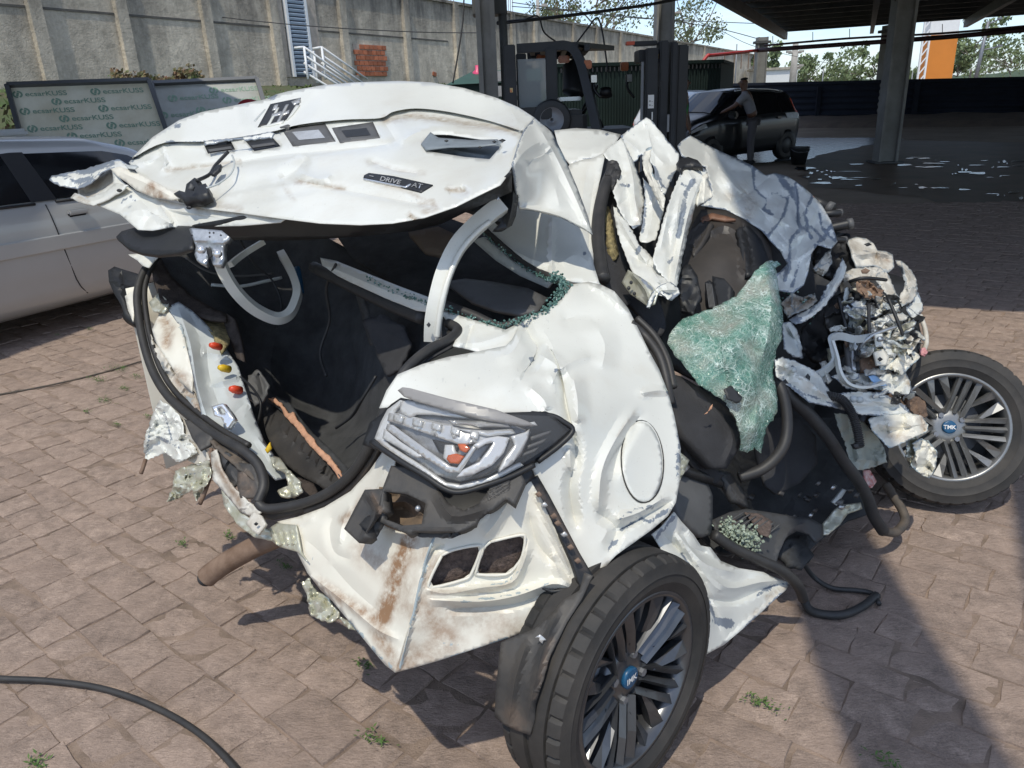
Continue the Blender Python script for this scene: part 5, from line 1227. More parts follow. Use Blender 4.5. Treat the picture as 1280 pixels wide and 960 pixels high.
# ================================================================== THINGS ON THE PAVING
hosep = [G(x, y, .012) for x, y in ((-60, 842), (0, 848), (60, 851), (125, 860), (185, 880), (240, 910), (285, 950), (320, 1000))]
tag(tube('rubber_hose', hosep, .0085, rubber, None, n=8, k=10), 'long black rubber strip curving over the paving by the tailless end of the wreck', 'hose')
cdp = [G(x, y, .006) for x, y in ((-40, 500), (0, 493), (60, 482), (120, 468), (172, 453), (205, 442))]
tag(tube('cord', cdp, .0055, dusty_rubber, None, n=6, k=6), 'thin dusty cord lying on the paving between the sedan and the wreck', 'cord')
weedm = mat('weed_leaves', (.05, .12, .02), .7, col2=(.10, .16, .04), vscale=60)
rwd = random.Random(21)
WEEDS = [(112, 412, 1, 'small weed tuft in the shade edge of the silver sedan'), (72, 420, .7, 'tiny weed nearest the silver sedan'), (150, 462, 2.6, 'largest weed patch, beside the end of the thin cord'), (124, 476, 2.0, 'weed patch left of the largest one'), (172, 472, 1.6, 'weed tuft right of the largest weed patch'), (156, 487, 1.3, 'weed tuft just below the largest weed patch'), (132, 502, 1.8, 'long thin weed line along a joint below the others'), (108, 516, .8, 'small weed at the lower end of the weed group'), (147, 532, .8, 'lowest small weed of the group by the wreck'), (186, 522, .8, 'weed almost touching the torn metal of the wreck'), (228, 682, .8, 'tiny weed left of the exhaust pipe'), (286, 672, .9, 'weed behind the exhaust pipe'), (356, 710, .9, 'weed between exhaust pipe and the tail panel'), (455, 834, .9, 'weed next to the lowest corner of the tail panel'), (468, 926, 1.2, 'weed on the paving below the tail corner'), (48, 958, 1.4, 'weed at the bottom left corner'), (955, 883, 1.5, 'weed on the sunny paving right of the rear wheel'), (1112, 956, 1.1, 'weed inside the broad shadow band')]
for px, py, s, lb in WEEDS:
    c = G(px, py); vs = []; fs = []
    for k in range(int(46*s)):
        a_ = rwd.uniform(0, 6.28); r0 = rwd.uniform(0, .022*s); o_ = c+U*rwd.gauss(0, .02*s)+Vv*rwd.gauss(0, .008*s); ln = rwd.uniform(.006, .018); z = rwd.uniform(.002, .014)
        dv = Vector((math.cos(a_), math.sin(a_), rwd.uniform(.0, .6)))*ln; sd = Vector((-math.sin(a_), math.cos(a_), 0))*ln*.17; o_ = o_+Vector((0, 0, z)); i = len(vs)
        vs += [o_, o_+dv*.5+sd, o_+dv, o_+dv*.5-sd]; fs.append((i, i+1, i+2, i+3))
    tag(link('weed', mesh_from(vs, fs), weedm), lb, 'weed', 'weeds in the paving joints')
# ================================================================== THE WRECK
car = thing('wrecked_car', 'crushed white sedan wreck with its boot lid torn up and front wheel bent outward', 'car', (.35, 2.0, 0), world=True)
def pp(*a): return list(a)
CAR = car
# ---- boot lid
LID_D = [(161, 203, 2.66), (195, 232, 2.45), (230, 250, 2.30), (300, 267, 2.12), (360, 271, 1.98), (450, 281, 1.83), (530, 272, 1.77), (600, 243, 1.78), (632, 222, 1.82), (641, 205, 1.90), (650, 180, 2.02), (668, 147, 2.32), (580, 110, 2.66), (500, 101, 2.78), (400, 107, 2.84), (306, 130, 2.84), (224, 150, 2.80), (191, 171, 2.76),
         (475, 150, 2.46), (350, 163, 2.56), (225, 178, 2.64), (495, 182, 2.20), (400, 192, 2.27), (300, 203, 2.40), (212, 212, 2.56), (450, 228, 2.03), (350, 234, 2.13), (560, 190, 2.12), (600, 150, 2.42), (560, 128, 2.58)]
lid_ol = [(161, 203), (172, 190), (191, 171), (224, 150), (252, 140), (306, 129), (332, 124), (345, 118), (360, 114), (400, 107), (440, 103), (500, 101), (540, 103), (580, 110), (620, 122), (648, 134), (668, 147), (655, 162), (648, 180), (641, 205), (632, 222), (625, 231), (600, 243), (570, 258), (530, 272), (490, 279), (450, 281), (400, 279), (350, 273), (300, 266), (260, 261), (233, 256), (212, 246), (190, 231), (172, 216)]
W1 = [(255, 181), (288, 175), (294, 187), (260, 192)]; W2 = [(305, 174), (338, 169), (351, 183), (318, 189)]
W3 = [(355, 162), (404, 157), (416, 175), (368, 180)]; W4 = [(418, 161), (464, 155), (472, 171), (427, 176)]
SLOT = [(528, 178), (540, 168), (560, 168), (600, 174), (624, 175), (626, 183), (612, 199), (580, 196), (548, 191), (533, 188)]
lid_cr = [
    ([(168, 197), (205, 179), (260, 177), (335, 166), (376, 156), (430, 150), (475, 148), (492, 140), (520, 136), (560, 140), (610, 151), (648, 163)][::-1], 0.045, 26, 'step'),
    ([(208, 212), (252, 209), (300, 201), (360, 192), (420, 187), (470, 182), (495, 179), (505, 181)], -0.0288, 7),
    ([(208, 208), (204, 190), (205, 180)], 0.0160, 5),
    ([(497, 180), (488, 165), (478, 150)], -0.0192, 8), ([(500, 180), (520, 166), (560, 158), (610, 160), (640, 166)], 0.0256, 9), ([(478, 150), (505, 142), (515, 147), (545, 146), (555, 152), (600, 158), (645, 163)], -0.0128, 5),
    ([(180, 243), (230, 252), (262, 248), (330, 233), (380, 226), (402, 219)], -0.0448, 20), ([(262, 248), (360, 230), (400, 222)], 0.0320, 14),
    ([(350, 224), (370, 212), (385, 196)], -0.0320, 13), ([(370, 215), (400, 224), (415, 219)], 0.0288, 12),
    ([(372, 226), (430, 237), (480, 246), (530, 255), (545, 256)], -0.0160, 7), ([(460, 200), (490, 212), (525, 217)], -0.0160, 8),
    ([(560, 238), (580, 240), (575, 232)], -0.0224, 6), ([(510, 270), (525, 278)], -0.0192, 6),
    ([(165, 206), (190, 200), (206, 204), (200, 214)], 0.0288, 10), ([(172, 196), (185, 205), (206, 190)], -0.0192, 7),
    ([(306, 130), (310, 150), (325, 166)], 0.0192, 12), ([(352, 165), (385, 128), (400, 118)], -0.0128, 14), ([(620, 122), (640, 140), (650, 160)], 0.0128, 10)]
lid = patch('boot_lid', lid_ol, LID_D, white, car, th=.002, step=4.2, creases=lid_cr, wob=.010, wscale=70, holes=[W1, W2, W3, W4, SLOT], seed=5,
    wear=[([(300, 176), (336, 166), (352, 168)], 2.2, .8), ([(220, 161), (224, 158)], 3.0, .9), ([(172, 196), (162, 204)], 3, .6), ([(206, 178), (250, 177)], 2.0, .7), ([(336, 123), (345, 120)], 3, .9)],
    dirt=[([(480, 150), (520, 145), (570, 152), (620, 160), (645, 164)], 5, .8), ([(470, 228), (500, 235), (545, 256)], 3, .5), ([(370, 227), (400, 231), (430, 236)], 3.0, .9), ([(526, 256), (540, 252), (545, 262), (530, 264)], 4, .9), ([(560, 236), (582, 240)], 4, .8), ([(512, 268), (522, 277)], 3, .9), ([(208, 213), (300, 202)], 3, .7), ([(460, 203), (500, 214), (530, 216)], 4, .35), ([(355, 232), (362, 244), (368, 250)], 3, .4), ([(200, 236), (225, 247), (300, 262)], 5, .5)])
# torn upper skin edge, hanging over the first windows
patch('torn_skin_edge', [(254, 176), (300, 172), (336, 165), (343, 167), (340, 172), (318, 174), (306, 176), (300, 173), (280, 176), (256, 181)], [(254, 178, 2.5), (300, 174, 2.47), (341, 169, 2.44), (280, 171, 2.5)], white, lid, th=.003, step=3, jag=.8, edgewear=2.5, asub=True)
for i, (w_, m_) in enumerate(((W1, black), (W2, black), (W3, greyplastic), (W4, greyplastic))):
    cx = sum(p[0] for p in w_)/4; cy = sum(p[1] for p in w_)/4
    big = [(cx+(x-cx)*1.12, cy+(y-cy)*1.25) for x, y in w_]; dep = 2.56-(cx-255)*.0014
    o = patch('plate_lamp' if i > 1 else 'lamp_opening', big, on(lid, .003 if i > 1 else -.02), m_, lid, th=.012, step=5, asub=True)
    if i > 1:
        sm = [(cx+(x-cx)*.68, cy+(y-cy)*.56) for x, y in w_]
        sub('lamp_glass', patch('x', sm, on(lid, .007), lampgrey if i == 2 else black, None, th=.004, step=4).data, None, o); bpy.data.objects.remove(bpy.data.objects['x'])
    else:
        ln_ = patch('x', [(cx-14, cy+3), (cx+14, cy-1), (cx+16, cy+2), (cx-12, cy+6)], on(lid, -.012), greyplastic, None, th=.01, step=4); sub('rib', ln_.data, None, o); bpy.data.objects.remove(ln_)
# hollow behind the handle slot: grey inner brackets
patch('slot_back', [(518, 160), (632, 166), (634, 208), (520, 200)], on(lid, -.09), black, lid, th=.004, step=8, asub=True)
patch('inner_bracket', [(526, 180), (538, 165), (548, 172), (588, 175), (622, 174), (623, 180), (600, 183), (560, 184), (532, 187)], [(526, 180, 2.19), (622, 177, 2.08), (560, 170, 2.22)], darkgrey, lid, th=.003, step=4, creases=[([(530, 183), (560, 182), (622, 179)], .012, 5)], asub=True)
patch('inner_bracket', [(528, 186), (560, 183), (600, 181), (628, 174), (630, 190), (612, 202), (570, 198), (540, 194)], [(528, 186, 2.22), (628, 180, 2.12), (570, 198, 2.14)], darkgrey, lid, th=.003, step=4, creases=[([(540, 192), (565, 186), (575, 189), (612, 195)], .015, 6)], asub=True)
for x, y in ((558, 176), (618, 177), (600, 184)): patch('bracket_hole', [(x-3, y), (x, y-1.6), (x+3, y), (x, y+1.6)], 2.06 if x > 590 else 2.12, black, lid, th=.002, step=2, asub=True)
patch('bolt_hole', [(624, 175), (628, 173.5), (632, 175), (628, 177)], [(624, 175, 2.0), (632, 175, 2.0), (628, 180, 1.98)], black, lid, th=.002, step=2, asub=True)
# emblem opening, striped
EM = [(322, 159), (338, 130), (376, 122), (374, 130), (362, 146), (354, 152), (340, 156)]
em = patch('emblem_recess', EM, on(lid, .004), black, lid, th=.003, step=4, asub=True)
for k, q in enumerate(([(333, 157), (346, 135), (349, 134), (337, 156)], [(345, 154), (357, 131), (361, 130), (350, 151)], [(340, 142), (352, 139), (351, 143), (339, 146)], [(352, 141), (362, 137), (361, 141), (351, 144)], [(358, 150), (370, 131), (375, 131), (366, 143)], [(340, 138), (343, 131), (348, 130), (346, 136)], [(326, 158), (334, 156), (344, 153), (355, 150), (354, 153), (338, 157)], [(364, 127), (375, 122), (376, 127), (367, 131)])):
    patch('emblem_fragment', q, on(lid, .010), white if k in (0, 4, 6) else lampgrey, em, th=.004, step=3, asub=True)
patch('scratch', [(317, 151), (331, 136), (332, 137), (319, 152)], on(lid, .003), greyp, lid, th=.001, step=3, asub=True)
# name badge with its silver lettering
BD = [(455, 219), (461, 216), (492, 220), (541, 231), (526, 240), (482, 229), (482, 228), (454, 223)]
bd_d = [(455, 219, 2.055), (541, 231, 1.96), (492, 236, 1.95), (460, 216, 2.075)]
bdg = patch('name_badge', BD, on(lid, .009), black, lid, th=.008, step=3, asub=True)
patch('badge_edge', [(454, 222.6), (482, 228), (506, 233), (513, 229.3), (514, 230), (507, 234.2), (482, 229.6), (454, 224)], on(lid, .013), chrome, bdg, th=.004, step=3, asub=True)
def decal_text(s, org, ux, uy, size, m_, parent, dfun, bold=.0, off=.004, name='lettering'):
    """flat raised lettering laid on a sheet: org + ux*x + uy*y in picture rows, on the sheet's own depth"""
    me = text_mesh(s, size, bold); X = []; Y = []
    for v in me.vertices: X.append(org[0]+ux[0]*v.co.x+uy[0]*v.co.y); Y.append(org[1]+ux[1]*v.co.x+uy[1]*v.co.y)
    D = dfun(np.array(X), np.array(Y))-off; V = Pn(X, Y, D)
    for v, p in zip(me.vertices, V): v.co = p
    return sub(name, me, m_, parent)
bt_ = on(lid, .010)
decal_text('DRIVE', (474, 225.2), (1, .205), (.35, -.8), 9.5, lampgrey, bdg, bt_, .1, .004); decal_text('AT', (514, 233.2), (1, .205), (.35, -.8), 10, chrome, bdg, bt_, .1, .004); decal_text('\u2013', (461, 221.5), (1, .2), (.35, -.8), 10, lampgrey, bdg, bt_, .1, .004)
# little lamp holder with its wire
lh = patch('lamp_holder', [(217, 242), (224, 238), (231, 240), (233, 230), (243, 222), (250, 225), (248, 232), (257, 229), (260, 241), (245, 248), (228, 249)], [(217, 242, 2.30), (258, 236, 2.22), (240, 224, 2.34)], black, lid, th=.03, step=3, crumple=.012, cscale=9, asub=True)
patch('lamp_clip', [(235, 236), (238, 229), (242, 233), (240, 238)], 2.20, greyplastic, lh, th=.01, step=3, asub=True)
o = ptube('lamp_wire', [(246, 226, 2.29), (262, 218, 2.34), (270, 206, 2.40), (285, 190, 2.44)], .006, black, lid, n=6, k=6)
patch('wire_clip', [(262, 217), (270, 207), (276, 205), (274, 211), (266, 218)], [(262, 217, 2.32), (275, 206, 2.34), (268, 210, 2.34)], black, lid, th=.01, step=3, asub=True)
ptube('lamp_wire', [(290, 194, 2.36), (293, 205, 2.33), (288, 218, 2.28), (272, 230, 2.24), (258, 235, 2.22)], .003, greyp, lid, n=6, k=5)
# inner frame below the near edge, and the torn left corner of the lid
patch('inner_frame', [(140, 211), (154, 228), (170, 239), (191, 247), (233, 256), (294, 265), (362, 270), (350, 278), (300, 282), (270, 283), (240, 285), (215, 284), (190, 288), (172, 287), (158, 275), (150, 268), (135, 262), (116, 254), (118, 246), (130, 236), (142, 229)],
    [(140, 211, 2.62), (116, 252, 2.60), (172, 286, 2.36), (233, 257, 2.30), (230, 284, 2.30), (362, 271, 2.0), (300, 282, 2.12), (170, 240, 2.50)], white, lid, th=.003, step=4, wob=.008, wscale=30,
    creases=[([(125, 250), (160, 240), (200, 258), (230, 268), (330, 275)], -.016, 9), ([(155, 270), (180, 262), (215, 281)], .02, 8), ([(150, 262), (175, 250), (190, 270)], -.014, 8), ([(210, 262), (300, 276)], .012, 5), ([(178, 286), (190, 268), (215, 275)], -.012, 7), ([(200, 255), (216, 282)], .018, 6)], dirt=[([(200, 250), (260, 262), (340, 270)], 5, .6)], wear=[([(152, 252), (163, 245), (170, 252)], 2, .7)], asub=True)
patch('corner_tube', [(138, 211), (150, 208), (172, 216), (200, 230), (229, 247), (214, 250), (191, 247), (170, 238), (158, 228), (146, 220)], [(138, 211, 2.60), (229, 247, 2.27), (172, 214, 2.52), (170, 238, 2.47)], white_dirty, lid, th=.003, step=4, creases=[([(150, 215), (180, 228), (215, 246)], .03, 14)], dirt=[([(183, 240), (190, 232), (197, 246)], 6, 1.0), ([(196, 238), (206, 248)], 4, .8)], asub=True)
patch('torn_wing', [(61, 225), (64, 220), (76, 217), (107, 211), (137, 201), (150, 199), (160, 206), (160, 214), (152, 216), (137, 211), (128, 216), (119, 224), (110, 231), (97, 236), (85, 234), (74, 232)], [(61, 225, 2.72), (107, 211, 2.74), (150, 199, 2.72), (97, 236, 2.66), (137, 212, 2.64)], white, lid, th=.004, step=3.5, crumple=.018, cscale=22, creases=[([(70, 224), (110, 219), (150, 205)], .022, 10)], wear=[([(80, 219), (110, 214), (140, 204)], 6, .72), ([(92, 227), (120, 221)], 5, .62), ([(100, 232), (118, 224)], 3, .6), ([(66, 219), (80, 218)], 3, .7)], edgewear=2.0, jag=.7, asub=True)
patch('wing_hollow', [(97, 236), (119, 224), (138, 211), (150, 228), (140, 236), (118, 247), (98, 247)], [(97, 240, 2.72), (138, 212, 2.72), (150, 228, 2.60), (118, 246, 2.64)], cream, lid, th=.003, step=4, creases=[([(100, 243), (125, 236), (147, 226)], -.03, 12)], asub=True)
patch('lower_lip', [(88, 247), (94, 241), (110, 247), (130, 240), (145, 229), (160, 231), (150, 240), (133, 250), (116, 257), (103, 254), (95, 251)], [(88, 247, 2.66), (160, 231, 2.50), (116, 256, 2.56), (130, 238, 2.60)], white, lid, th=.004, step=3, creases=[([(92, 247), (118, 251), (150, 236)], .012, 5)], wear=[([(158, 206), (172, 208)], 4)], dirt=[([(92, 244), (110, 252)], 3, .8)], jag=.5, asub=True)
patch('torn_flake', [(156, 206), (170, 206), (173, 208), (168, 211), (160, 210)], [(156, 206, 2.55), (173, 208, 2.5), (160, 211, 2.5)], greyp, lid, th=.003, step=3, crumple=.01, cscale=8, asub=True)
for x, y, d in ((149, 238, 2.44), (236, 259.5, 2.235)): patch('drain_hole', [(x+3.4*math.cos(a), y+2.2*math.sin(a)) for a in np.linspace(0, 5.6, 8)], d-.02, black, lid, th=.002, step=2, asub=True)
# black lining of the lid
patch('lid_liner', [(145, 296), (152, 289), (170, 284), (200, 281), (242, 283), (240, 310), (222, 316), (196, 318), (176, 315), (160, 309)], [(145, 296, 2.42), (200, 281, 2.42), (242, 283, 2.22), (196, 317, 2.22)], black, lid, th=.012, step=5, wob=.012, wscale=30, asub=True)
patch('lid_liner', [(240, 282), (300, 272), (362, 270), (450, 279), (530, 270), (600, 242), (628, 228), (640, 216), (640, 240), (612, 252), (585, 264), (552, 280), (520, 288), (470, 294), (400, 299), (350, 301), (300, 300), (262, 303), (242, 306)], [(240, 283, 2.26), (362, 272, 2.06), (450, 281, 1.92), (600, 244, 1.86), (400, 299, 2.10), (520, 287, 1.95), (612, 252, 1.92), (262, 303, 2.26)], black, lid, th=.008, step=6, wob=.006, wscale=25, asub=True)
patch('lid_hinge_cover', [(560, 250), (586, 238), (612, 222), (640, 203), (647, 226), (648, 250), (645, 270), (640, 282), (630, 288), (619, 288), (626, 277), (620, 262), (604, 271), (582, 262), (566, 258)], [(560, 250, 1.98), (640, 205, 1.98), (645, 270, 1.98), (604, 268, 1.94)], black, lid, th=.02, step=4, creases=[([(625, 215), (628, 245), (626, 275)], -.02, 7), ([(640, 210), (641, 250), (634, 284)], .018, 6)], asub=True)
patch('hinge_screw', [(622+2.4*math.cos(a), 248+3*math.sin(a)) for a in np.linspace(0, 5.6, 8)], 1.90, galv, lid, th=.004, step=2, asub=True)
# turned-down right flank of the lid
FL_D = [(668, 147, 2.30), (655, 162, 2.14), (641, 205, 1.90), (648, 235, 1.96), (650, 262, 2.02), (700, 272, 2.08), (741, 292, 2.10), (722, 235, 2.22), (705, 195, 2.30), (690, 165, 2.34), (680, 220, 2.12)]
patch('lid_flank', [(668, 147), (690, 165), (705, 195), (722, 235), (735, 270), (741, 293), (725, 285), (700, 272), (672, 265), (650, 262), (645, 238), (641, 205), (648, 180), (656, 161)], FL_D, white, lid, th=.004, step=4.5,
    creases=[([(668, 150), (692, 190), (716, 240), (738, 290)], .030, 9), ([(642, 210), (655, 190), (675, 178), (690, 184)], .012, 12), ([(652, 245), (656, 215), (668, 198), (690, 190)], -.014, 14), ([(668, 205), (690, 225), (700, 262)], .014, 18), ([(690, 183), (676, 196), (655, 200)], .012, 5), ([(648, 258), (700, 270), (740, 291)], .016, 5)], wob=.008, wscale=40, edgewear=1.2, asub=True)
# latch hanging from the lid edge
lt = patch('boot_latch', [(236, 286), (240, 285), (277, 288), (287, 296), (278, 306), (279, 322), (275, 331), (266, 331), (262, 318), (260, 326), (255, 331), (246, 326), (243, 318), (245, 308)], [(236, 286, 2.12), (287, 296, 2.08), (262, 330, 2.06)], galv, lid, th=.02, step=3, creases=[([(240, 304), (282, 308)], -.012, 5), ([(262, 308), (263, 328)], -.014, 4)], asub=True)
for x, y, r_ in ((252.5, 313, 5), (273, 318, 5)):
    c = P(x, y, 2.035); tube('latch_rivet', [c, c+Vector((0, -.012, .006))], r_*2.05/F, chrome, lt, n=1, k=12)
for x, y in ((240, 294), (262, 291), (267, 291), (262, 296), (276, 294)): patch('latch_hole', [(x-1.5, y), (x, y-1.5), (x+1.5, y), (x, y+1.5)], 2.05, black, lt, th=.001, step=2, asub=True)
patch('latch_slot', [(257, 309), (264, 310), (266, 320), (262, 324), (259, 318)], 2.05, black, lt, th=.001, step=2, asub=True)

# ---- hinge arms
arm1 = ptube('hinge_arm', [(274, 324, 2.40), (281, 342, 2.42), (295, 364, 2.45), (314, 383, 2.50), (335, 395, 2.54), (350, 398, 2.56), (362, 392, 2.58), (369, 379, 2.60), (372, 364, 2.62), (366, 344, 2.66), (358, 328, 2.70), (352, 318, 2.74)], 1, white, car, n=5, prof=rect(.034, .026), smooth=False)
ptube('hinge_arm', [(330, 302, 2.62), (310, 314, 2.60), (296, 324, 2.56), (288, 331, 2.52)], 1, white, car, n=4, prof=rect(.018, .018), smooth=False)
arm2 = ptube('hinge_arm', [(541, 425, 1.92), (542, 400, 1.90), (547, 372, 1.89), (556, 340, 1.90), (571, 309, 1.92), (590, 287, 1.94), (608, 271, 1.95), (628, 256, 1.96)], 1, white, car, n=6, prof=rect(.043, .03), smooth=False)
ptube('arm_ridge', [(547, 422, 1.895), (549, 398, 1.88), (554, 371, 1.87), (563, 341, 1.88), (577, 312, 1.90), (596, 290, 1.92), (612, 277, 1.935)], .007, white, arm2, n=6)
patch('arm_hole', [(533, 406), (536, 402.5), (538.5, 406), (536, 409.5)], 1.868, black, arm2, th=.001, step=2, asub=True)
# torsion spring and gas strut seen in the boot
ptube('torsion_spring', [(264, 356, 2.72), (300, 358, 2.76), (330, 352, 2.80), (352, 347, 2.84)], .006, greyp, car, n=4)
ptube('blue_strut', [(371, 335, 2.72), (374, 350, 2.70), (376, 366, 2.68)], .012, blue_p, car, n=3)

# ---- boot opening: double rubber seal all round
SEAL = [(560, 404, 1.93), (572, 412, 1.89), (562, 424, 1.84), (535, 438, 1.79), (508, 462, 1.73), (490, 492, 1.70), (476, 525, 1.70), (460, 562, 1.73), (438, 594, 1.78), (410, 616, 1.83), (375, 630, 1.88), (335, 636, 1.92), (322, 628, 1.93)]
SEAL2 = [(322, 628, 1.93), (330, 605, 1.95), (322, 580, 1.99), (302, 562, 2.03), (270, 544, 2.12), (240, 522, 2.22), (212, 497, 2.32), (194, 470, 2.40), (182, 438, 2.47), (174, 400, 2.55), (172, 365, 2.62), (182, 336, 2.68), (200, 318, 2.72), (222, 306, 2.74)]
ptube('boot_seal', SEAL, .0125, rubber, car, n=8, k=10); ptube('boot_seal', SEAL2, .0135, rubber, car, n=8, k=10)
ptube('boot_seal_lip', [(x+9, y-5, d+.02) for x, y, d in SEAL2[3:]], .0095, rubber, car, n=8, k=8)
ptube('boot_seal_lip', [(x+7, y+9, d+.015) for x, y, d in SEAL[5:11]], .009, dusty_rubber, car, n=8, k=8)
# steel flange under the seal, lower right
patch('boot_flange', [(496, 500), (484, 540), (470, 575), (448, 605), (415, 630), (380, 642), (340, 650), (326, 648), (318, 634), (336, 637), (376, 631), (411, 617), (439, 595), (461, 563), (477, 526), (490, 494)], [(x, y, d+.02) for x, y, d in SEAL[4:12]]+[(448, 608, 1.80), (380, 645, 1.90), (326, 648, 1.94)], dusty_rubber, car, th=.006, step=5, crumple=.008, cscale=20, dirt=[([(440, 608), (400, 632), (340, 645)], 8, .9)])
patch('boot_flange', [(556, 408), (574, 414), (566, 432), (538, 447), (512, 470), (497, 497), (490, 494), (508, 462), (535, 438), (560, 424)], [(556, 408, 1.95), (574, 414, 1.9), (538, 445, 1.80), (497, 496, 1.72)], rubber, car, th=.006, step=5)
# ---- inside of the boot
patch('boot_carpet', [(196, 318), (240, 300), (310, 285), (400, 292), (470, 330), (545, 380), (565, 410), (520, 445), (497, 475), (480, 520), (462, 560), (430, 600), (395, 622), (345, 640), (322, 640), (330, 600), (318, 545), (302, 500), (285, 450), (262, 405), (215, 378), (200, 350)],
    [(196, 318, 2.80), (310, 290, 3.0), (400, 295, 2.95), (545, 385, 2.30), (497, 475, 2.15), (430, 600, 2.15), (345, 640, 2.10), (318, 545, 2.50), (262, 405, 2.62), (400, 430, 2.85), (350, 380, 2.95), (420, 520, 2.70), (300, 380, 2.85)], felt, car, th=.01, step=7, wob=.035, wscale=55, creases=[([(345, 420), (338, 460), (350, 500), (395, 520)], .03, 22), ([(438, 420), (445, 470), (428, 515)], -.04, 16), ([(300, 470), (400, 540), (470, 545)], .04, 20), ([(300, 380), (380, 400), (470, 415)], -.02, 14)])
patch('carpet_edge', [(190, 330), (200, 322), (214, 345), (240, 370), (268, 386), (284, 392), (282, 400), (262, 398), (236, 392), (212, 382), (200, 372), (194, 352)], [(190, 330, 2.72), (284, 394, 2.52), (212, 380, 2.56), (240, 368, 2.66)], feltbrown, car, th=.012, step=5, wob=.012, wscale=24)
patch('carpet_edge', [(283, 392), (292, 398), (300, 425), (304, 452), (296, 448), (287, 425), (280, 404)], [(283, 392, 2.53), (304, 452, 2.40), (280, 404, 2.52)], feltbrown, car, th=.012, step=4)
patch('foam_block', [(247, 393), (266, 391), (281, 396), (288, 414), (287, 430), (281, 434), (268, 420), (254, 405)], [(247, 393, 2.56), (287, 428, 2.44), (268, 420, 2.44)], foam, car, th=.03, step=4, crumple=.02, cscale=10)
ip = patch('inner_panel', [(208, 384), (223, 377), (240, 388), (258, 405), (279, 430), (298, 458), (308, 490), (318, 520), (330, 550), (350, 580), (362, 597), (345, 600), (322, 580), (300, 562), (270, 543), (252, 520), (243, 480), (236, 445), (226, 410)],
    [(208, 384, 2.55), (223, 377, 2.56), (279, 430, 2.45), (308, 490, 2.32), (362, 597, 2.08), (300, 562, 2.08), (252, 520, 2.22), (236, 445, 2.36)], greyp, car, th=.003, step=4,
    creases=[([(222, 382), (238, 430), (246, 480), (258, 520)], .035, 12), ([(258, 430), (262, 470), (275, 510)], -.02, 14), ([(250, 440), (290, 445)], .016, 8), ([(262, 482), (300, 470)], .014, 7), ([(290, 520), (310, 505), (325, 540)], -.02, 12), ([(320, 545), (345, 575)], .02, 8)], wob=.008, wscale=25, edgewear=1.5)
for (x, y, m_, r_) in ((267, 432, red_p, 4.6), (278, 460, yellow_p, 4.8), (292, 486.5, red_p, 5.2)):
    c = P(x, y, 2.335-(y-432)*.0010); tube('trim_clip', [c+Vector((.012, .02, -.012)), c, c+Vector((-.006, -.010, .006))], r_*2.3/F, m_, ip, n=1, k=12, radii=[1, 1, .6])
patch('striker_loop', [(264, 508), (278, 504), (288, 517), (292, 524), (284, 536), (276, 522), (268, 520)], [(264, 508, 2.13), (292, 524, 2.10), (268, 520, 2.12)], chrome, ip, th=.02, step=3, holes=[[(270, 510), (276, 508), (282, 516), (274, 518)]], asub=True)
patch('yellow_tab', [(331, 562), (337, 553), (339, 561), (334, 567)], 2.06, yellow_p, ip, th=.01, step=3, asub=True)
patch('bulged_side', [(190, 412), (198, 394), (214, 385), (226, 400), (234, 440), (242, 470), (240, 490), (226, 478), (212, 455), (196, 430)], [(190, 412, 2.50), (214, 385, 2.56), (242, 480, 2.30), (215, 430, 2.38), (226, 478, 2.32)], white_dirty, car, th=.004, step=4, crumple=.02, cscale=24, dirt=[([(204, 400), (212, 410), (208, 430)], 8, .9), ([(222, 465), (236, 480)], 8, .8)], wear=[([(212, 386), (226, 402), (232, 440)], 3, .6)], creases=[([(200, 395), (212, 408), (207, 440)], -.02, 8)])
patch('crumpled_inner_side', [(188, 418), (206, 446), (226, 475), (242, 490), (256, 520), (262, 538), (240, 520), (214, 494), (198, 462)], [(188, 418, 2.5), (242, 490, 2.30), (262, 538, 2.16), (214, 494, 2.36)], cream, car, th=.004, step=3.5, crumple=.05, cscale=15, wear=[([(200, 450), (225, 490), (250, 520)], 7, .55)], dirt=[([(220, 470), (250, 515)], 8, .8)])
patch('white_flap', [(160, 318), (185, 316), (197, 322), (186, 335), (178, 332), (172, 326)], [(160, 318, 2.66), (197, 322, 2.6), (180, 334, 2.6)], white, car, th=.003, step=3, crumple=.02, cscale=10)
patch('torn_flap', [(198, 366), (206, 372), (212, 382), (204, 392), (192, 390), (186, 378)], [(198, 366, 2.6), (212, 384, 2.55), (188, 385, 2.56)], silverm, car, th=.003, step=3, crumple=.03, cscale=9)
# bumper remains at the far corner
patch('bumper_end', [(135, 338), (143, 333), (155, 337), (172, 342), (176, 352), (172, 370), (170, 395), (166, 404), (152, 382), (142, 366), (136, 352)], [(135, 338, 2.82), (172, 342, 2.76), (168, 400, 2.64), (145, 370, 2.72)], black, car, th=.03, step=5, creases=[([(138, 350), (160, 357), (175, 360)], .02, 5), ([(152, 338), (157, 370), (166, 400)], -.02, 6)])
patch('bumper_bracket', [(156, 370), (166, 364), (174, 368), (168, 384), (166, 402), (160, 388)], [(156, 370, 2.66), (174, 368, 2.62), (164, 400, 2.6)], white_dirty, car, th=.006, step=4, crumple=.02, cscale=12)
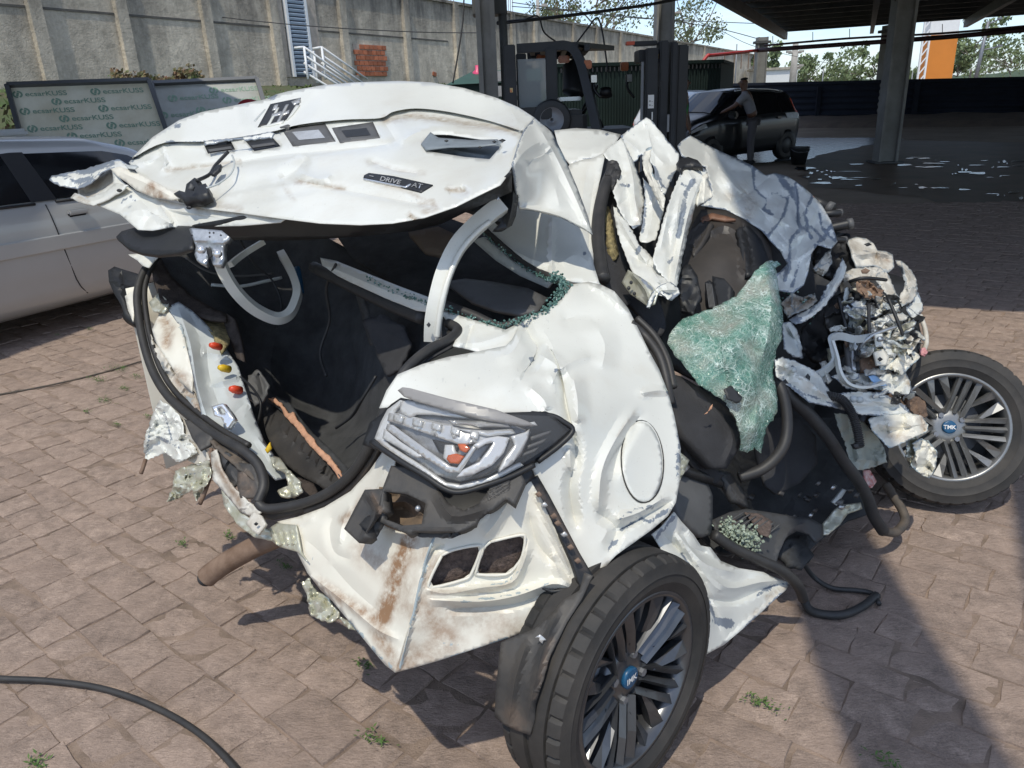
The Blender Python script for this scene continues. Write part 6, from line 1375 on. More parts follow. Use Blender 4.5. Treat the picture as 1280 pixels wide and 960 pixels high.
# torn metal hanging at the left lower corner
S1 = [(200, 500), (212, 507), (225, 520), (231, 543), (248, 566), (232, 574), (222, 578), (207, 566), (195, 570), (181, 577), (180, 552), (188, 524)]
patch('torn_panel', S1, [(200, 500, 2.36), (248, 566, 2.16), (181, 577, 2.34), (231, 543, 2.22)], white, car, th=.002, step=2.4, crumple=.085, cscale=15, jag=1.0, folds=4, wear=[([(188, 530), (183, 570)], 3, .6), ([(205, 515), (215, 550)], 3, .6), ([(195, 545), (225, 560)], 3, .55)])
patch('torn_panel', [(222, 520), (236, 528), (250, 548), (262, 575), (248, 582), (234, 575), (224, 548)], [(222, 520, 2.28), (262, 575, 2.10), (234, 575, 2.2)], cream, car, th=.004, step=3, crumple=.04, cscale=20)
patch('torn_panel', [(219, 588), (240, 580), (262, 576), (264, 594), (254, 612), (246, 626), (240, 612), (226, 622), (209, 628), (216, 606)], [(219, 588, 2.20), (264, 580, 2.10), (246, 626, 2.10), (209, 628, 2.2)], silverm, car, th=.002, step=2.4, crumple=.085, cscale=13, jag=1.0, folds=4, wear=[([(224, 596), (250, 590)], 2, .6)])
ptube('loose_strip', [(182, 574, 2.30), (179, 584, 2.29), (176, 592, 2.29)], .006, rust, car, n=3); ptube('loose_wire', [(264, 560, 2.1), (265, 585, 2.1), (258, 610, 2.1), (250, 630, 2.11)], .006, rust, car, n=5)
patch('rubber_flap', [(230, 524), (250, 528), (268, 543), (262, 556), (250, 562), (240, 548)], [(230, 524, 2.22), (268, 543, 2.12), (250, 562, 2.10)], blackd, car, th=.008, step=4, crumple=.02, cscale=14)
patch('bent_lower_frame', [(262, 535), (290, 550), (318, 570), (326, 592), (318, 600), (300, 586), (276, 566), (258, 546)], [(262, 535, 2.16), (326, 592, 1.99), (276, 566, 2.06)], dusty_rubber, car, th=.008, step=4, crumple=.02, cscale=14, dirt=[([(280, 552), (310, 576)], 8, 1)])
patch('rubber_flap', [(268, 556), (290, 568), (306, 585), (300, 600), (288, 612), (276, 590)], [(268, 556, 2.10), (306, 585, 2.01), (288, 612, 2.02)], blackd, car, th=.008, step=4, crumple=.03, cscale=14)
patch('rubber_flap', [(298, 578), (316, 580), (322, 600), (326, 622), (300, 622), (296, 606)], [(298, 578, 2.02), (322, 600, 1.96), (300, 622, 1.97)], blackd, car, th=.01, step=4, crumple=.015, cscale=16, dirt=[([(305, 595), (310, 615)], 9, .7)])
patch('bent_bracket', [(263, 566), (270, 562), (277, 588), (290, 608), (308, 625), (326, 640), (320, 648), (300, 640), (282, 618), (266, 600)], [(263, 566, 2.09), (326, 642, 1.92), (282, 618, 2.02), (290, 605, 2.0)], cream, car, th=.005, step=3.5, crumple=.02, cscale=14, dirt=[([(270, 580), (300, 630)], 5, .8)])
patch('bent_bracket', [(276, 610), (300, 640), (330, 660), (345, 668), (340, 676), (318, 672), (296, 655), (280, 632)], [(276, 610, 2.05), (345, 668, 1.90), (296, 655, 1.99)], silverm, car, th=.006, step=4, crumple=.02, cscale=16)
lug = patch('tow_lug', [(307, 655), (316, 640), (326, 644), (332, 655), (322, 668), (316, 664)], [(307, 655, 1.90), (326, 644, 1.89), (320, 668, 1.87)], cream, car, th=.008, step=3)
patch('lug_hole', [(317, 655), (320, 652.5), (323, 655), (320, 657.5)], 1.865, black, lug, th=.002, step=2, asub=True)
patch('torn_edge', [(336, 568), (350, 572), (362, 590), (374, 600), (378, 616), (368, 622), (352, 620), (348, 612), (362, 606), (356, 592), (342, 582)], [(336, 568, 2.08), (378, 616, 1.98), (350, 620, 1.98)], silverm, car, th=.006, step=3, crumple=.04, cscale=12)
patch('boot_floor_dirt', [(372, 596), (392, 604), (400, 620), (372, 626), (362, 610)], [(372, 596, 2.1), (400, 620, 2.05), (365, 615, 2.05)], feltbrown, car, th=.01, step=5)
# spare tyre and its torn cover
st_ = patch('spare_tyre', [(330, 520), (342, 506), (356, 510), (376, 535), (402, 562), (424, 590), (432, 606), (420, 614), (398, 606), (372, 592), (350, 572), (334, 545)], [(330, 520, 2.42), (356, 508, 2.48), (430, 604, 2.05), (372, 592, 2.14), (380, 555, 2.22), (350, 540, 2.32)], tyre_m, car, th=.03, step=4, round_=True,
    creases=[(([(346+k*9, 512+k*10), (338+k*9.5, 534+k*8.6)]), -.010, 3) for k in range(9)]+[([(345, 530), (375, 560), (410, 595)], .05, 26)])
patch('torn_cover', [(334, 498), (345, 495), (360, 500), (372, 518), (392, 542), (412, 560), (440, 590), (432, 605), (420, 590), (404, 572), (384, 550), (366, 530), (352, 512)], [(334, 498, 2.50), (360, 500, 2.48), (440, 590, 2.06), (384, 550, 2.24)], felt, car, th=.012, step=4, crumple=.02, cscale=16)
patch('torn_fibre_edge', [(335, 498), (344, 497), (351, 504), (360, 516), (366, 515), (371, 524), (384, 540), (391, 548), (397, 557), (411, 570), (424, 588), (428, 598), (424, 600), (414, 584), (404, 574), (396, 566), (386, 555), (376, 542), (366, 530), (358, 522), (350, 509), (342, 502)], [(335, 498, 2.47), (428, 598, 2.02), (380, 540, 2.23), (360, 518, 2.36)], peach, car, th=.012, step=3, jag=.8, crumple=.01, cscale=8)

# wiring and torn trim inside the boot
for k, (pl, r_, m_) in enumerate((([(300, 300, 2.66), (318, 330, 2.70), (340, 350, 2.74), (352, 380, 2.74), (346, 410, 2.72)], .004, black), ([(420, 330, 2.45), (408, 360, 2.52), (412, 400, 2.58), (400, 440, 2.60), (408, 470, 2.56)], .005, rubber), ([(232, 322, 2.66), (262, 340, 2.70), (300, 345, 2.76), (340, 342, 2.80)], .004, greyplastic), ([(470, 470, 2.20), (452, 500, 2.22), (440, 520, 2.28), (420, 535, 2.32)], .005, black), ([(300, 470, 2.34), (318, 488, 2.36), (326, 506, 2.36), (322, 530, 2.30)], .004, black))): ptube('loose_wire', pl, r_, m_, car, n=6, k=6)
patch('torn_trim', [(452, 400), (476, 392), (505, 408), (512, 430), (498, 462), (482, 470), (470, 440)], [(452, 400, 2.36), (512, 430, 2.12), (482, 470, 2.14)], fabric, car, th=.01, step=5, folds=2, jag=1)
patch('torn_trim', [(310, 470), (322, 462), (336, 480), (330, 500), (318, 506), (306, 490)], [(310, 470, 2.44), (336, 480, 2.42), (318, 506, 2.36)], greyplastic, car, th=.008, step=4, folds=2, jag=1)
patch('carpet_flap', [(250, 470), (302, 440), (312, 462), (318, 500), (326, 540), (316, 530), (306, 500), (300, 470)], [(300, 440, 2.46), (326, 540, 2.24), (302, 480, 2.38)], felt, car, th=.008, step=5, folds=2) if False else None
patch('seat_belt', [(440, 352), (448, 350), (462, 392), (470, 430), (462, 432), (452, 396)], [(440, 352, 2.48), (470, 430, 2.30), (450, 396, 2.40)], rubber, car, th=.002, step=4)
# ---- rear window opening, parcel shelf
patch('rear_window_hollow', [(420, 292), (480, 285), (560, 272), (604, 288), (650, 326), (700, 352), (706, 366), (672, 395), (632, 407), (560, 385), (490, 352), (440, 322)], [(420, 292, 2.9), (560, 272, 2.9), (706, 362, 2.35), (560, 385, 2.3), (600, 340, 2.6)], felt, car, th=.01, step=10)
patch('parcel_shelf', [(556, 352), (582, 348), (616, 352), (660, 360), (684, 372), (672, 388), (650, 392), (618, 386), (590, 376)], [(556, 352, 2.30), (684, 372, 2.15), (618, 388, 2.10), (616, 352, 2.26)], greyplastic, car, th=.012, step=6)
patch('seat_top', [(510, 290), (548, 283), (585, 300), (560, 318), (530, 312)], [(510, 290, 2.62), (585, 300, 2.5), (530, 312, 2.5)], mat('tan_trim', (.17, .13, .10), .8, var=.3), car, th=.02, step=7)
patch('window_trim', [(590, 300), (605, 296), (640, 326), (672, 346), (690, 352), (684, 360), (650, 345), (620, 326)], [(590, 300, 2.45), (690, 354, 2.15), (640, 326, 2.30)], greyp, car, th=.008, step=5)
patch('window_frame', [(400, 322), (420, 326), (460, 342), (500, 358), (548, 376), (548, 392), (520, 388), (480, 372), (436, 352), (404, 336)], [(400, 322, 2.55), (548, 382, 2.0), (480, 370, 2.22), (460, 342, 2.34)], white, car, th=.004, step=5, creases=[([(405, 330), (470, 358), (545, 386)], .012, 7)])
patch('window_frame', [(546, 385), (580, 396), (632, 412), (652, 402), (640, 432), (600, 440), (566, 432), (574, 414), (562, 404)], [(546, 385, 1.98), (652, 402, 1.93), (600, 440, 1.80), (574, 414, 1.88)], white, car, th=.004, step=4, creases=[([(580, 440), (586, 418), (590, 405)], -.02, 8), ([(570, 428), (600, 428), (640, 415)], .014, 8)])
ptube('window_gasket', [(392, 334, 2.56), (440, 358, 2.40), (490, 382, 2.22), (530, 398, 2.06)], .02, rubber, car, n=5, k=8)
ptube('window_gasket', [(548, 379, 2.0), (590, 394, 1.96), (625, 409, 1.93), (648, 402, 1.93)], .014, rubber, car, n=5, k=8)
ptube('window_gasket', [(604, 285, 2.42), (634, 312, 2.30), (664, 334, 2.20), (690, 346, 2.12)], .009, rubber, car, n=5, k=6)
shard = mat('green_glass_crumbs', (.012, .06, .05), .12, col2=(.20, .34, .30), vscale=170, spec=.8)
def crumbs(name, pl, n, spread, size, m_, parent, seed=1):
    r = random.Random(seed); vs = []; fs = []
    pts = catmull([P(*p) for p in pl], 10)
    for k in range(n):
        c = Vector(pts[r.randrange(len(pts))])+Vector((r.gauss(0, 1), r.gauss(0, 1), r.gauss(0, 1)))*spread; s = size*r.uniform(.5, 1.2); i = len(vs)
        R_ = Matrix.Rotation(r.uniform(0, 6), 3, Vector((r.random(), r.random(), r.random()+.1)))
        for q in ((-1, -1, -.6), (1, -1, -.6), (1, 1, -.6), (-1, 1, -.6), (-.8, -.8, .6), (.8, -.8, .6), (.8, .8, .6), (-.8, .8, .6)): vs.append(c+R_ @ (Vector(q)*s))
        fs += [tuple(i+j for j in f) for f in ((0, 3, 2, 1), (4, 5, 6, 7), (0, 1, 5, 4), (1, 2, 6, 5), (2, 3, 7, 6), (3, 0, 4, 7))]
    return tag(link(name, mesh_from(vs, fs), m_, parent), kind='stuff')
crumbs('glass_crumbs', [(460, 348, 2.30), (500, 366, 2.15), (545, 382, 1.98), (590, 397, 1.94), (625, 407, 1.91), (650, 399, 1.91), (680, 390, 1.95), (700, 372, 2.02), (712, 356, 2.08)], 300, .0042, .0028, shard, car, 3)
crumbs('glass_crumbs', [(600, 287, 2.44), (632, 314, 2.30), (662, 337, 2.2), (688, 349, 2.11), (700, 352, 2.10)], 200, .004, .0028, shard, car, 4)
crumbs('glass_crumbs', [(690, 346, 2.09), (704, 352, 2.07), (698, 368, 2.06), (680, 392, 1.97)], 200, .006, .0034, shard, car, 5)

# ---- right rear quarter
QD = [(717, 355, 2.08), (682, 389, 1.96), (652, 402, 1.92), (588, 441, 1.79), (528, 455, 1.73), (497, 468, 1.69), (474, 510, 1.64), (560, 500, 1.60), (622, 515, 1.56), (682, 515, 1.585), (716, 535, 1.59), (690, 570, 1.57), (669, 596, 1.56), (700, 650, 1.57), (745, 727, 1.56), (785, 680, 1.60), (843, 630, 1.72), (850, 580, 1.78), (835, 490, 1.88), (800, 415, 1.98), (765, 362, 2.08), (735, 352, 2.12), (700, 440, 1.80), (640, 450, 1.72), (620, 480, 1.62), (770, 450, 1.86), (780, 540, 1.72), (760, 620, 1.62), (715, 600, 1.58)]
quarter = patch('quarter_panel', [(717, 355), (702, 374), (682, 389), (655, 397), (650, 404), (640, 424), (632, 432), (588, 441), (560, 446), (528, 455), (497, 468), (483, 488), (474, 510), (484, 509), (501, 500), (560, 506), (622, 517), (682, 517), (702, 524), (716, 536), (704, 553), (686, 568), (664, 582), (669, 596), (676, 606), (688, 628), (705, 664), (725, 700), (736, 722), (745, 728), (752, 714), (770, 694), (790, 680), (815, 662), (835, 645), (845, 628), (850, 600), (851, 560), (843, 520), (835, 490), (824, 462), (812, 440), (800, 415), (785, 385), (768, 364), (752, 356), (735, 352)],
    QD, white, car, th=.003, step=4.6, wob=.007, wscale=55, seed=31,
    creases=[([(690, 438), (700, 462), (708, 500), (715, 532)][::-1], .016, 20, 'step'), ([(655, 404), (664, 424), (671, 434), (666, 450), (656, 464)], .012, 16, 'step'), ([(652, 402), (662, 420), (671, 432), (666, 450), (655, 462)], -0.0390, 13), ([(655, 412), (640, 440), (620, 446)], 0.0180, 14), ([(668, 440), (690, 452), (697, 462), (690, 480)], 0.0270, 14), ([(697, 462), (704, 480), (707, 505), (714, 532)], -0.0360, 11), ([(700, 462), (720, 450), (738, 446)], 0.0150, 9), ([(716, 470), (722, 500), (722, 530)], 0.0210, 16), ([(740, 400), (756, 430), (752, 462)], 0.0180, 22), ([(700, 400), (735, 395), (750, 410)], -0.0150, 20),
        ([(660, 482), (680, 500), (684, 514)], 0.0180, 12), ([(716, 536), (720, 570), (712, 610), (720, 660)], -0.0270, 12), ([(712, 560), (714, 590)], 0.0210, 8), ([(792, 516), (768, 552), (752, 590), (748, 640)], 0.0240, 12), ([(800, 520), (775, 560), (765, 600)], -0.0240, 12), ([(770, 650), (800, 640), (830, 622)], 0.0240, 10), ([(745, 640), (770, 660), (760, 690)], -0.0210, 12), ([(770, 665), (805, 646), (840, 626)], -0.0180, 6), ([(800, 492), (825, 488), (838, 492)], 0.0180, 8), ([(800, 372), (815, 410), (836, 480)], 0.0120, 6), ([(735, 356), (760, 368), (785, 392)], 0.0150, 5)],
    wear=[([(652, 402), (654, 408)], 3, 1), ([(661, 447), (666, 449)], 2.4, .9), ([(693, 464), (700, 461)], 1.6, .7), ([(775, 664), (800, 648), (812, 652), (838, 636)], 4, .75), ([(770, 655), (785, 640), (815, 634)], 3, .6), ([(846, 600), (850, 550), (842, 530)], 3, .7), ([(834, 489), (838, 494)], 3, .9), ([(752, 695), (770, 676)], 3, .6), ([(672, 433), (660, 462)], 1.1, .5)],
    dirt=[([(745, 726), (760, 700)], 4, .6), ([(795, 515), (772, 545)], 3, .4), ([(835, 490), (800, 495)], 2.5, .4)])
fc = patch('fuel_cap', [(803+25*math.cos(a)*1.0+2*math.sin(a), 577+50*math.sin(a)) for a in np.linspace(0, 2*math.pi, 25)[:-1]], on(quarter, .004), white, quarter, th=.006, step=4, asub=True)
ptube('fuel_cap_gap', [(803+26.5*math.cos(a)+2*math.sin(a), 577+51.5*math.sin(a), float(SURF[quarter.name](np.array([803+26.5*math.cos(a)]), np.array([577+51.5*math.sin(a)]))[0])-.001) for a in np.linspace(0, 6.283, 34)], .0017, rubber, quarter, n=1, k=6)
# flange beside the door opening with its seal
ptube('door_seal', [(788, 404, 2.0), (806, 420, 2.0), (824, 445, 1.96), (833, 475, 1.93), (838, 505, 1.92)], .012, rubber, car, n=6); ptube('door_seal', [(796, 398, 2.06), (818, 420, 2.03), (834, 450, 1.99), (842, 485, 1.96)], .010, rubber, car, n=6)
# filler gasket below fuel area: torn fold
patch('crushed_sill_joint', [(838, 560), (850, 565), (862, 575), (856, 590), (850, 600), (844, 590)], [(838, 560, 1.82), (862, 575, 1.86), (850, 600, 1.76)], silverm, car, th=.004, step=3, crumple=.03, cscale=9)

# ---- tail light
TD = [(470, 530, 1.60), (500, 492, 1.57), (600, 520, 1.49), (680, 520, 1.52), (714, 536, 1.545), (664, 582, 1.50), (575, 614, 1.47), (500, 575, 1.53), (590, 560, 1.46)]
ttp = TPS(TD)
def tl(off): return [(x, y, d+off) for x, y, d in TD]
tail = patch('tail_light', [(453, 556), (462, 528), (476, 518), (489, 505), (501, 497), (560, 510), (622, 516), (682, 514), (700, 522), (717, 537), (700, 556), (668, 580), (640, 594), (606, 606), (575, 614), (556, 612), (530, 594), (500, 577), (470, 562)], tl(.035), black, car, th=.03, step=5)
def tpart(name, pl, off, m_, th=.006, **kw): return patch(name, pl, tl(off), m_, tail, th=th, step=kw.pop('step', 4), asub=True, **kw)
tpart('chrome_housing', [(468, 548), (476, 527), (484, 512), (500, 500), (505, 502), (494, 512), (486, 528), (480, 548), (486, 556), (520, 578), (556, 604), (575, 607), (610, 598), (650, 578), (655, 582), (610, 605), (575, 613), (552, 610), (520, 588), (490, 568)], .016, lampchrome, th=.014)
tpart('lamp_top_trim', [(497, 488), (503, 484), (512, 485), (560, 498), (620, 512), (658, 526), (670, 532), (655, 532), (610, 524), (560, 512), (520, 502), (505, 496)], -.012, mat('smoked_grey_trim', (.28, .27, .26), .35, var=.1), th=.018)
tpart('chrome_strip', [(500, 502), (512, 500), (560, 510), (600, 518), (624, 524), (580, 522), (540, 518), (520, 518), (512, 522), (500, 516)], .010, lampchrome)
tpart('reflector_band', [(486, 516), (500, 517), (540, 526), (580, 534), (625, 540), (618, 548), (600, 554), (575, 556), (545, 546), (510, 534), (484, 526)], .012, lampgrey, creases=[([(500+k*24, 520+k*5), (494+k*24, 534+k*5)], .010, 5) for k in range(5)])
for k in range(5):
    x, y = 497+k*24, 523+k*5.0
    tpart('led_cell', [(x-5, y-5), (x+6, y-3), (x+4, y+6), (x-6, y+3)], .002, mat('led_grey', (.6, .6, .58), .2, .3, var=.4, vscale=160), th=.008, step=3)
tpart('smoked_fin', [(560, 525), (600, 526), (634, 528), (638, 534), (600, 534), (570, 530)], .0, lampgrey, creases=[([(560, 528), (635, 532)], .006, 3)])
tpart('smoked_fin', [(570, 536), (610, 538), (640, 536), (645, 542), (610, 545)], .004, lampgrey)
tpart('inner_blade', [(484, 530), (490, 531), (530, 560), (562, 583), (571, 585), (592, 556), (597, 557), (575, 591), (560, 591), (521, 566), (482, 536)], .006, lampgrey, th=.010)
tpart('inner_blade', [(480, 536), (500, 552), (528, 570), (520, 572), (496, 558), (478, 548)], .006, lampchrome, th=.012)
tpart('reflector_bowl', [(484, 524), (500, 508), (560, 516), (640, 530), (664, 540), (652, 570), (612, 594), (575, 602), (545, 594), (500, 562), (480, 548)], .027, mat('smoked_reflector', (.30, .30, .295), .25, .35, var=.35, vscale=45), creases=[([(500+k*26, 548+k*7), (512+k*24, 572+k*4)], .008, 6) for k in range(4)])
tpart('dark_pocket', [(490, 536), (512, 545), (524, 556), (518, 566), (498, 550)], .020, black); tpart('dark_pocket', [(540, 549), (574, 556), (565, 574), (548, 564)], .018, black)
tpart('light_guide', [(592, 556), (606, 548), (622, 545), (637, 547), (630, 566), (615, 582), (590, 594), (570, 597), (578, 588), (600, 578), (612, 562), (618, 552), (608, 554), (598, 560)], .0, mat('pale_light_guide', (.62, .62, .62), .22, .25), th=.014)
tpart('light_guide', [(640, 545), (658, 540), (662, 536), (660, 548), (652, 565), (640, 580), (624, 590), (632, 574), (645, 556)], -.004, lampchrome, th=.014)
tpart('smoked_corner', [(637, 547), (645, 545), (650, 556), (636, 576), (618, 588), (600, 598), (590, 596), (612, 584), (628, 566)], .008, greyplastic)
bl = tpart('bulb', [(556, 556), (566, 556), (570, 570), (562, 580), (554, 572)], .012, lampchrome, th=.02, step=3)
tpart('orange_bulb', [(572, 555), (581, 555), (587, 560), (582, 566), (575, 563)], .010, orange_p, th=.02, step=3)
tpart('orange_bulb', [(560, 569), (569, 567), (579, 571), (573, 580), (562, 579), (558, 574)], .006, orange_p, th=.02, step=3)
tpart('corner_fin', [(664, 546), (690, 538), (686, 543), (664, 551)], .006, greyplastic); tpart('corner_fin', [(660, 557), (684, 548), (678, 554), (660, 561)], .006, greyplastic); tpart('corner_fin', [(654, 567), (674, 559), (668, 565), (652, 571)], .006, greyplastic)
tpart('glint', [(658, 529), (668, 527), (672, 532), (664, 533)], -.002, lampchrome, step=3)
tpart('clear_cover', [(470, 548), (480, 520), (500, 501), (560, 512), (622, 518), (690, 520), (712, 537), (690, 556), (640, 588), (575, 610), (552, 606), (500, 572)], -.022, lens, th=0)
ptube('lamp_rim', [(464, 552, 1.59), (500, 576, 1.535), (530, 594, 1.505), (556, 611, 1.485), (576, 615, 1.48), (606, 607, 1.48), (640, 595, 1.495), (668, 581, 1.51)], .006, black, tail, n=5); ptube('lamp_rim', [(664, 517, 1.56), (690, 520, 1.565), (704, 527, 1.565), (716, 538, 1.565), (700, 556, 1.555), (672, 577, 1.54)], .006, black, tail, n=5)

# ---- black bumper carrier below the lamp
carrier = patch('bumper_carrier', [(479, 608), (489, 582), (510, 584), (528, 591), (547, 610), (561, 629), (580, 638), (599, 629), (613, 610), (632, 597), (650, 590), (656, 600), (650, 614), (643, 630), (632, 622), (612, 640), (594, 655), (571, 666), (542, 667), (500, 664), (469, 650)],
    [(479, 608, 1.56), (489, 582, 1.575), (528, 591, 1.535), (580, 638, 1.47), (650, 592, 1.50), (571, 666, 1.45), (500, 664, 1.51), (469, 650, 1.55)], blackd, car, th=.02, step=4, holes=[[(479, 614), (507, 617), (532, 629), (527, 655), (502, 657), (478, 648)]], creases=[([(545, 612), (565, 645), (610, 636)], .02, 10), ([(500, 664), (571, 664)], .01, 4)])
patch('pocket', [(474, 610), (510, 613), (538, 627), (531, 661), (500, 663), (474, 652)], [(474, 610, 1.62), (538, 627, 1.55), (500, 663, 1.58), (505, 636, 1.64)], mat('rust_dusted_plastic', (.10, .075, .055), .9, col2=(.2, .14, .09), vscale=25), carrier, th=.006, step=4, creases=[([(480, 634), (506, 627), (530, 645)], .03, 8)], asub=True)
c = P(523, 634.5, 1.49); tube('carrier_screw', [c, c+Vector((0, -.012, .004))], 3.4*1.5/F, galv, carrier, n=1, k=10)
patch('carrier_block', [(430, 661), (443, 636), (456, 612), (478, 611), (481, 636), (466, 658), (449, 679)], [(430, 661, 1.575), (456, 612, 1.60), (481, 636, 1.54), (449, 679, 1.53)], blackd, carrier, th=.03, step=4, creases=[([(455, 615), (470, 640), (452, 675)], .02, 6)], dirt=[([(466, 618), (476, 642)], 4, .7)], asub=True)
for k in range(4): patch('vent_fin', [(606+k*1.5, 622-k*7+6), (630, 606-k*5+6), (638, 603-k*4+6), (636, 608-k*4+6), (612, 629-k*6+6)], [(606, 622, 1.475), (638, 600, 1.49), (620, 630, 1.47)], blackd, carrier, th=.012, step=3, asub=True)
patch('carrier_end', [(632, 594), (650, 586), (664, 584), (668, 596), (652, 612), (644, 626), (636, 616)], [(632, 594, 1.495), (664, 586, 1.525), (644, 626, 1.49)], black, carrier, th=.012, step=4, asub=True)
clip = patch('clip_strip', [(658, 600), (672, 594), (686, 618), (704, 652), (724, 690), (744, 724), (736, 744), (726, 734), (716, 704), (700, 668), (680, 632)], [(658, 600, 1.535), (672, 594, 1.55), (744, 724, 1.535), (700, 668, 1.53), (726, 734, 1.52)], black, car, th=.012, step=4, dirt=[([(674, 612), (706, 664), (730, 710)], 5, .6)])
for k, (x, y) in enumerate(((673, 618), (680, 631), (692, 645), (697, 654), (705, 668), (713, 684), (722, 701))):
    patch('clip_tooth', [(x-4, y), (x+1, y-3.5), (x+5, y+1), (x, y+4)], 1.512, mat('tan_clip', (.22, .15, .11), .8, var=.3, vscale=90) if k % 3 != 1 else lampgrey, clip, th=.008, step=3, asub=True)

# ---- panel below the lamp, with its two vent openings, and the tail panel round the corner
O1 = [(553, 695), (568, 688), (597, 683), (599, 690), (588, 717), (578, 724), (542, 733), (538, 726)]; O2 = [(614, 678), (649, 670), (655, 674), (652, 694), (645, 706), (632, 717), (599, 717), (597, 712), (605, 687)]
LQ = [(544, 668, 1.50), (600, 642, 1.50), (664, 604, 1.535), (722, 712, 1.545), (719, 738, 1.55), (669, 784, 1.555), (635, 798, 1.55), (588, 813, 1.53), (494, 841, 1.52), (517, 768, 1.505), (528, 714, 1.505), (610, 720, 1.54), (640, 680, 1.525)]
lq = patch('lower_quarter', [(544, 668), (572, 664), (594, 655), (612, 640), (636, 620), (655, 604), (664, 602), (684, 636), (705, 672), (722, 710), (720, 738), (696, 754), (669, 784), (635, 798), (612, 805), (588, 813), (548, 826), (520, 834), (494, 841), (506, 800), (517, 768), (528, 714), (540, 678)], LQ, white_dirty, car, th=.003, step=4.2, holes=[O1, O2], wob=.006, wscale=40, seed=44,
    creases=[([(536, 738), (560, 742), (600, 735), (640, 728), (656, 700), (660, 680)], .022, 7), ([(540, 750), (600, 752), (645, 745), (690, 730), (716, 736)], .026, 9), ([(560, 762), (640, 756), (680, 742)], -.014, 8), ([(660, 640), (672, 680), (700, 710)], -.014, 10), ([(690, 690), (700, 720), (715, 732)], .016, 8), ([(605, 680), (602, 712)], .008, 5), ([(668, 610), (688, 660), (712, 715)], .012, 5), ([(640, 618), (622, 650), (604, 672)], .014, 12), ([(530, 715), (540, 690), (556, 680)], -.012, 6), ([(500, 835), (515, 775), (530, 712), (542, 670)], .012, 4)],
    dirt=[([(525, 760), (560, 800), (500, 836)], 24, .75), ([(560, 770), (640, 780), (620, 800)], 18, .55), ([(530, 730), (545, 700)], 9, .7), ([(540, 740), (600, 740), (640, 730)], 4, .6), ([(700, 640), (690, 620)], 4, .4)], wear=[([(575, 753), (640, 744), (690, 728)], 2.2, .75), ([(600, 734), (632, 728), (652, 712)], 2.0, .7), ([(500, 836), (517, 770), (530, 712), (542, 672)], 3, .7), ([(676, 736), (712, 738)], 2.5, .6), ([(552, 804), (575, 806)], 4, .5), ([(635, 798), (560, 822)], 2.5, .6)])
for q, nm in ((O1, 'vent'), (O2, 'vent')):
    cx = sum(p[0] for p in q)/len(q); cy = sum(p[1] for p in q)/len(q)
    patch('vent_mesh', [(cx+(x-cx)*1.08, cy+(y-cy)*1.08) for x, y in q], [(x, y, d+.028) for x, y, d in LQ], meshm, lq, th=.004, step=6, asub=True)
    ptube('vent_rim', [(cx+(x-cx)*1.05, cy+(y-cy)*1.05, float(TPS(LQ)(np.array([x]), np.array([y]))[0])-.004) for x, y in q+[q[0]]], .0032, white_dirty, lq, n=3, k=6)
patch('split', [(676, 733), (690, 738), (710, 736), (711, 739), (690, 742), (678, 737)], [(676, 733, 1.53), (711, 737, 1.53), (690, 742, 1.53)], black, lq, th=.002, step=3, asub=True)
patch('tail_panel', [(346, 652), (372, 646), (405, 634), (438, 614), (462, 588), (480, 562), (494, 572), (492, 590), (470, 640), (450, 676), (468, 652), (500, 664), (544, 667), (540, 680), (528, 714), (517, 768), (506, 800), (494, 841), (482, 832), (470, 818), (452, 796), (434, 774), (416, 752), (400, 737), (384, 716), (372, 692), (364, 668)],
    [(346, 652, 1.93), (405, 634, 1.84), (480, 564, 1.68), (494, 572, 1.62), (544, 667, 1.505), (528, 714, 1.508), (494, 841, 1.523), (434, 774, 1.65), (384, 716, 1.80), (430, 690, 1.70), (470, 740, 1.60)], white_dirty, car, th=.003, step=4.4, wob=.008, wscale=50, seed=51,
    creases=[([(420, 640), (412, 660), (418, 690), (440, 700)], -.014, 10), ([(440, 630), (428, 655), (424, 680)], .016, 8), ([(375, 670), (400, 690), (440, 735), (480, 770)], -.010, 16), ([(384, 716), (430, 752), (470, 786), (500, 800)], .014, 8), ([(486, 575), (470, 610), (440, 640)], .02, 10), ([(365, 690), (372, 660), (395, 645)], .012, 8)],
    dirt=[([(512, 676), (500, 700), (490, 740), (478, 772)], 13, 1.5), ([(500, 700), (530, 690)], 16, .6), ([(455, 690), (500, 720), (510, 760)], 20, .55), ([(400, 730), (470, 775), (490, 820)], 9, .9), ([(430, 650), (445, 640), (460, 620)], 8, .9), ([(470, 790), (492, 830)], 10, .8)], wear=[([(493, 838), (470, 815), (436, 775)], 3, .7), ([(372, 690), (366, 668)], 3, .6), ([(390, 700), (400, 690)], 3, .6)])
patch('gathered_metal', [(330, 664), (346, 654), (370, 656), (376, 690), (384, 702), (372, 690), (350, 684), (336, 674)], [(330, 664, 1.94), (370, 656, 1.86), (380, 698, 1.80)], silverm, car, th=.004, step=3, creases=[([(338+k*8, 662), (346+k*7, 682)], .012, 3) for k in range(4)])
patch('crumpled_underlip', [(376, 728), (386, 724), (396, 740), (410, 748), (424, 768), (420, 776), (402, 776), (388, 768), (384, 745)], [(376, 728, 1.84), (424, 768, 1.74), (388, 768, 1.80)], silverm, car, th=.005, step=3, crumple=.05, cscale=12, jag=.8)
patch('crumpled_underlip', [(424, 770), (440, 778), (446, 788), (436, 786), (428, 780)], [(424, 770, 1.72), (446, 788, 1.68), (430, 784, 1.7)], silverm, car, th=.005, step=3, crumple=.03, cscale=9, jag=.6)

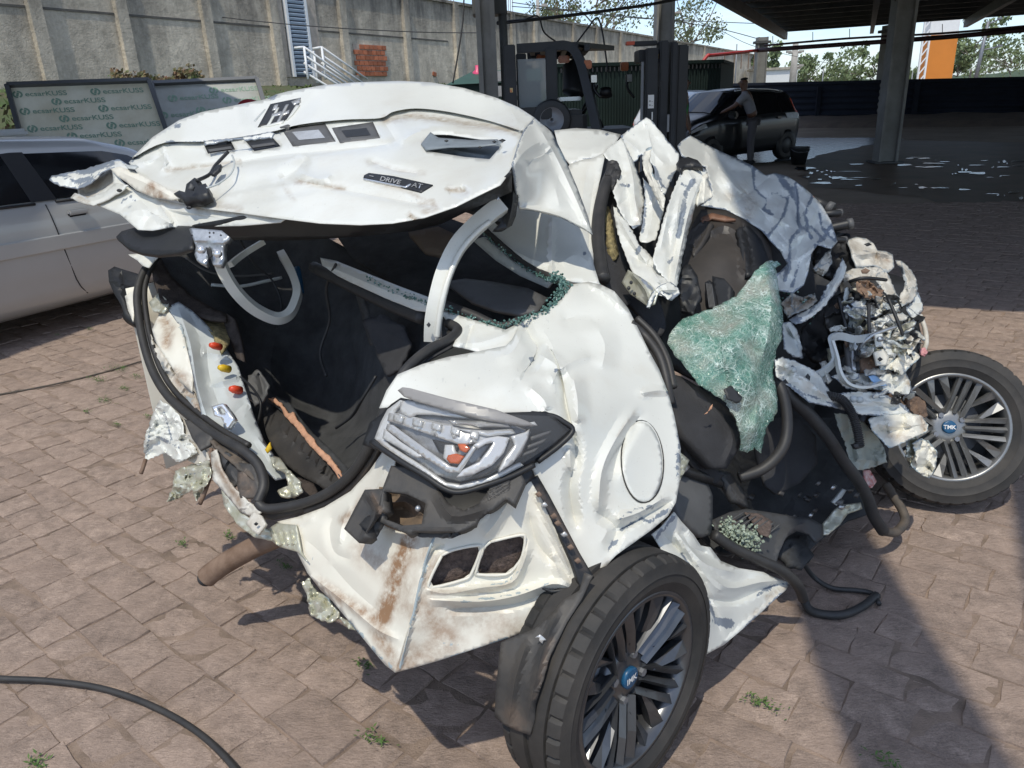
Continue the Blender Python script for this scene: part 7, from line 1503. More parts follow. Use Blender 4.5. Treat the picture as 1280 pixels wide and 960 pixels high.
# ---- exhaust
ex = tube('exhaust_pipe', [P(258, 722, 2.17), P(266, 715, 2.165), P(285, 702, 2.15), P(318, 684, 2.13), P(345, 672, 2.12), P(400, 650, 2.12)], .030, rust, car, n=6, k=20)
tube('tip_bore', [P(258, 722, 2.168)+Vector((.012, .012, 0))*0, P(257, 722.8, 2.172)], .024, black, ex, n=1, k=20)

# ---- mud flap and rear wheel
patch('mud_flap', [(724, 738), (704, 750), (688, 768), (668, 786), (645, 795), (626, 803), (623, 830), (620, 860), (618, 896), (630, 906), (645, 913), (662, 919), (668, 900), (670, 880), (679, 850), (688, 818), (708, 778), (727, 748), (740, 720), (730, 716)], [(724, 738, 1.49), (626, 803, 1.50), (618, 896, 1.52), (662, 919, 1.46), (688, 818, 1.44), (740, 720, 1.48), (660, 850, 1.45)], blackd, car, th=.006, step=5, creases=[([(660, 800), (644, 850), (636, 905)], .016, 8), ([(700, 760), (676, 820), (660, 900)], .014, 7)], dirt=[([(640, 890), (650, 912)], 12, .5), ([(690, 800), (668, 870)], 5, .5)])
patch('chalk_mark', [(669, 797), (675, 793), (680, 797), (683, 800), (679, 801), (678, 805), (674, 801), (674, 797)], 1.438, lampgrey, car, th=.001, step=2)

def wheel(name, c, n_, R, wd, rimr, m_al, spin, cap='HYU', dish=.02):
    """alloy wheel: axis n_ outward; spokes in bundles of three with slanted ones between"""
    n_ = Vector(n_).normalized(); up = Vector((0, 0, 1)); s = up.cross(n_).normalized(); up = n_.cross(s)
    def pt(r, a, o): return Vector(c)+s*(r*math.cos(a))+up*(r*math.sin(a))+n_*o
    def lathe(prof, k=72, mod=None):
        vs = []; fs = []; q = len(prof)
        for i in range(k):
            a = 2*math.pi*i/k
            for j, (o, r) in enumerate(prof): vs.append(pt(r-(mod(i, j) if mod else 0), a, o))
        for i in range(k):
            for j in range(q-1): fs.append((i*q+j, i*q+j+1, ((i+1) % k)*q+j+1, ((i+1) % k)*q+j))
        return mesh_from(vs, fs, True)
    h = wd/2
    # barrel + back disc
    w_ = link(name, lathe([(h*.80, rimr*1.04), (h*.88, rimr*1.015), (h*.86, rimr*.965), (h*.5, rimr*.93), (-h*.9, rimr*.90), (-h*.92, rimr*1.0)]), m_al, car)
    prof = [(h*.80, rimr*.99), (h*.92, rimr*1.06), (h*.99, rimr*1.13), (h*1.01, rimr*1.14), (h*1.0, rimr*1.24), (h*1.03, rimr+(R-rimr)*.58), (h*1.0, rimr+(R-rimr)*.62), (h*.94, R*.965), (h*.84, R*.985), (h*.62, R*.997), (h*.60, R*.972), (h*.55, R*.972), (h*.54, R), (h*.10, R*1.0), (h*.09, R*.97), (-h*.07, R*.97), (-h*.10, R), (-h*.54, R), (-h*.56, R*.985), (-h*.60, R*.985), (-h*.62, R*.997), (-h*.84, R*.985), (-h*.94, R*.965), (-h*1.02, rimr+(R-rimr)*.6), (-h*.95, rimr*1.1), (-h*.8, rimr*.99)]
    tread = {7: .0025, 8: .007, 9: .008, 20: .008, 21: .007, 22: .0025}
    sub('tyre', lathe(prof, 240, lambda i, j: tread.get(j, 0)*(1 if i % 6 == 0 else 0)), tyre_m, w_)
    w_.children[0].data.set_sharp_from_angle(angle=math.radians(30))
    sub('brake_disc', lathe([(h*.1, .02), (h*.1, rimr*.62), (-h*.1, rimr*.62)], 40), steelg, w_)
    sub('back_plate', lathe([(-h*.3, .01), (-h*.3, rimr*.93)], 40), black, w_)
    sub('hub', lathe([(h*.46, .0), (h*.46, rimr*.2), (h*.40, rimr*.30), (h*.30, rimr*.36), (h*.05, rimr*.36)], 40), m_al, w_)
    hubo, rimo = h*.52, h*.80
    def bar(a0, r0, a1, r1, wdt, w2=None, twist=0.0):
        """a faceted spoke from the hub to the rim: two flanks that meet in a ridge"""
        w2 = w2 or wdt*1.3
        p0, p1 = pt(r0, a0, hubo-.010), pt(r1, a1, rimo-.012); d = (p1-p0); tv = d.cross(n_).normalized()
        md = p0.lerp(p1, .55); rg_ = n_*.013; dn = n_*(-.022)
        vs = []
        for p, w_h in ((p0, wdt/2), (md+n_*.004, (wdt+w2)/4), (p1, w2/2)):
            vs += [p+tv*w_h, p+rg_+tv*(twist*w_h), p-tv*w_h, p-tv*w_h*.7+dn, p+tv*w_h*.7+dn]
        fs = []
        for q in (0, 5): fs += [(q+j, q+(j+1) % 5, q+5+(j+1) % 5, q+5+j) for j in range(5)]
        fs += [(4, 3, 2, 1, 0), (10, 11, 12, 13, 14)]
        me = mesh_from(vs, fs); bm = bmesh.new(); bm.from_mesh(me); bmesh.ops.recalc_face_normals(bm, faces=bm.faces[:]); bm.to_mesh(me); bm.free()
        return sub('spoke', me, m_al, w_)
    for g in range(5):
        a = spin+g*2*math.pi/5
        for k in (-1, 0, 1):
            off = k*.030
            r0 = rimr*.24; r1 = rimr*.965
            bar(a+math.asin(max(-1, min(1, off*.8/r0)))*1.0, r0*1.15, a+math.asin(off*1.15/r1), r1, .016, .022, -.6*k)
        for k in (-1, 1):
            bar(a+k*.30, rimr*.44, a+k*.50, rimr*.965, .008, .034, .7*k)
    for k in range(4):
        a = spin+.6+k*math.pi/2; p = pt(rimr*.265, a, h*.40); o = tube('lug_nut', [p-n_*.004, p+n_*.012], .0095, steelg, w_, n=1, k=6, smooth=False)
    cp = tube('hub_cap', [pt(0, 0, h*.44), pt(0, 0, h*.56), pt(0, 0, h*.58)], rimr*.125, blue_p, w_, n=1, k=24, radii=[1, 1, .8])
    me = text_mesh(cap, rimr*.105, .0004); xs_ = [v.co.x for v in me.vertices]; mx = (min(xs_)+max(xs_))/2
    for v in me.vertices: v.co = pt(0, 0, h*.595)+s*(v.co.x-mx)+up*(v.co.y-rimr*.036)
    sub('cap_lettering', me, white_p, cp)
    return w_
wc = P(797, 848, 1.63)
wheel('wheel', (wc.x-.045, wc.y+.04, .300), (.70, -.71, .03), .280, .165, .200, alloy, .62, 'IMK')
fn = Vector((-.20, -.90, .36)).normalized()
fc_ = P(1188, 534, 2.76)
fw_ = wheel('wheel', tuple(fc_-fn*.06), tuple(fn), .284, .185, .192, alloy_b, -.02, 'TMK')
# wheel arch liner and sill
patch('wheel_arch_liner', [(728, 735), (750, 705), (790, 672), (830, 660), (860, 690), (880, 740), (870, 760), (830, 690), (790, 690), (750, 730)], [(728, 735, 1.75), (790, 672, 1.85), (880, 740, 1.9), (790, 690, 1.85)], black, car, th=.006, step=8)
sill = patch('crumpled_sill', [(815, 668), (826, 660), (843, 640), (852, 652), (867, 668), (876, 682), (888, 684), (901, 701), (923, 710), (954, 715), (970, 722), (988, 729), (982, 738), (966, 752), (951, 766), (930, 785), (905, 806), (876, 822), (878, 800), (877, 775), (873, 755), (860, 724), (843, 702), (828, 688)],
    [(815, 668, 1.74), (843, 640, 1.80), (888, 684, 1.93), (988, 729, 2.12), (951, 766, 2.00), (876, 822, 1.80), (873, 755, 1.76), (860, 724, 1.74), (900, 740, 1.86)], white, car, th=.003, step=4, wob=.01, wscale=30, seed=61,
    creases=[([(830, 668), (850, 690), (872, 722), (884, 750), (896, 778), (900, 788)], -.03, 8), ([(845, 665), (866, 690), (884, 706), (920, 716)], .03, 10), ([(880, 712), (910, 735), (950, 728), (978, 726)], .024, 8), ([(884, 748), (915, 752), (950, 738), (980, 728)], -.02, 7), ([(852, 660), (862, 682), (885, 692)], -.02, 7), ([(905, 806), (940, 775), (984, 735)], .016, 6), ([(868, 700), (890, 730), (905, 740)], .016, 8)],
    wear=[([(852, 692), (876, 728), (888, 756), (896, 780)], 2.6, .8), ([(896, 776), (914, 780)], 7, .8), ([(946, 744), (966, 732), (984, 730)], 4, .7), ([(820, 672), (842, 646)], 4, .8), ([(930, 785), (980, 740)], 3, .6)], dirt=[([(960, 745), (986, 732)], 5, .8), ([(935, 772), (965, 750)], 4, .5)])
ptube('sill_seal', [(892, 668, 1.98), (915, 684, 2.0), (945, 698, 2.03), (975, 712, 2.06), (996, 730, 2.10), (1004, 748, 2.16)], .015, rubber, car, n=6)
sealp = [G(1004, 748, .03), G(1012, 762, .014), G(1030, 768, .013), G(1055, 768, .013), G(1078, 758, .013), G(1096, 744, .015)]
tube('sill_seal', sealp, .013, rubber, car, n=6); tube('sill_seal', [G(1004, 704, .10), G(1018, 722, .03), G(1040, 735, .012), G(1070, 738, .012), G(1090, 742, .012), G(1099, 755, .012)], .008, rubber, car, n=6)
# ---- roof, pillars
patch('roof_skin', [(693, 163), (720, 160), (750, 162), (776, 168), (770, 178), (755, 192), (735, 199), (712, 205), (700, 190)], [(693, 163, 2.95), (720, 160, 3.0), (776, 168, 2.95), (755, 192, 2.72), (712, 205, 2.70)], white, car, th=.004, step=5, wob=.01, creases=[([(700, 190), (740, 188), (776, 170)], .012, 6)], wear=[([(757, 169), (762, 166)], 3, .9), ([(716, 205), (736, 198), (742, 200)], 3, .7)])
patch('rear_pillar', [(712, 205), (730, 199), (740, 198), (757, 190), (752, 215), (745, 245), (741, 285), (742, 330), (750, 356), (738, 354), (716, 352), (700, 347), (688, 344), (664, 330), (640, 316), (620, 300), (604, 284), (598, 272), (640, 255), (690, 262), (700, 230)],
    [(712, 205, 2.68), (757, 190, 2.70), (741, 285, 2.38), (750, 356, 2.12), (700, 347, 2.11), (620, 300, 2.36), (600, 274, 2.46), (690, 300, 2.30), (690, 262, 2.44)], white, car, th=.004, step=5, wob=.008, creases=[([(690, 270), (690, 345)], .018, 5), ([(735, 205), (728, 250), (728, 300)], .012, 6), ([(745, 215), (738, 260), (736, 320)], -.012, 4), ([(700, 330), (720, 318), (738, 330)], .014, 14), ([(640, 312), (670, 326), (690, 330)], .012, 6)], wear=[([(729, 308), (732, 318)], 2, .8)])
ptube('door_seal', [(766, 205, 2.66), (764, 216, 2.64), (756, 235, 2.56), (749, 265, 2.46), (747, 300, 2.34), (750, 330, 2.24), (754, 350, 2.18)], .022, rubber, car, n=6, k=8)
patch('bunched_seal', [(762, 205), (772, 203), (777, 214), (774, 226), (765, 236), (758, 228), (756, 216)], [(762, 205, 2.62), (776, 215, 2.6), (762, 234, 2.56)], rubber, car, th=.03, step=3, crumple=.03, cscale=9)
patch('door_trim', [(758, 235), (766, 240), (772, 262), (776, 300), (782, 330), (796, 352), (800, 372), (782, 382), (766, 362), (752, 352), (750, 300), (752, 262)], [(758, 235, 2.62), (776, 300, 2.50), (800, 372, 2.30), (752, 352, 2.20)], fabric, car, th=.02, step=6)
patch('torn_foam_edge', [(756, 257), (762, 258), (766, 275), (770, 300), (774, 318), (770, 324), (766, 312), (761, 285)], [(756, 257, 2.53), (774, 320, 2.40), (764, 290, 2.45)], foam, car, th=.02, step=3, crumple=.02, cscale=7)
# torn roof sheets
RS = dict(th=.0018, step=2.8, jag=.8, crumple=.012, cscale=17, sharp=18, folds=3, famp=.012)
patch('torn_roof_sheet', [(807, 146), (814, 150), (849, 193), (848, 208), (840, 224), (831, 243), (826, 240), (821, 228), (817, 207), (802, 193), (793, 203), (784, 190), (776, 170)], [(807, 146, 2.95), (849, 193, 2.80), (831, 242, 2.60), (776, 170, 2.90), (802, 200, 2.72)], white, car, creases=[([(778, 172), (792, 182), (800, 190)], .02, 6), ([(800, 152), (822, 175), (840, 205)], -.02, 18), ([(815, 215), (828, 235)], .02, 8), ([(790, 165), (830, 172)], .012, 10)], wob=.01, wear=[([(784, 163), (794, 170)], 2, .7), ([(818, 210), (828, 232), (836, 236)], 3, .8), ([(836, 222), (842, 216)], 3, .9)], edgewear=1.2, **RS)
patch('torn_roof_sheet', [(754, 193), (762, 184), (777, 172), (786, 189), (796, 212), (803, 235), (806, 250), (803, 280), (792, 286), (781, 275), (772, 258), (766, 238), (772, 226), (768, 208)], [(754, 193, 2.68), (777, 172, 2.82), (803, 235, 2.60), (792, 286, 2.42), (766, 238, 2.50)], white, car, creases=[([(777, 172), (790, 215), (794, 250), (800, 280)], .035, 9), ([(768, 205), (780, 225), (784, 260)], -.02, 10), ([(770, 232), (780, 228), (788, 232)], .014, 5)], wear=[([(786, 190), (796, 206), (804, 232), (806, 252), (804, 280)], 4, .8), ([(776, 231), (786, 232)], 2.4, .8), ([(790, 284), (802, 282)], 3, .7)], dirt=[([(800, 262), (796, 280)], 4, .6)], wob=.01, **RS)
patch('torn_roof_sheet', [(804, 222), (812, 232), (826, 238), (831, 244), (830, 262), (824, 284), (819, 300), (810, 303), (800, 302), (799, 296), (803, 280), (806, 250)], [(804, 222, 2.60), (831, 244, 2.55), (810, 303, 2.36), (803, 280, 2.44)], white, car, creases=[([(812, 235), (816, 265), (808, 298)], .02, 9)], wear=[([(805, 232), (806, 262), (803, 290)], 3.5, .8)], **RS)
patch('torn_roof_strip', [(803, 193), (808, 186), (814, 183), (813, 200), (816, 216), (826, 236), (832, 250), (829, 262), (820, 248), (808, 222), (803, 206)], [(803, 193, 2.62), (814, 185, 2.62), (829, 260, 2.40), (808, 222, 2.50)], white_dirty, car, creases=[([(808, 190), (812, 215), (828, 255)], .02, 5)], wear=[([(806, 186), (815, 183)], 4, .9), ([(816, 215), (820, 222)], 3, .8)], **RS)
patch('torn_roof_sheet', [(766, 258), (776, 262), (788, 284), (800, 306), (818, 324), (831, 346), (838, 356), (832, 370), (816, 368), (802, 352), (791, 342), (779, 313), (770, 284)], [(766, 258, 2.48), (800, 306, 2.34), (832, 368, 2.10), (791, 342, 2.20), (779, 313, 2.32)], white, car, creases=[([(772, 270), (792, 305), (812, 335)], .03, 10), ([(795, 310), (800, 335)], -.02, 8), ([(812, 330), (826, 356)], .024, 7)], wear=[([(800, 308), (797, 316)], 2.5, .8), ([(786, 286), (800, 306)], 2, .6)], wob=.012, **RS)
mp_ = patch('middle_pillar', [(852, 207), (862, 204), (877, 208), (883, 214), (882, 226), (874, 240), (868, 262), (862, 284), (855, 313), (850, 340), (846, 362), (836, 374), (826, 366), (834, 350), (822, 338), (816, 324), (822, 300), (828, 278), (834, 258), (841, 240), (848, 222)],
    [(852, 207, 2.66), (883, 216, 2.64), (862, 284, 2.42), (846, 362, 2.14), (826, 360, 2.12), (822, 300, 2.30), (841, 240, 2.50), (850, 270, 2.38)], white, car, creases=[([(876, 222), (862, 262), (852, 305), (842, 355)], .035, 6), ([(866, 226), (854, 262), (844, 305), (836, 345)], -.016, 6), ([(846, 222), (836, 262), (826, 310)], .016, 6), ([(860, 214), (870, 232)], .02, 5)], wear=[([(862, 210), (880, 212)], 4, .9), ([(868, 225), (858, 238), (854, 262), (850, 285), (848, 295)], 4.5, .85), ([(836, 328), (842, 322)], 4, .9), ([(852, 230), (862, 238)], 3, .7), ([(852, 210), (850, 222)], 2, .7)], wob=.01, **RS)
patch('pillar_flange', [(878, 220), (884, 216), (888, 236), (891, 245), (882, 252), (872, 258), (868, 250), (874, 238)], [(878, 220, 2.62), (891, 245, 2.56), (870, 254, 2.5)], white_dirty, car, creases=[([(882, 220), (880, 250)], .014, 4), ([(886, 222), (888, 246)], -.012, 4)], **RS)
patch('pillar_cap', [(845, 205), (850, 198), (860, 196), (872, 200), (878, 207), (866, 205), (856, 206), (850, 212)], [(845, 205, 2.66), (872, 200, 2.66), (850, 212, 2.6)], black, car, th=.02, step=3, crumple=.01, cscale=8)
br = patch('holed_bracket', [(785, 337), (800, 346), (812, 354), (822, 366), (818, 380), (810, 384), (800, 376), (788, 368), (777, 353)], [(785, 337, 2.2), (812, 356, 2.12), (810, 384, 2.10), (777, 353, 2.2)], silverm, car, th=.004, step=3, creases=[([(790, 342), (806, 362), (812, 380)], .02, 5)], wear=[([(800, 345), (815, 362)], 3, .7)])
for x, y in ((789, 353), (786, 360), (793, 367)): patch('bracket_hole', [(x+2.2*math.cos(a), y+2.6*math.sin(a)) for a in np.linspace(0, 5.6, 8)], 2.135, black, br, th=.002, step=2, asub=True)
patch('torn_pillar_foot', [(808, 384), (814, 366), (826, 356), (838, 352), (848, 360), (850, 366), (840, 376), (834, 372), (826, 366), (818, 372), (812, 386)], [(808, 384, 2.08), (850, 364, 2.12), (826, 358, 2.10)], white, car, th=.004, step=3, crumple=.03, cscale=12, edgewear=2, wear=[([(826, 366), (846, 372)], 4, .8)])

# ---- bonnet folded over the screen
HD = [(863, 169, 3.45), (847, 182, 3.10), (882, 209, 3.0), (891, 245, 2.84), (876, 257, 2.76), (907, 262, 2.80), (952, 288, 2.66), (984, 330, 2.52), (962, 348, 2.40), (991, 365, 2.38), (1013, 320, 2.52), (1047, 302, 2.66), (1028, 257, 2.98), (997, 228, 3.22), (957, 217, 3.38), (907, 192, 3.45), (930, 235, 3.02), (975, 270, 2.84), (1010, 285, 2.76)]
bonnet = patch('bonnet', [(863, 169), (852, 176), (847, 182), (852, 195), (866, 202), (882, 209), (886, 226), (891, 245), (876, 257), (907, 262), (929, 273), (952, 288), (962, 300), (975, 314), (984, 330), (974, 340), (958, 349), (962, 360), (978, 364), (991, 366), (1005, 356), (1011, 338), (1014, 318), (1022, 306), (1039, 311), (1047, 302), (1039, 276), (1028, 257), (1014, 242), (997, 228), (984, 220), (969, 216), (957, 219), (941, 207), (924, 199), (907, 192), (884, 181)], HD, white, car, th=.002, step=3.2, crumple=.075, cscale=27, wob=.03, wscale=50, seed=71, folds=6, famp=.03, fwd=10, sharp=12,
    creases=[([(941, 208), (943, 235), (958, 250), (955, 262), (966, 268)], -.04, 10), ([(985, 248), (980, 268), (960, 296)], .045, 11), ([(994, 230), (997, 255), (998, 280), (1008, 288)], -.045, 9), ([(1016, 244), (1006, 268), (1014, 298)], .04, 9), ([(1002, 284), (988, 300), (986, 335), (980, 350)], .045, 10), ([(1024, 264), (1028, 286), (1044, 302)], -.035, 8), ([(900, 205), (915, 235), (910, 260)], .02, 22), ([(925, 240), (935, 260)], -.03, 14)],
    wear=[([(941, 208), (943, 235), (958, 250), (955, 262), (966, 268)], 2.6, .85), ([(985, 248), (980, 268), (960, 296)], 2.4, .8), ([(994, 230), (997, 255), (998, 280), (1008, 288)], 2.8, .9), ([(1016, 244), (1006, 268), (1014, 298)], 3, .9), ([(1002, 284), (988, 300), (986, 335), (980, 350)], 3.4, .9), ([(1024, 264), (1028, 286), (1044, 302)], 2.6, .8), ([(972, 218), (984, 232), (994, 246)], 7, .75), ([(1000, 326), (990, 358)], 2.4, .8), ([(958, 349), (984, 336)], 2.4, .7), ([(950, 250), (970, 240), (984, 250)], 2, .6), ([(1010, 280), (1030, 300)], 3, .8), ([(905, 192), (925, 200), (940, 208)], 2.4, .7), ([(1040, 280), (1028, 300), (1018, 306)], 3, .8), ([(975, 340), (960, 352)], 3, .8)], dirt=[([(930, 240), (940, 255), (935, 268)], 10, .55), ([(912, 245), (930, 230)], 8, .4)], edgewear=1.6)
# engine bay bits sticking out behind the bonnet
for k, (a, b, r_) in enumerate((((1012, 250, 3.1), (1040, 262, 3.05), 15), ((1028, 268, 2.95), (1052, 266, 2.95), 9), ((1034, 286, 2.9), (1066, 279, 2.88), 12), ((1030, 300, 2.8), (1058, 300, 2.8), 8))):
    d = a[2]; o = ptube('engine_hose', [a, ((a[0]+b[0])/2, (a[1]+b[1])/2, d-.01), b], r_*.5*d/F, black, car, n=4, k=12)
    e = P(*b); sd = (P(*b)-P(*a)).normalized(); tube('hose_clamp', [e-sd*.02, e], r_*.58*d/F, greyplastic, o, n=1, k=14)
patch('engine_bits', [(1020, 295), (1040, 290), (1062, 292), (1072, 320), (1066, 348), (1050, 352), (1030, 340), (1016, 322)], [(1020, 295, 2.86), (1070, 320, 2.86), (1040, 350, 2.72)], black, car, th=.02, step=5, crumple=.08, cscale=18)
# ---- dark insides that close the cabin
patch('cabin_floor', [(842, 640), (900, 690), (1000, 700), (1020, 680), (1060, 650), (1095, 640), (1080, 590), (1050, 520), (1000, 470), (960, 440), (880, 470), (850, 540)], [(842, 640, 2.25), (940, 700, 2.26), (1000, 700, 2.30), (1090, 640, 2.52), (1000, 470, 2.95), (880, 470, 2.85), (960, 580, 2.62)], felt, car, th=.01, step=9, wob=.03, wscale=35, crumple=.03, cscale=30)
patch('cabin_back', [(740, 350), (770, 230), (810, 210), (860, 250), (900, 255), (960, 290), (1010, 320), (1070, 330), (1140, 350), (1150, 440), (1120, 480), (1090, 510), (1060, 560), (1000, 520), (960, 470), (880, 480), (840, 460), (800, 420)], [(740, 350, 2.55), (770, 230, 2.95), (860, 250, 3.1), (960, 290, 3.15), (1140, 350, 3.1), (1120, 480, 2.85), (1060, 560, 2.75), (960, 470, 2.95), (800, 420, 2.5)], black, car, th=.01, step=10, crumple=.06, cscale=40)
dashm = mat('brown_black_dashboard', (.030, .027, .025), .5, col2=(.055, .047, .04), vscale=5, bump=.04, bscale=80)
dash = patch('dashboard', [(858, 300), (866, 280), (876, 262), (907, 262), (930, 274), (954, 292), (964, 310), (966, 330), (950, 345), (938, 364), (915, 380), (890, 392), (868, 402), (852, 398), (850, 370), (852, 335)], [(858, 300, 2.62), (876, 262, 2.74), (907, 262, 2.76), (966, 325, 2.56), (890, 392, 2.34), (852, 398, 2.32), (905, 320, 2.50)], dashm, car, th=.012, step=5, creases=[([(880, 295), (905, 282), (928, 300), (932, 350)], .04, 10), ([(928, 280), (934, 310), (942, 345)], -.03, 5), ([(938, 290), (948, 330)], .02, 6), ([(864, 310), (880, 290)], .03, 8)], wob=.01)
patch('dash_pad', [(862, 312), (864, 288), (878, 276), (890, 277), (884, 292), (876, 306), (866, 320)], [(862, 312, 2.57), (878, 276, 2.66), (884, 292, 2.58)], dashm, dash, th=.02, step=4, asub=True)
patch('tan_edge', [(876, 272), (890, 266), (908, 270), (920, 274), (906, 275), (890, 272), (878, 278)], [(876, 272, 2.68), (920, 274, 2.66), (890, 268, 2.7)], mat('copper_edge', (.20, .10, .06), .6, var=.3), dash, th=.01, step=3, asub=True)
patch('side_pad', [(924, 284), (936, 282), (952, 300), (962, 328), (946, 342), (934, 344), (928, 318)], [(924, 284, 2.6), (962, 328, 2.5), (934, 344, 2.42)], black, dash, th=.02, step=4, creases=[([(928, 284), (936, 314), (940, 340)], -.02, 4)], asub=True)
patch('dash_box', [(890, 345), (905, 348), (914, 358), (912, 378), (896, 384), (891, 366)], [(890, 345, 2.38), (912, 378, 2.28), (896, 384, 2.3)], black, dash, th=.03, step=4, asub=True)
vt = patch('air_vent', [(881, 353), (887, 350), (891, 366), (894, 384), (888, 386), (882, 372)], [(881, 353, 2.37), (894, 384, 2.27), (882, 372, 2.33)], black, dash, th=.02, step=3, asub=True)
for k in range(5): patch('vent_slat', [(882+k*1.6, 354+k*.4), (883+k*1.6, 353.6+k*.4), (887+k*1.6, 384), (886+k*1.6, 384.6)], [(882, 353, 2.355), (894, 384, 2.255), (883, 372, 2.315)], greyplastic, vt, th=.003, step=4, asub=True)
patch('steering_cowl', [(850, 335), (862, 330), (872, 345), (876, 372), (866, 392), (852, 392), (846, 362)], [(850, 335, 2.34), (876, 372, 2.28), (852, 392, 2.26)], black, car, th=.02, step=4, crumple=.03, cscale=16)
patch('head_restraint', [(772, 352), (790, 350), (808, 358), (822, 372), (830, 392), (832, 410), (822, 418), (806, 400), (790, 384), (776, 372)], [(772, 352, 2.34), (830, 392, 2.22), (806, 400, 2.2), (800, 370, 2.24)], fabric, car, th=.03, step=4, round_=True)
seat = patch('front_seat', [(800, 398), (818, 412), (834, 440), (842, 468), (850, 470), (862, 476), (883, 490), (905, 507), (920, 524), (927, 546), (922, 564), (908, 586), (893, 585), (872, 562), (856, 545), (846, 528), (838, 500), (826, 462), (812, 434)], [(800, 398, 2.30), (842, 468, 2.12), (883, 490, 2.12), (927, 546, 2.12), (908, 586, 2.04), (846, 528, 1.98), (885, 535, 2.03)], fabric, car, th=.03, step=5, creases=[([(858, 480), (895, 512), (916, 548), (905, 580)], .02, 8)], wob=.006)
patch('price_scrap', [(884, 517), (888, 508), (891, 505), (890, 511), (884, 515), (880, 518)], 1.985, peach, seat, th=.002, step=2, asub=True)
patch('seat_bolster', [(858, 548), (872, 562), (892, 585), (905, 594), (895, 606), (874, 592), (858, 572)], [(858, 548, 2.02), (905, 594, 2.10), (874, 592, 2.05)], fabric, car, th=.02, step=4)
patch('rear_cushion', [(846, 598), (858, 592), (874, 599), (886, 606), (891, 620), (891, 645), (889, 668), (878, 672), (866, 664), (850, 648), (842, 626)], [(846, 598, 2.0), (891, 620, 2.08), (889, 668, 2.04), (850, 648, 1.93)], greyplastic, car, th=.03, step=5)
ptube('belt_tube', [(850, 586, 2.02), (866, 592, 2.04), (884, 598, 2.08), (900, 604, 2.14)], .014, black, car, n=4)
patch('buckle', [(850, 574), (858, 578), (863, 584), (857, 590), (850, 586)], [(850, 574, 1.98), (863, 584, 2.0), (850, 586, 1.97)], galv, car, th=.012, step=3)
patch('seat_rail', [(900, 588), (915, 592), (932, 618), (936, 634), (920, 626), (908, 606)], [(900, 588, 2.14), (936, 634, 2.2), (908, 606, 2.13)], blackd, car, th=.02, step=4, creases=[([(905, 596), (932, 630)], .012, 4)])
patch('torn_carpet_cover', [(952, 528), (975, 520), (1000, 524), (1020, 545), (1022, 580), (1000, 604), (972, 618), (958, 608), (950, 580), (944, 552)], [(952, 528, 2.34), (1020, 545, 2.48), (972, 618, 2.28), (1000, 604, 2.36)], fabric, car, th=.012, step=5, wob=.02, wscale=30)
ptube('hanging_seal', [(969, 472, 2.22), (978, 490, 2.20), (983, 512, 2.19), (984, 535, 2.18), (980, 556, 2.17), (968, 574, 2.17), (950, 588, 2.17), (924, 597, 2.17)], .016, rubber, car, n=6, k=10)
ptube('hanging_seal', [(975, 478, 2.22), (992, 500, 2.22), (1015, 522, 2.25), (1036, 548, 2.28), (1054, 576, 2.32), (1072, 600, 2.36), (1084, 622, 2.39), (1092, 645, 2.42), (1104, 664, 2.46)], .019, rubber, car, n=6, k=10)
tube('hanging_seal', [P(1104, 664, 2.46), P(1120, 665, 2.50), P(1131, 652, 2.55), P(1128, 638, 2.58), P(1118, 622, 2.62), P(1108, 606, 2.66)], .015, dusty_rubber, car, n=6, k=10)
# ribbed grey floor mat
matm = mat('grey_rubber_mat', (.055, .056, .058), .6, var=.2, vscale=20)
fm = patch('floor_mat', [(890, 650), (912, 640), (933, 636), (960, 640), (990, 645), (1014, 648), (1028, 656), (1029, 672), (1020, 678), (1012, 668), (996, 664), (982, 672), (974, 690), (970, 706), (945, 700), (918, 688), (898, 672)], [(890, 650, 2.10), (933, 636, 2.18), (1028, 656, 2.36), (970, 706, 2.10), (918, 688, 2.04), (985, 655, 2.22)], matm, car, th=.006, step=4, creases=[([(978, 700), (985, 665), (1010, 652)], .03, 12)]+[([(900+k*5, 660+k*3.2), (922+k*7, 648+k*1.0)], .004, 2.2) for k in range(9)])
patch('mat_recess', [(899, 655), (915, 647), (925, 652), (912, 664)], [(899, 655, 2.085), (925, 650, 2.13), (912, 664, 2.075)], meshm, fm, th=.002, step=4, asub=True)
patch('mat_recess', [(930, 640), (950, 642), (966, 652), (962, 672), (950, 668), (940, 652)], [(930, 640, 2.15), (966, 652, 2.16), (950, 670, 2.10)], meshm, fm, th=.002, step=4, asub=True)
for k in range(7):
    ptube('mat_rib', [(896+k*6, 664+k*4.5, 2.07+k*.004), (914+k*7, 650+k*3.5, 2.09+k*.006), (930+k*7.5, 640+k*2.5, 2.14+k*.004)], .0022, greyplastic, fm, n=4, k=5)
crumbs('mat_glass_crumbs', [(908, 662, 2.06), (920, 668, 2.06), (932, 674, 2.06), (938, 680, 2.06)], 420, .016, .0038, mat('pale_glass_crumbs', (.40, .45, .36), .2, col2=(.2, .26, .2), vscale=150), car, 8)
patch('dark_debris', [(974, 690), (984, 672), (1012, 668), (1010, 684), (1018, 694), (1006, 706), (990, 704)], [(974, 690, 2.2), (1018, 694, 2.3), (990, 704, 2.18)], felt, car, th=.02, step=4, crumple=.03, cscale=12)
patch('floor_edge', [(1030, 655), (1042, 640), (1050, 632), (1076, 628), (1078, 636), (1060, 642), (1050, 656), (1036, 668), (1030, 668)], [(1030, 655, 2.38), (1050, 632, 2.44), (1078, 632, 2.5), (1034, 668, 2.36)], silverm, car, th=.006, step=3, crumple=.02, cscale=12)
patch('grey_lever', [(1040, 628), (1054, 611), (1058, 613), (1046, 632)], 2.42, greyp, car, th=.012, step=3)
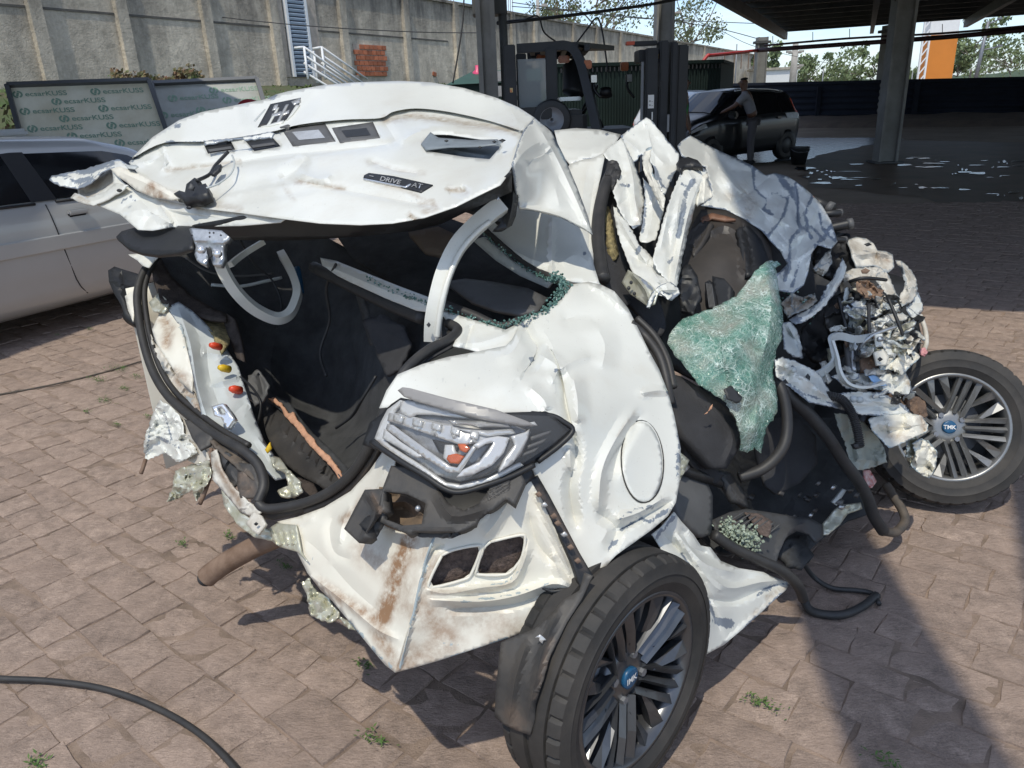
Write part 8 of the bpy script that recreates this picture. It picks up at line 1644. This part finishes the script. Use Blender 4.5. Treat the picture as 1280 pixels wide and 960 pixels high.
for k in range(26):
    r = random.Random(900+k); x, y = r.uniform(905, 1075), r.uniform(600, 650)
    if not inpoly((x, y), [(905, 610), (960, 600), (1040, 560), (1075, 620), (1060, 640), (1000, 648), (920, 640)]): continue
    s = r.uniform(2, 5); patch('cabin_debris', [(x-s, y), (x, y-s*.7), (x+s, y-s*.2), (x+s*.5, y+s*.7)], [(x-s, y, 2.28), (x+s, y, 2.32), (x, y+s, 2.27)], (black, blackd, greyplastic, galv, rubber)[k % 5], car, th=.01, step=3, crumple=.01, cscale=5)

# ---- shattered windscreen hanging out
gd = [(964, 329, 2.36), (954, 330, 2.34), (836, 425, 2.14), (870, 478, 2.06), (850, 402, 2.18), (907, 501, 2.04), (925, 535, 2.03), (927, 564, 2.08), (951, 565, 2.12), (972, 515, 2.14), (969, 451, 2.16), (978, 411, 2.22), (905, 440, 2.02), (940, 400, 2.14), (945, 480, 2.06), (920, 375, 2.24)]
scr = patch('shattered_windscreen', [(964, 329), (970, 338), (976, 374), (979, 400), (977, 424), (970, 440), (969, 451), (966, 470), (971, 492), (973, 512), (968, 522), (958, 534), (955, 552), (951, 566), (944, 560), (934, 566), (926, 563), (926, 545), (922, 527), (907, 503), (888, 490), (870, 478), (860, 464), (850, 450), (840, 440), (834, 428), (836, 418), (850, 401), (870, 392), (886, 387), (904, 378), (920, 370), (930, 358), (941, 344), (950, 332), (958, 328)], gd, glassm, car, th=.004, step=4, wob=.03, wscale=40, jag=1.2, folds=5, famp=.014, fwd=16, sharp=70, creases=[([(958, 332), (964, 380), (960, 420), (952, 450)], .03, 14), ([(880, 400), (900, 440), (910, 490)], -.02, 20), ([(936, 460), (946, 500), (942, 550)], .02, 14)])
patch('punched_hole', [(905, 486), (914, 482), (922, 488), (928, 498), (922, 504), (908, 498)], [(905, 486, 2.02), (928, 498, 2.02), (914, 503, 2.01)], black, scr, th=.002, step=3, jag=1, asub=True)
patch('torn_interlayer', [(952, 338), (958, 326), (972, 326), (976, 330), (968, 334), (962, 345)], [(952, 338, 2.35), (976, 330, 2.36), (962, 345, 2.33)], glassm, car, th=.004, step=3, crumple=.02, cscale=8, jag=.8)

# ---- crushed front end
def cr_(name, pl, d, m_=None, am=.04, cs=16, **kw):
    kw.setdefault('th', .002); kw.setdefault('jag', .8); kw.setdefault('folds', 3); kw.setdefault('famp', .016); kw.setdefault('fwear', .35); kw.setdefault('sharp', 16); kw.setdefault('step', 2.6); kw.setdefault('edgewear', .7); am *= 1.3; cs *= .85
    return patch(name, pl, d, m_ or white_dirty, car, crumple=am, cscale=cs, **kw)
cr_('crushed_wing_strip', [(986, 400), (994, 394), (1008, 388), (1022, 380), (1030, 364), (1040, 348), (1050, 331), (1053, 322), (1058, 331), (1056, 344), (1048, 360), (1038, 374), (1030, 384), (1018, 394), (1008, 402), (995, 405)], [(986, 400, 2.36), (1022, 380, 2.42), (1054, 325, 2.62), (1040, 372, 2.46), (1000, 403, 2.34)], white, .012, 14, creases=[([(992, 400), (1020, 388), (1042, 358), (1055, 330)], .02, 7)], wear=[([(1010, 392), (1030, 372)], 2.5, .7), ([(1000, 398), (990, 402)], 3, .6)])
cr_('crushed_metal', [(976, 378), (990, 366), (1004, 372), (1018, 366), (1022, 376), (1010, 386), (994, 392), (984, 398)], [(976, 378, 2.44), (1022, 376, 2.48), (984, 398, 2.36)], cream, .04, 12, dirt=[([(985, 380), (1010, 376)], 8, .9)])
cr_('crushed_metal', [(1015, 338), (1024, 326), (1032, 316), (1038, 312), (1040, 326), (1036, 338), (1028, 346), (1018, 342)], [(1015, 338, 2.56), (1038, 312, 2.66), (1028, 346, 2.54)], cream, .03, 14)
patch('bumper_beam_box', [(1059, 300), (1070, 296), (1083, 298), (1092, 304), (1097, 313), (1108, 314), (1116, 318), (1118, 334), (1111, 340), (1092, 332), (1071, 334), (1064, 318)], [(1059, 300, 2.86), (1083, 298, 2.92), (1116, 318, 2.90), (1111, 340, 2.80), (1071, 334, 2.76)], cream, car, th=.006, step=3.2, crumple=.035, cscale=18, edgewear=1.2, creases=[([(1062, 306), (1072, 318), (1098, 316), (1117, 322)], .03, 6), ([(1096, 314), (1094, 330)], -.02, 4)], dirt=[([(1095, 320), (1110, 326)], 4, .6)])
patch('beam_slot', [(1080, 305), (1086, 303), (1090, 306), (1084, 308)], 2.82, black, car, th=.002, step=2)
cr_('crushed_metal', [(1055, 340), (1071, 334), (1082, 334), (1095, 333), (1108, 338), (1114, 350), (1119, 364), (1124, 372), (1112, 372), (1102, 360), (1092, 347), (1078, 350), (1064, 349)], [(1055, 340, 2.72), (1095, 333, 2.80), (1122, 370, 2.70), (1064, 349, 2.68)], cream, .03, 14)
patch('beam_hole', [(1076, 338), (1082, 335), (1088, 338), (1084, 342), (1078, 342)], 2.68, rust, car, th=.002, step=2)
cr_('bent_bumper_beam', [(1119, 325), (1126, 326), (1133, 331), (1140, 339), (1145, 348), (1147, 360), (1145, 370), (1139, 378), (1127, 383), (1123, 373), (1129, 362), (1131, 352), (1127, 340)], [(1119, 325, 2.90), (1145, 348, 2.84), (1139, 378, 2.72), (1127, 383, 2.68), (1129, 352, 2.82)], cream, .008, 20, creases=[([(1122, 328), (1138, 345), (1138, 366), (1130, 380)], .03, 6)])
cr_('crushed_metal', [(1143, 362), (1147, 364), (1153, 378), (1155, 386), (1150, 396), (1141, 400), (1134, 388), (1131, 382), (1140, 378)], [(1143, 362, 2.82), (1155, 386, 2.78), (1141, 400, 2.70)], white, .02, 12)
cr_('crushed_metal', [(1069, 380), (1076, 374), (1090, 373), (1105, 374), (1118, 374), (1126, 380), (1112, 388), (1100, 394), (1086, 398), (1074, 392)], [(1069, 380, 2.60), (1118, 374, 2.72), (1086, 398, 2.55)], white, .03, 14, wear=[([(1075, 386), (1095, 384), (1115, 378)], 3.5, .8)])
cr_('crushed_metal', [(1066, 388), (1080, 396), (1094, 402), (1110, 396), (1124, 392), (1138, 398), (1140, 406), (1128, 416), (1120, 428), (1132, 436), (1146, 441), (1138, 452), (1120, 458), (1104, 452), (1090, 440), (1078, 424), (1066, 408)], [(1066, 388, 2.56), (1138, 400, 2.70), (1120, 458, 2.50), (1078, 424, 2.50), (1105, 420, 2.55)], silverm, .085, 15, jag=.8, dirt=[([(1100, 410), (1125, 404)], 10, .6)])
cr_('crushed_metal', [(1082, 398), (1096, 408), (1110, 404), (1124, 410), (1116, 424), (1122, 440), (1106, 446), (1096, 430), (1086, 416)], [(1082, 398, 2.50), (1124, 410, 2.60), (1106, 446, 2.46)], galv, .07, 11, jag=.8)
cr_('crushed_metal', [(1096, 452), (1110, 444), (1128, 438), (1146, 440), (1150, 446), (1140, 456), (1128, 470), (1114, 462), (1100, 462)], [(1096, 452, 2.46), (1148, 443, 2.56), (1116, 466, 2.46)], white_dirty, .05, 14)
cr_('crushed_metal', [(1062, 396), (1070, 400), (1076, 424), (1072, 446), (1062, 440), (1060, 418)], [(1062, 396, 2.55), (1076, 424, 2.52), (1062, 440, 2.48)], greyp, .02, 16)
cr_('crushed_metal', [(1070, 352), (1084, 350), (1096, 358), (1106, 368), (1094, 374), (1080, 372), (1072, 364)], [(1070, 352, 2.64), (1106, 368, 2.66), (1080, 372, 2.58)], mat('rusty_tan', (.30, .19, .12), .8, col2=(.12, .08, .06), vscale=40), .05, 9)
patch('dark_engine', [(1010, 400), (1040, 372), (1068, 358), (1080, 380), (1066, 400), (1062, 440), (1030, 452), (1008, 446), (1000, 420)], [(1010, 400, 2.62), (1068, 358, 2.74), (1062, 440, 2.56), (1005, 440, 2.56)], black, car, th=.02, step=5, crumple=.07, cscale=22)
patch('torn_black_liner', [(1030, 390), (1050, 376), (1068, 372), (1066, 396), (1060, 418), (1044, 420), (1034, 410)], [(1030, 390, 2.52), (1068, 372, 2.62), (1050, 420, 2.50)], rubber, car, th=.008, step=4, crumple=.05, cscale=14)
patch('headlamp_remains', [(1128, 402), (1140, 396), (1148, 400), (1152, 420), (1150, 440), (1140, 438), (1134, 420)], [(1128, 402, 2.68), (1148, 400, 2.72), (1150, 440, 2.62)], black, car, th=.02, step=4, crumple=.03, cscale=10)
ptube('trim_edge', [(1150, 394, 2.72), (1156, 410, 2.70), (1158, 428, 2.66), (1154, 440, 2.62)], .008, cream, car, n=5)
patch('pink_scrap', [(1150, 436), (1156, 434), (1160, 440), (1156, 446), (1150, 443)], 2.60, mat('pink_scrap', (.55, .25, .25), .6), car, th=.006, step=2, crumple=.01, cscale=5)
# scuttle and grey posts
cr_('screen_post', [(978, 404), (988, 402), (996, 410), (1002, 430), (1004, 448), (992, 446), (980, 436)], [(978, 404, 2.30), (1004, 448, 2.32), (980, 436, 2.26)], greyp, .008, 20, creases=[([(984, 406), (996, 428), (1000, 446)], .016, 4)])
cr_('pillar_remains', [(969, 450), (978, 446), (991, 450), (1006, 456), (1024, 467), (1032, 480), (1040, 494), (1052, 506), (1062, 514), (1036, 508), (1010, 502), (996, 490), (980, 478), (970, 470)], [(969, 450, 2.17), (1024, 467, 2.30), (1062, 514, 2.32), (980, 478, 2.18), (1010, 480, 2.22)], white, .02, 20, creases=[([(972, 456), (1005, 472), (1045, 506)], .03, 8), ([(990, 456), (985, 470)], -.02, 5)], wear=[([(972, 468), (1000, 490), (1050, 508)], 2.5, .6), ([(985, 452), (998, 466)], 3, .6)])
patch('pillar_hole', [(1007, 470), (1010, 467), (1013, 471), (1012, 477), (1008, 476)], 2.21, black, car, th=.002, step=2)
for x, y in ((983, 458), (992, 463)): c = P(x, y, 2.165); tube('spot_weld', [c, c+Vector((0, -.006, .003))], .008, greyp, car, n=1, k=10)
cr_('chassis_leg', [(1046, 492), (1060, 490), (1080, 490), (1101, 490), (1120, 500), (1136, 509), (1140, 518), (1110, 520), (1078, 519), (1062, 515), (1052, 506)], [(1046, 492, 2.28), (1101, 490, 2.40), (1140, 514, 2.46), (1062, 515, 2.28)], white, .014, 24, creases=[([(1062, 504), (1100, 502), (1138, 514)], .012, 8)])
for x, y in ((1066, 499), (1074, 500)):
    c = P(x, y, 2.27); tube('weld_nut', [c, c+Vector((0, -.008, .004))], .010, greyp, car, n=1, k=12)
cr_('rusty_mud', [(1092, 489), (1120, 492), (1146, 495), (1156, 502), (1160, 520), (1150, 524), (1136, 510), (1112, 498)], [(1092, 489, 2.42), (1146, 495, 2.50), (1156, 524, 2.46)], mat('caked_mud', (.20, .13, .085), .95, col2=(.11, .07, .05), vscale=40, bump=.6, bscale=120), .03, 12)
cr_('crushed_wing', [(1085, 524), (1098, 518), (1118, 517), (1138, 516), (1152, 520), (1160, 530), (1158, 540), (1140, 548), (1124, 556), (1112, 560), (1100, 548), (1090, 538)], [(1085, 524, 2.32), (1138, 516, 2.42), (1160, 534, 2.42), (1112, 560, 2.30)], white_dirty, .03, 18, creases=[([(1092, 528), (1120, 534), (1154, 530)], .016, 8), ([(1104, 520), (1114, 555)], -.014, 6)], dirt=[([(1150, 522), (1158, 540)], 6, .8), ([(1110, 545), (1130, 548)], 5, .5)])
cr_('crushed_wing', [(1040, 470), (1052, 466), (1066, 468), (1085, 465), (1110, 466), (1132, 466), (1138, 478), (1140, 494), (1122, 494), (1106, 490), (1090, 484), (1070, 488), (1056, 484)], [(1040, 470, 2.34), (1110, 466, 2.48), (1140, 492, 2.48), (1070, 488, 2.36)], white, .04, 16, dirt=[([(1050, 474), (1070, 476)], 6, .7), ([(1130, 470), (1138, 484)], 4, .8)], wear=[([(1088, 470), (1104, 478), (1112, 482)], 4, .7)])
patch('blue_sticker', [(1086, 470), (1094, 468), (1104, 478), (1110, 482), (1098, 482), (1090, 476)], [(1086, 470, 2.385), (1110, 482, 2.42), (1090, 478, 2.37)], blue_t, car, th=.002, step=3)
ptube('grey_hoop', [(1018, 470, 2.30), (1030, 464, 2.32), (1042, 452, 2.34), (1040, 436, 2.36), (1038, 424, 2.38), (1050, 420, 2.40), (1070, 424, 2.42), (1096, 420, 2.46)], 1, greyp, car, n=5, prof=rect(.024, .008), smooth=False)
ptube('grey_hoop', [(1040, 428, 2.36), (1046, 448, 2.33), (1050, 466, 2.31), (1060, 480, 2.31), (1080, 484, 2.33), (1104, 478, 2.38)], 1, white, car, n=5, prof=rect(.022, .008), smooth=False)
lp = patch('white_lug', [(1094, 418), (1103, 417), (1104, 433), (1095, 434)], 2.42, white, car, th=.01, step=3); c = P(1099, 424, 2.41); tube('lug_bolt', [c, c+Vector((0, -.01, .004))], .009, galv, lp, n=1, k=10)
lp = patch('lug_plate', [(1093, 440), (1104, 436), (1112, 446), (1108, 456), (1097, 456)], [(1093, 440, 2.42), (1112, 446, 2.44), (1097, 456, 2.40)], white_dirty, car, th=.008, step=3); patch('lug_hole', [(1097, 449), (1100, 446), (1104, 449), (1100, 452)], 2.395, black, lp, th=.002, step=2, asub=True)
patch('rust_box', [(1074, 446), (1086, 440), (1094, 446), (1100, 458), (1094, 464), (1078, 464)], [(1074, 446, 2.46), (1100, 458, 2.46), (1078, 464, 2.42)], rust, car, th=.03, step=4, crumple=.02, cscale=12)
for k in range(3): ptube('grey_rod', [(1058+k*5, 430, 2.46), (1060+k*5, 448, 2.43), (1062+k*5, 464, 2.40)], .009, (greyplastic, galv, black)[k], car, n=3)
cr_('wheel_liner', [(1043, 516), (1058, 518), (1080, 528), (1096, 545), (1106, 561), (1109, 578), (1092, 584), (1071, 589), (1062, 574), (1056, 552), (1048, 534)], [(1043, 516, 2.36), (1080, 528, 2.42), (1109, 578, 2.44), (1071, 589, 2.38)], mat('grey_green_liner', (.36, .38, .33), .5, var=.2, vscale=20), .03, 26, edgewear=1, wear=[([(1056, 552), (1062, 560)], 3, .6)], dirt=[([(1092, 582), (1108, 578)], 5, .8)])
cr_('torn_wing_tip', [(1140, 555), (1150, 548), (1162, 552), (1172, 566), (1170, 584), (1162, 598), (1152, 594), (1144, 588), (1138, 580), (1144, 566)], [(1140, 555, 2.46), (1172, 570, 2.50), (1160, 598, 2.46), (1138, 580, 2.46)], white_dirty, .045, 13, jag=.6)
cr_('torn_wing_tip', [(1134, 548), (1146, 544), (1152, 554), (1144, 570), (1138, 586), (1132, 572)], [(1134, 548, 2.47), (1152, 554, 2.48), (1138, 586, 2.47)], silverm, .03, 10)
# corrugated hose
hp = catmull([P(1032, 494, 2.26), P(1050, 498, 2.25), P(1060, 508, 2.25), P(1067, 522, 2.25), P(1072, 540, 2.25), P(1075, 558, 2.25)], 14)
vs, fs = tube_geo(hp, circ(.0145, 10), radii=[1.0 if i % 2 else .78 for i in range(len(hp))]); link('corrugated_hose', mesh_from(vs, fs), rubber, car)
patch('hose_end', [(1067, 556), (1078, 553), (1080, 559), (1070, 562)], 2.24, rubber, car, th=.02, step=3)
patch('sill_tatters', [(1080, 588), (1088, 588), (1096, 602), (1090, 610), (1082, 604)], [(1080, 588, 2.42), (1096, 602, 2.45), (1082, 604, 2.41)], mat('red_white_scrap', (.55, .45, .42), .7, col2=(.4, .08, .07), vscale=60), car, th=.006, step=3, crumple=.02, cscale=7)
# small torn scraps that fill the crushed nose
rs_ = random.Random(404); NOSE = [(1062, 345), (1118, 372), (1132, 398), (1146, 404), (1148, 436), (1128, 452), (1100, 460), (1066, 452), (1050, 430), (1040, 400), (1050, 372)]
nd_ = TPS([(1062, 345, 2.66), (1118, 372, 2.68), (1148, 436, 2.58), (1100, 460, 2.42), (1040, 400, 2.50), (1095, 410, 2.52)])
k = 0
NOSE2 = [(1045, 380), (1070, 345), (1120, 372), (1150, 392), (1152, 440), (1128, 470), (1140, 500), (1110, 520), (1060, 500), (1030, 470), (1040, 420)]
nd2_ = TPS([(1070, 345, 2.64), (1120, 372, 2.66), (1150, 440, 2.56), (1140, 505, 2.44), (1040, 470, 2.32), (1095, 470, 2.40), (1095, 410, 2.50)])
k2_ = 0
while k2_ < 46:
    x, y = rs_.uniform(1030, 1152), rs_.uniform(345, 515)
    if not inpoly((x, y), NOSE2): continue
    a0_ = rs_.uniform(0, 6.28); L_ = rs_.uniform(9, 20); w__ = rs_.uniform(3, 7.5); ca, sa = math.cos(a0_), math.sin(a0_)
    q = [(x+(u*L_*ca-v_*w__*sa)*rs_.uniform(.85, 1.15), y+(u*L_*sa+v_*w__*ca)*.8) for u, v_ in ((-1, -.5), (-.5, -1), (.1, -.7), (.6, -1), (1, -.1), (.7, .8), (.1, 1), (-.5, .6), (-.9, .8))]
    d = float(nd2_(np.array([x]), np.array([y]))[0])+rs_.uniform(-.02, .09); t1_, t2_ = rs_.uniform(-.006, .006), rs_.uniform(-.008, .008)
    patch('torn_sheet', q, [(x-10, y, d-10*t1_), (x+10, y, d+10*t1_), (x, y+10, d+10*t2_)], (white, white_dirty, silverm, black, white, greyp, cream)[k2_ % 7], car, th=.0018, step=2.6, crumple=.02, cscale=9, jag=.7, sharp=16, folds=3, famp=.014, fwd=5, edgewear=.8); k2_ += 1
while k < 58:
    x, y = rs_.uniform(1036, 1150), rs_.uniform(340, 462)
    if not inpoly((x, y), NOSE): continue
    a0_ = rs_.uniform(0, 6.28); L_ = rs_.uniform(4, 13); w__ = rs_.uniform(2, 5); ca, sa = math.cos(a0_), math.sin(a0_)
    q = [(-L_, -w__*.6), (-L_*.2, -w__), (L_*.7, -w__*.7), (L_, w__*.2), (L_*.3, w__), (-L_*.6, w__*.8)]
    q = [(x+(u*ca-v*sa)*rs_.uniform(.8, 1.2), y+(u*sa+v*ca)*.8) for u, v in q]
    d = float(nd_(np.array([x]), np.array([y]))[0])+rs_.uniform(-.05, .06); tl_ = rs_.uniform(-.006, .006); tm_ = rs_.uniform(-.006, .006)
    patch('metal_scrap', q, [(x-10, y, d-10*tl_), (x+10, y, d+10*tl_), (x, y+10, d+10*tm_), (x, y-10, d-10*tm_)][:3], (white_dirty, silverm, galv, greyp, black, cream, rust, white, black)[k % 9], car, th=.003, step=2.4, crumple=.035, cscale=7, jag=.5, sharp=18); k += 1
for x0, y0, x1, y1, d, m_ in ((1048, 372, 1062, 452, 2.5, black), (1086, 380, 1090, 440, 2.5, rubber), (1110, 372, 1140, 452, 2.55, black), (1062, 352, 1108, 350, 2.66, black), (1070, 440, 1120, 408, 2.46, galv)):
    ptube('loose_cable', [(x0, y0, d), ((x0+x1)/2+rs_.uniform(-8, 8), (y0+y1)/2+rs_.uniform(-6, 6), d-.03), (x1, y1, d)], .006, m_, car, n=6, k=6)
# far side of the body and floor pan: not seen from here, they carry the wreck and keep the sun out of the cabin
def wsheet(name, grid, m_):
    n = len(grid[0]); vs = [Vector(p) for r in grid for p in r]; fs = [(i*n+j, i*n+j+1, (i+1)*n+j+1, (i+1)*n+j) for i in range(len(grid)-1) for j in range(n-1)]
    o = link(name, mesh_from(vs, fs, True), m_, car); md = o.modifiers.new('t', 'SOLIDIFY'); md.thickness = .004; return o
wsheet('far_body_side', [[(-1.33, 2.62, z), (-1.0, 3.05, z*1.0), (-.55, 3.35, z), (-.05, 3.65, z), (.45, 3.95, z)] for z in (.22, .5, .8, .92)], white_dirty)
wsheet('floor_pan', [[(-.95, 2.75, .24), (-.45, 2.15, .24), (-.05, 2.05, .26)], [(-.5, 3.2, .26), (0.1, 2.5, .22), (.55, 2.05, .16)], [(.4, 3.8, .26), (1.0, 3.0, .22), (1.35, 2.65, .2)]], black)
crumbs('far_glass_crumbs', [(985, 360, 2.6), (1000, 380, 2.5), (1010, 400, 2.5)], 40, .02, .004, shard, car, 12)
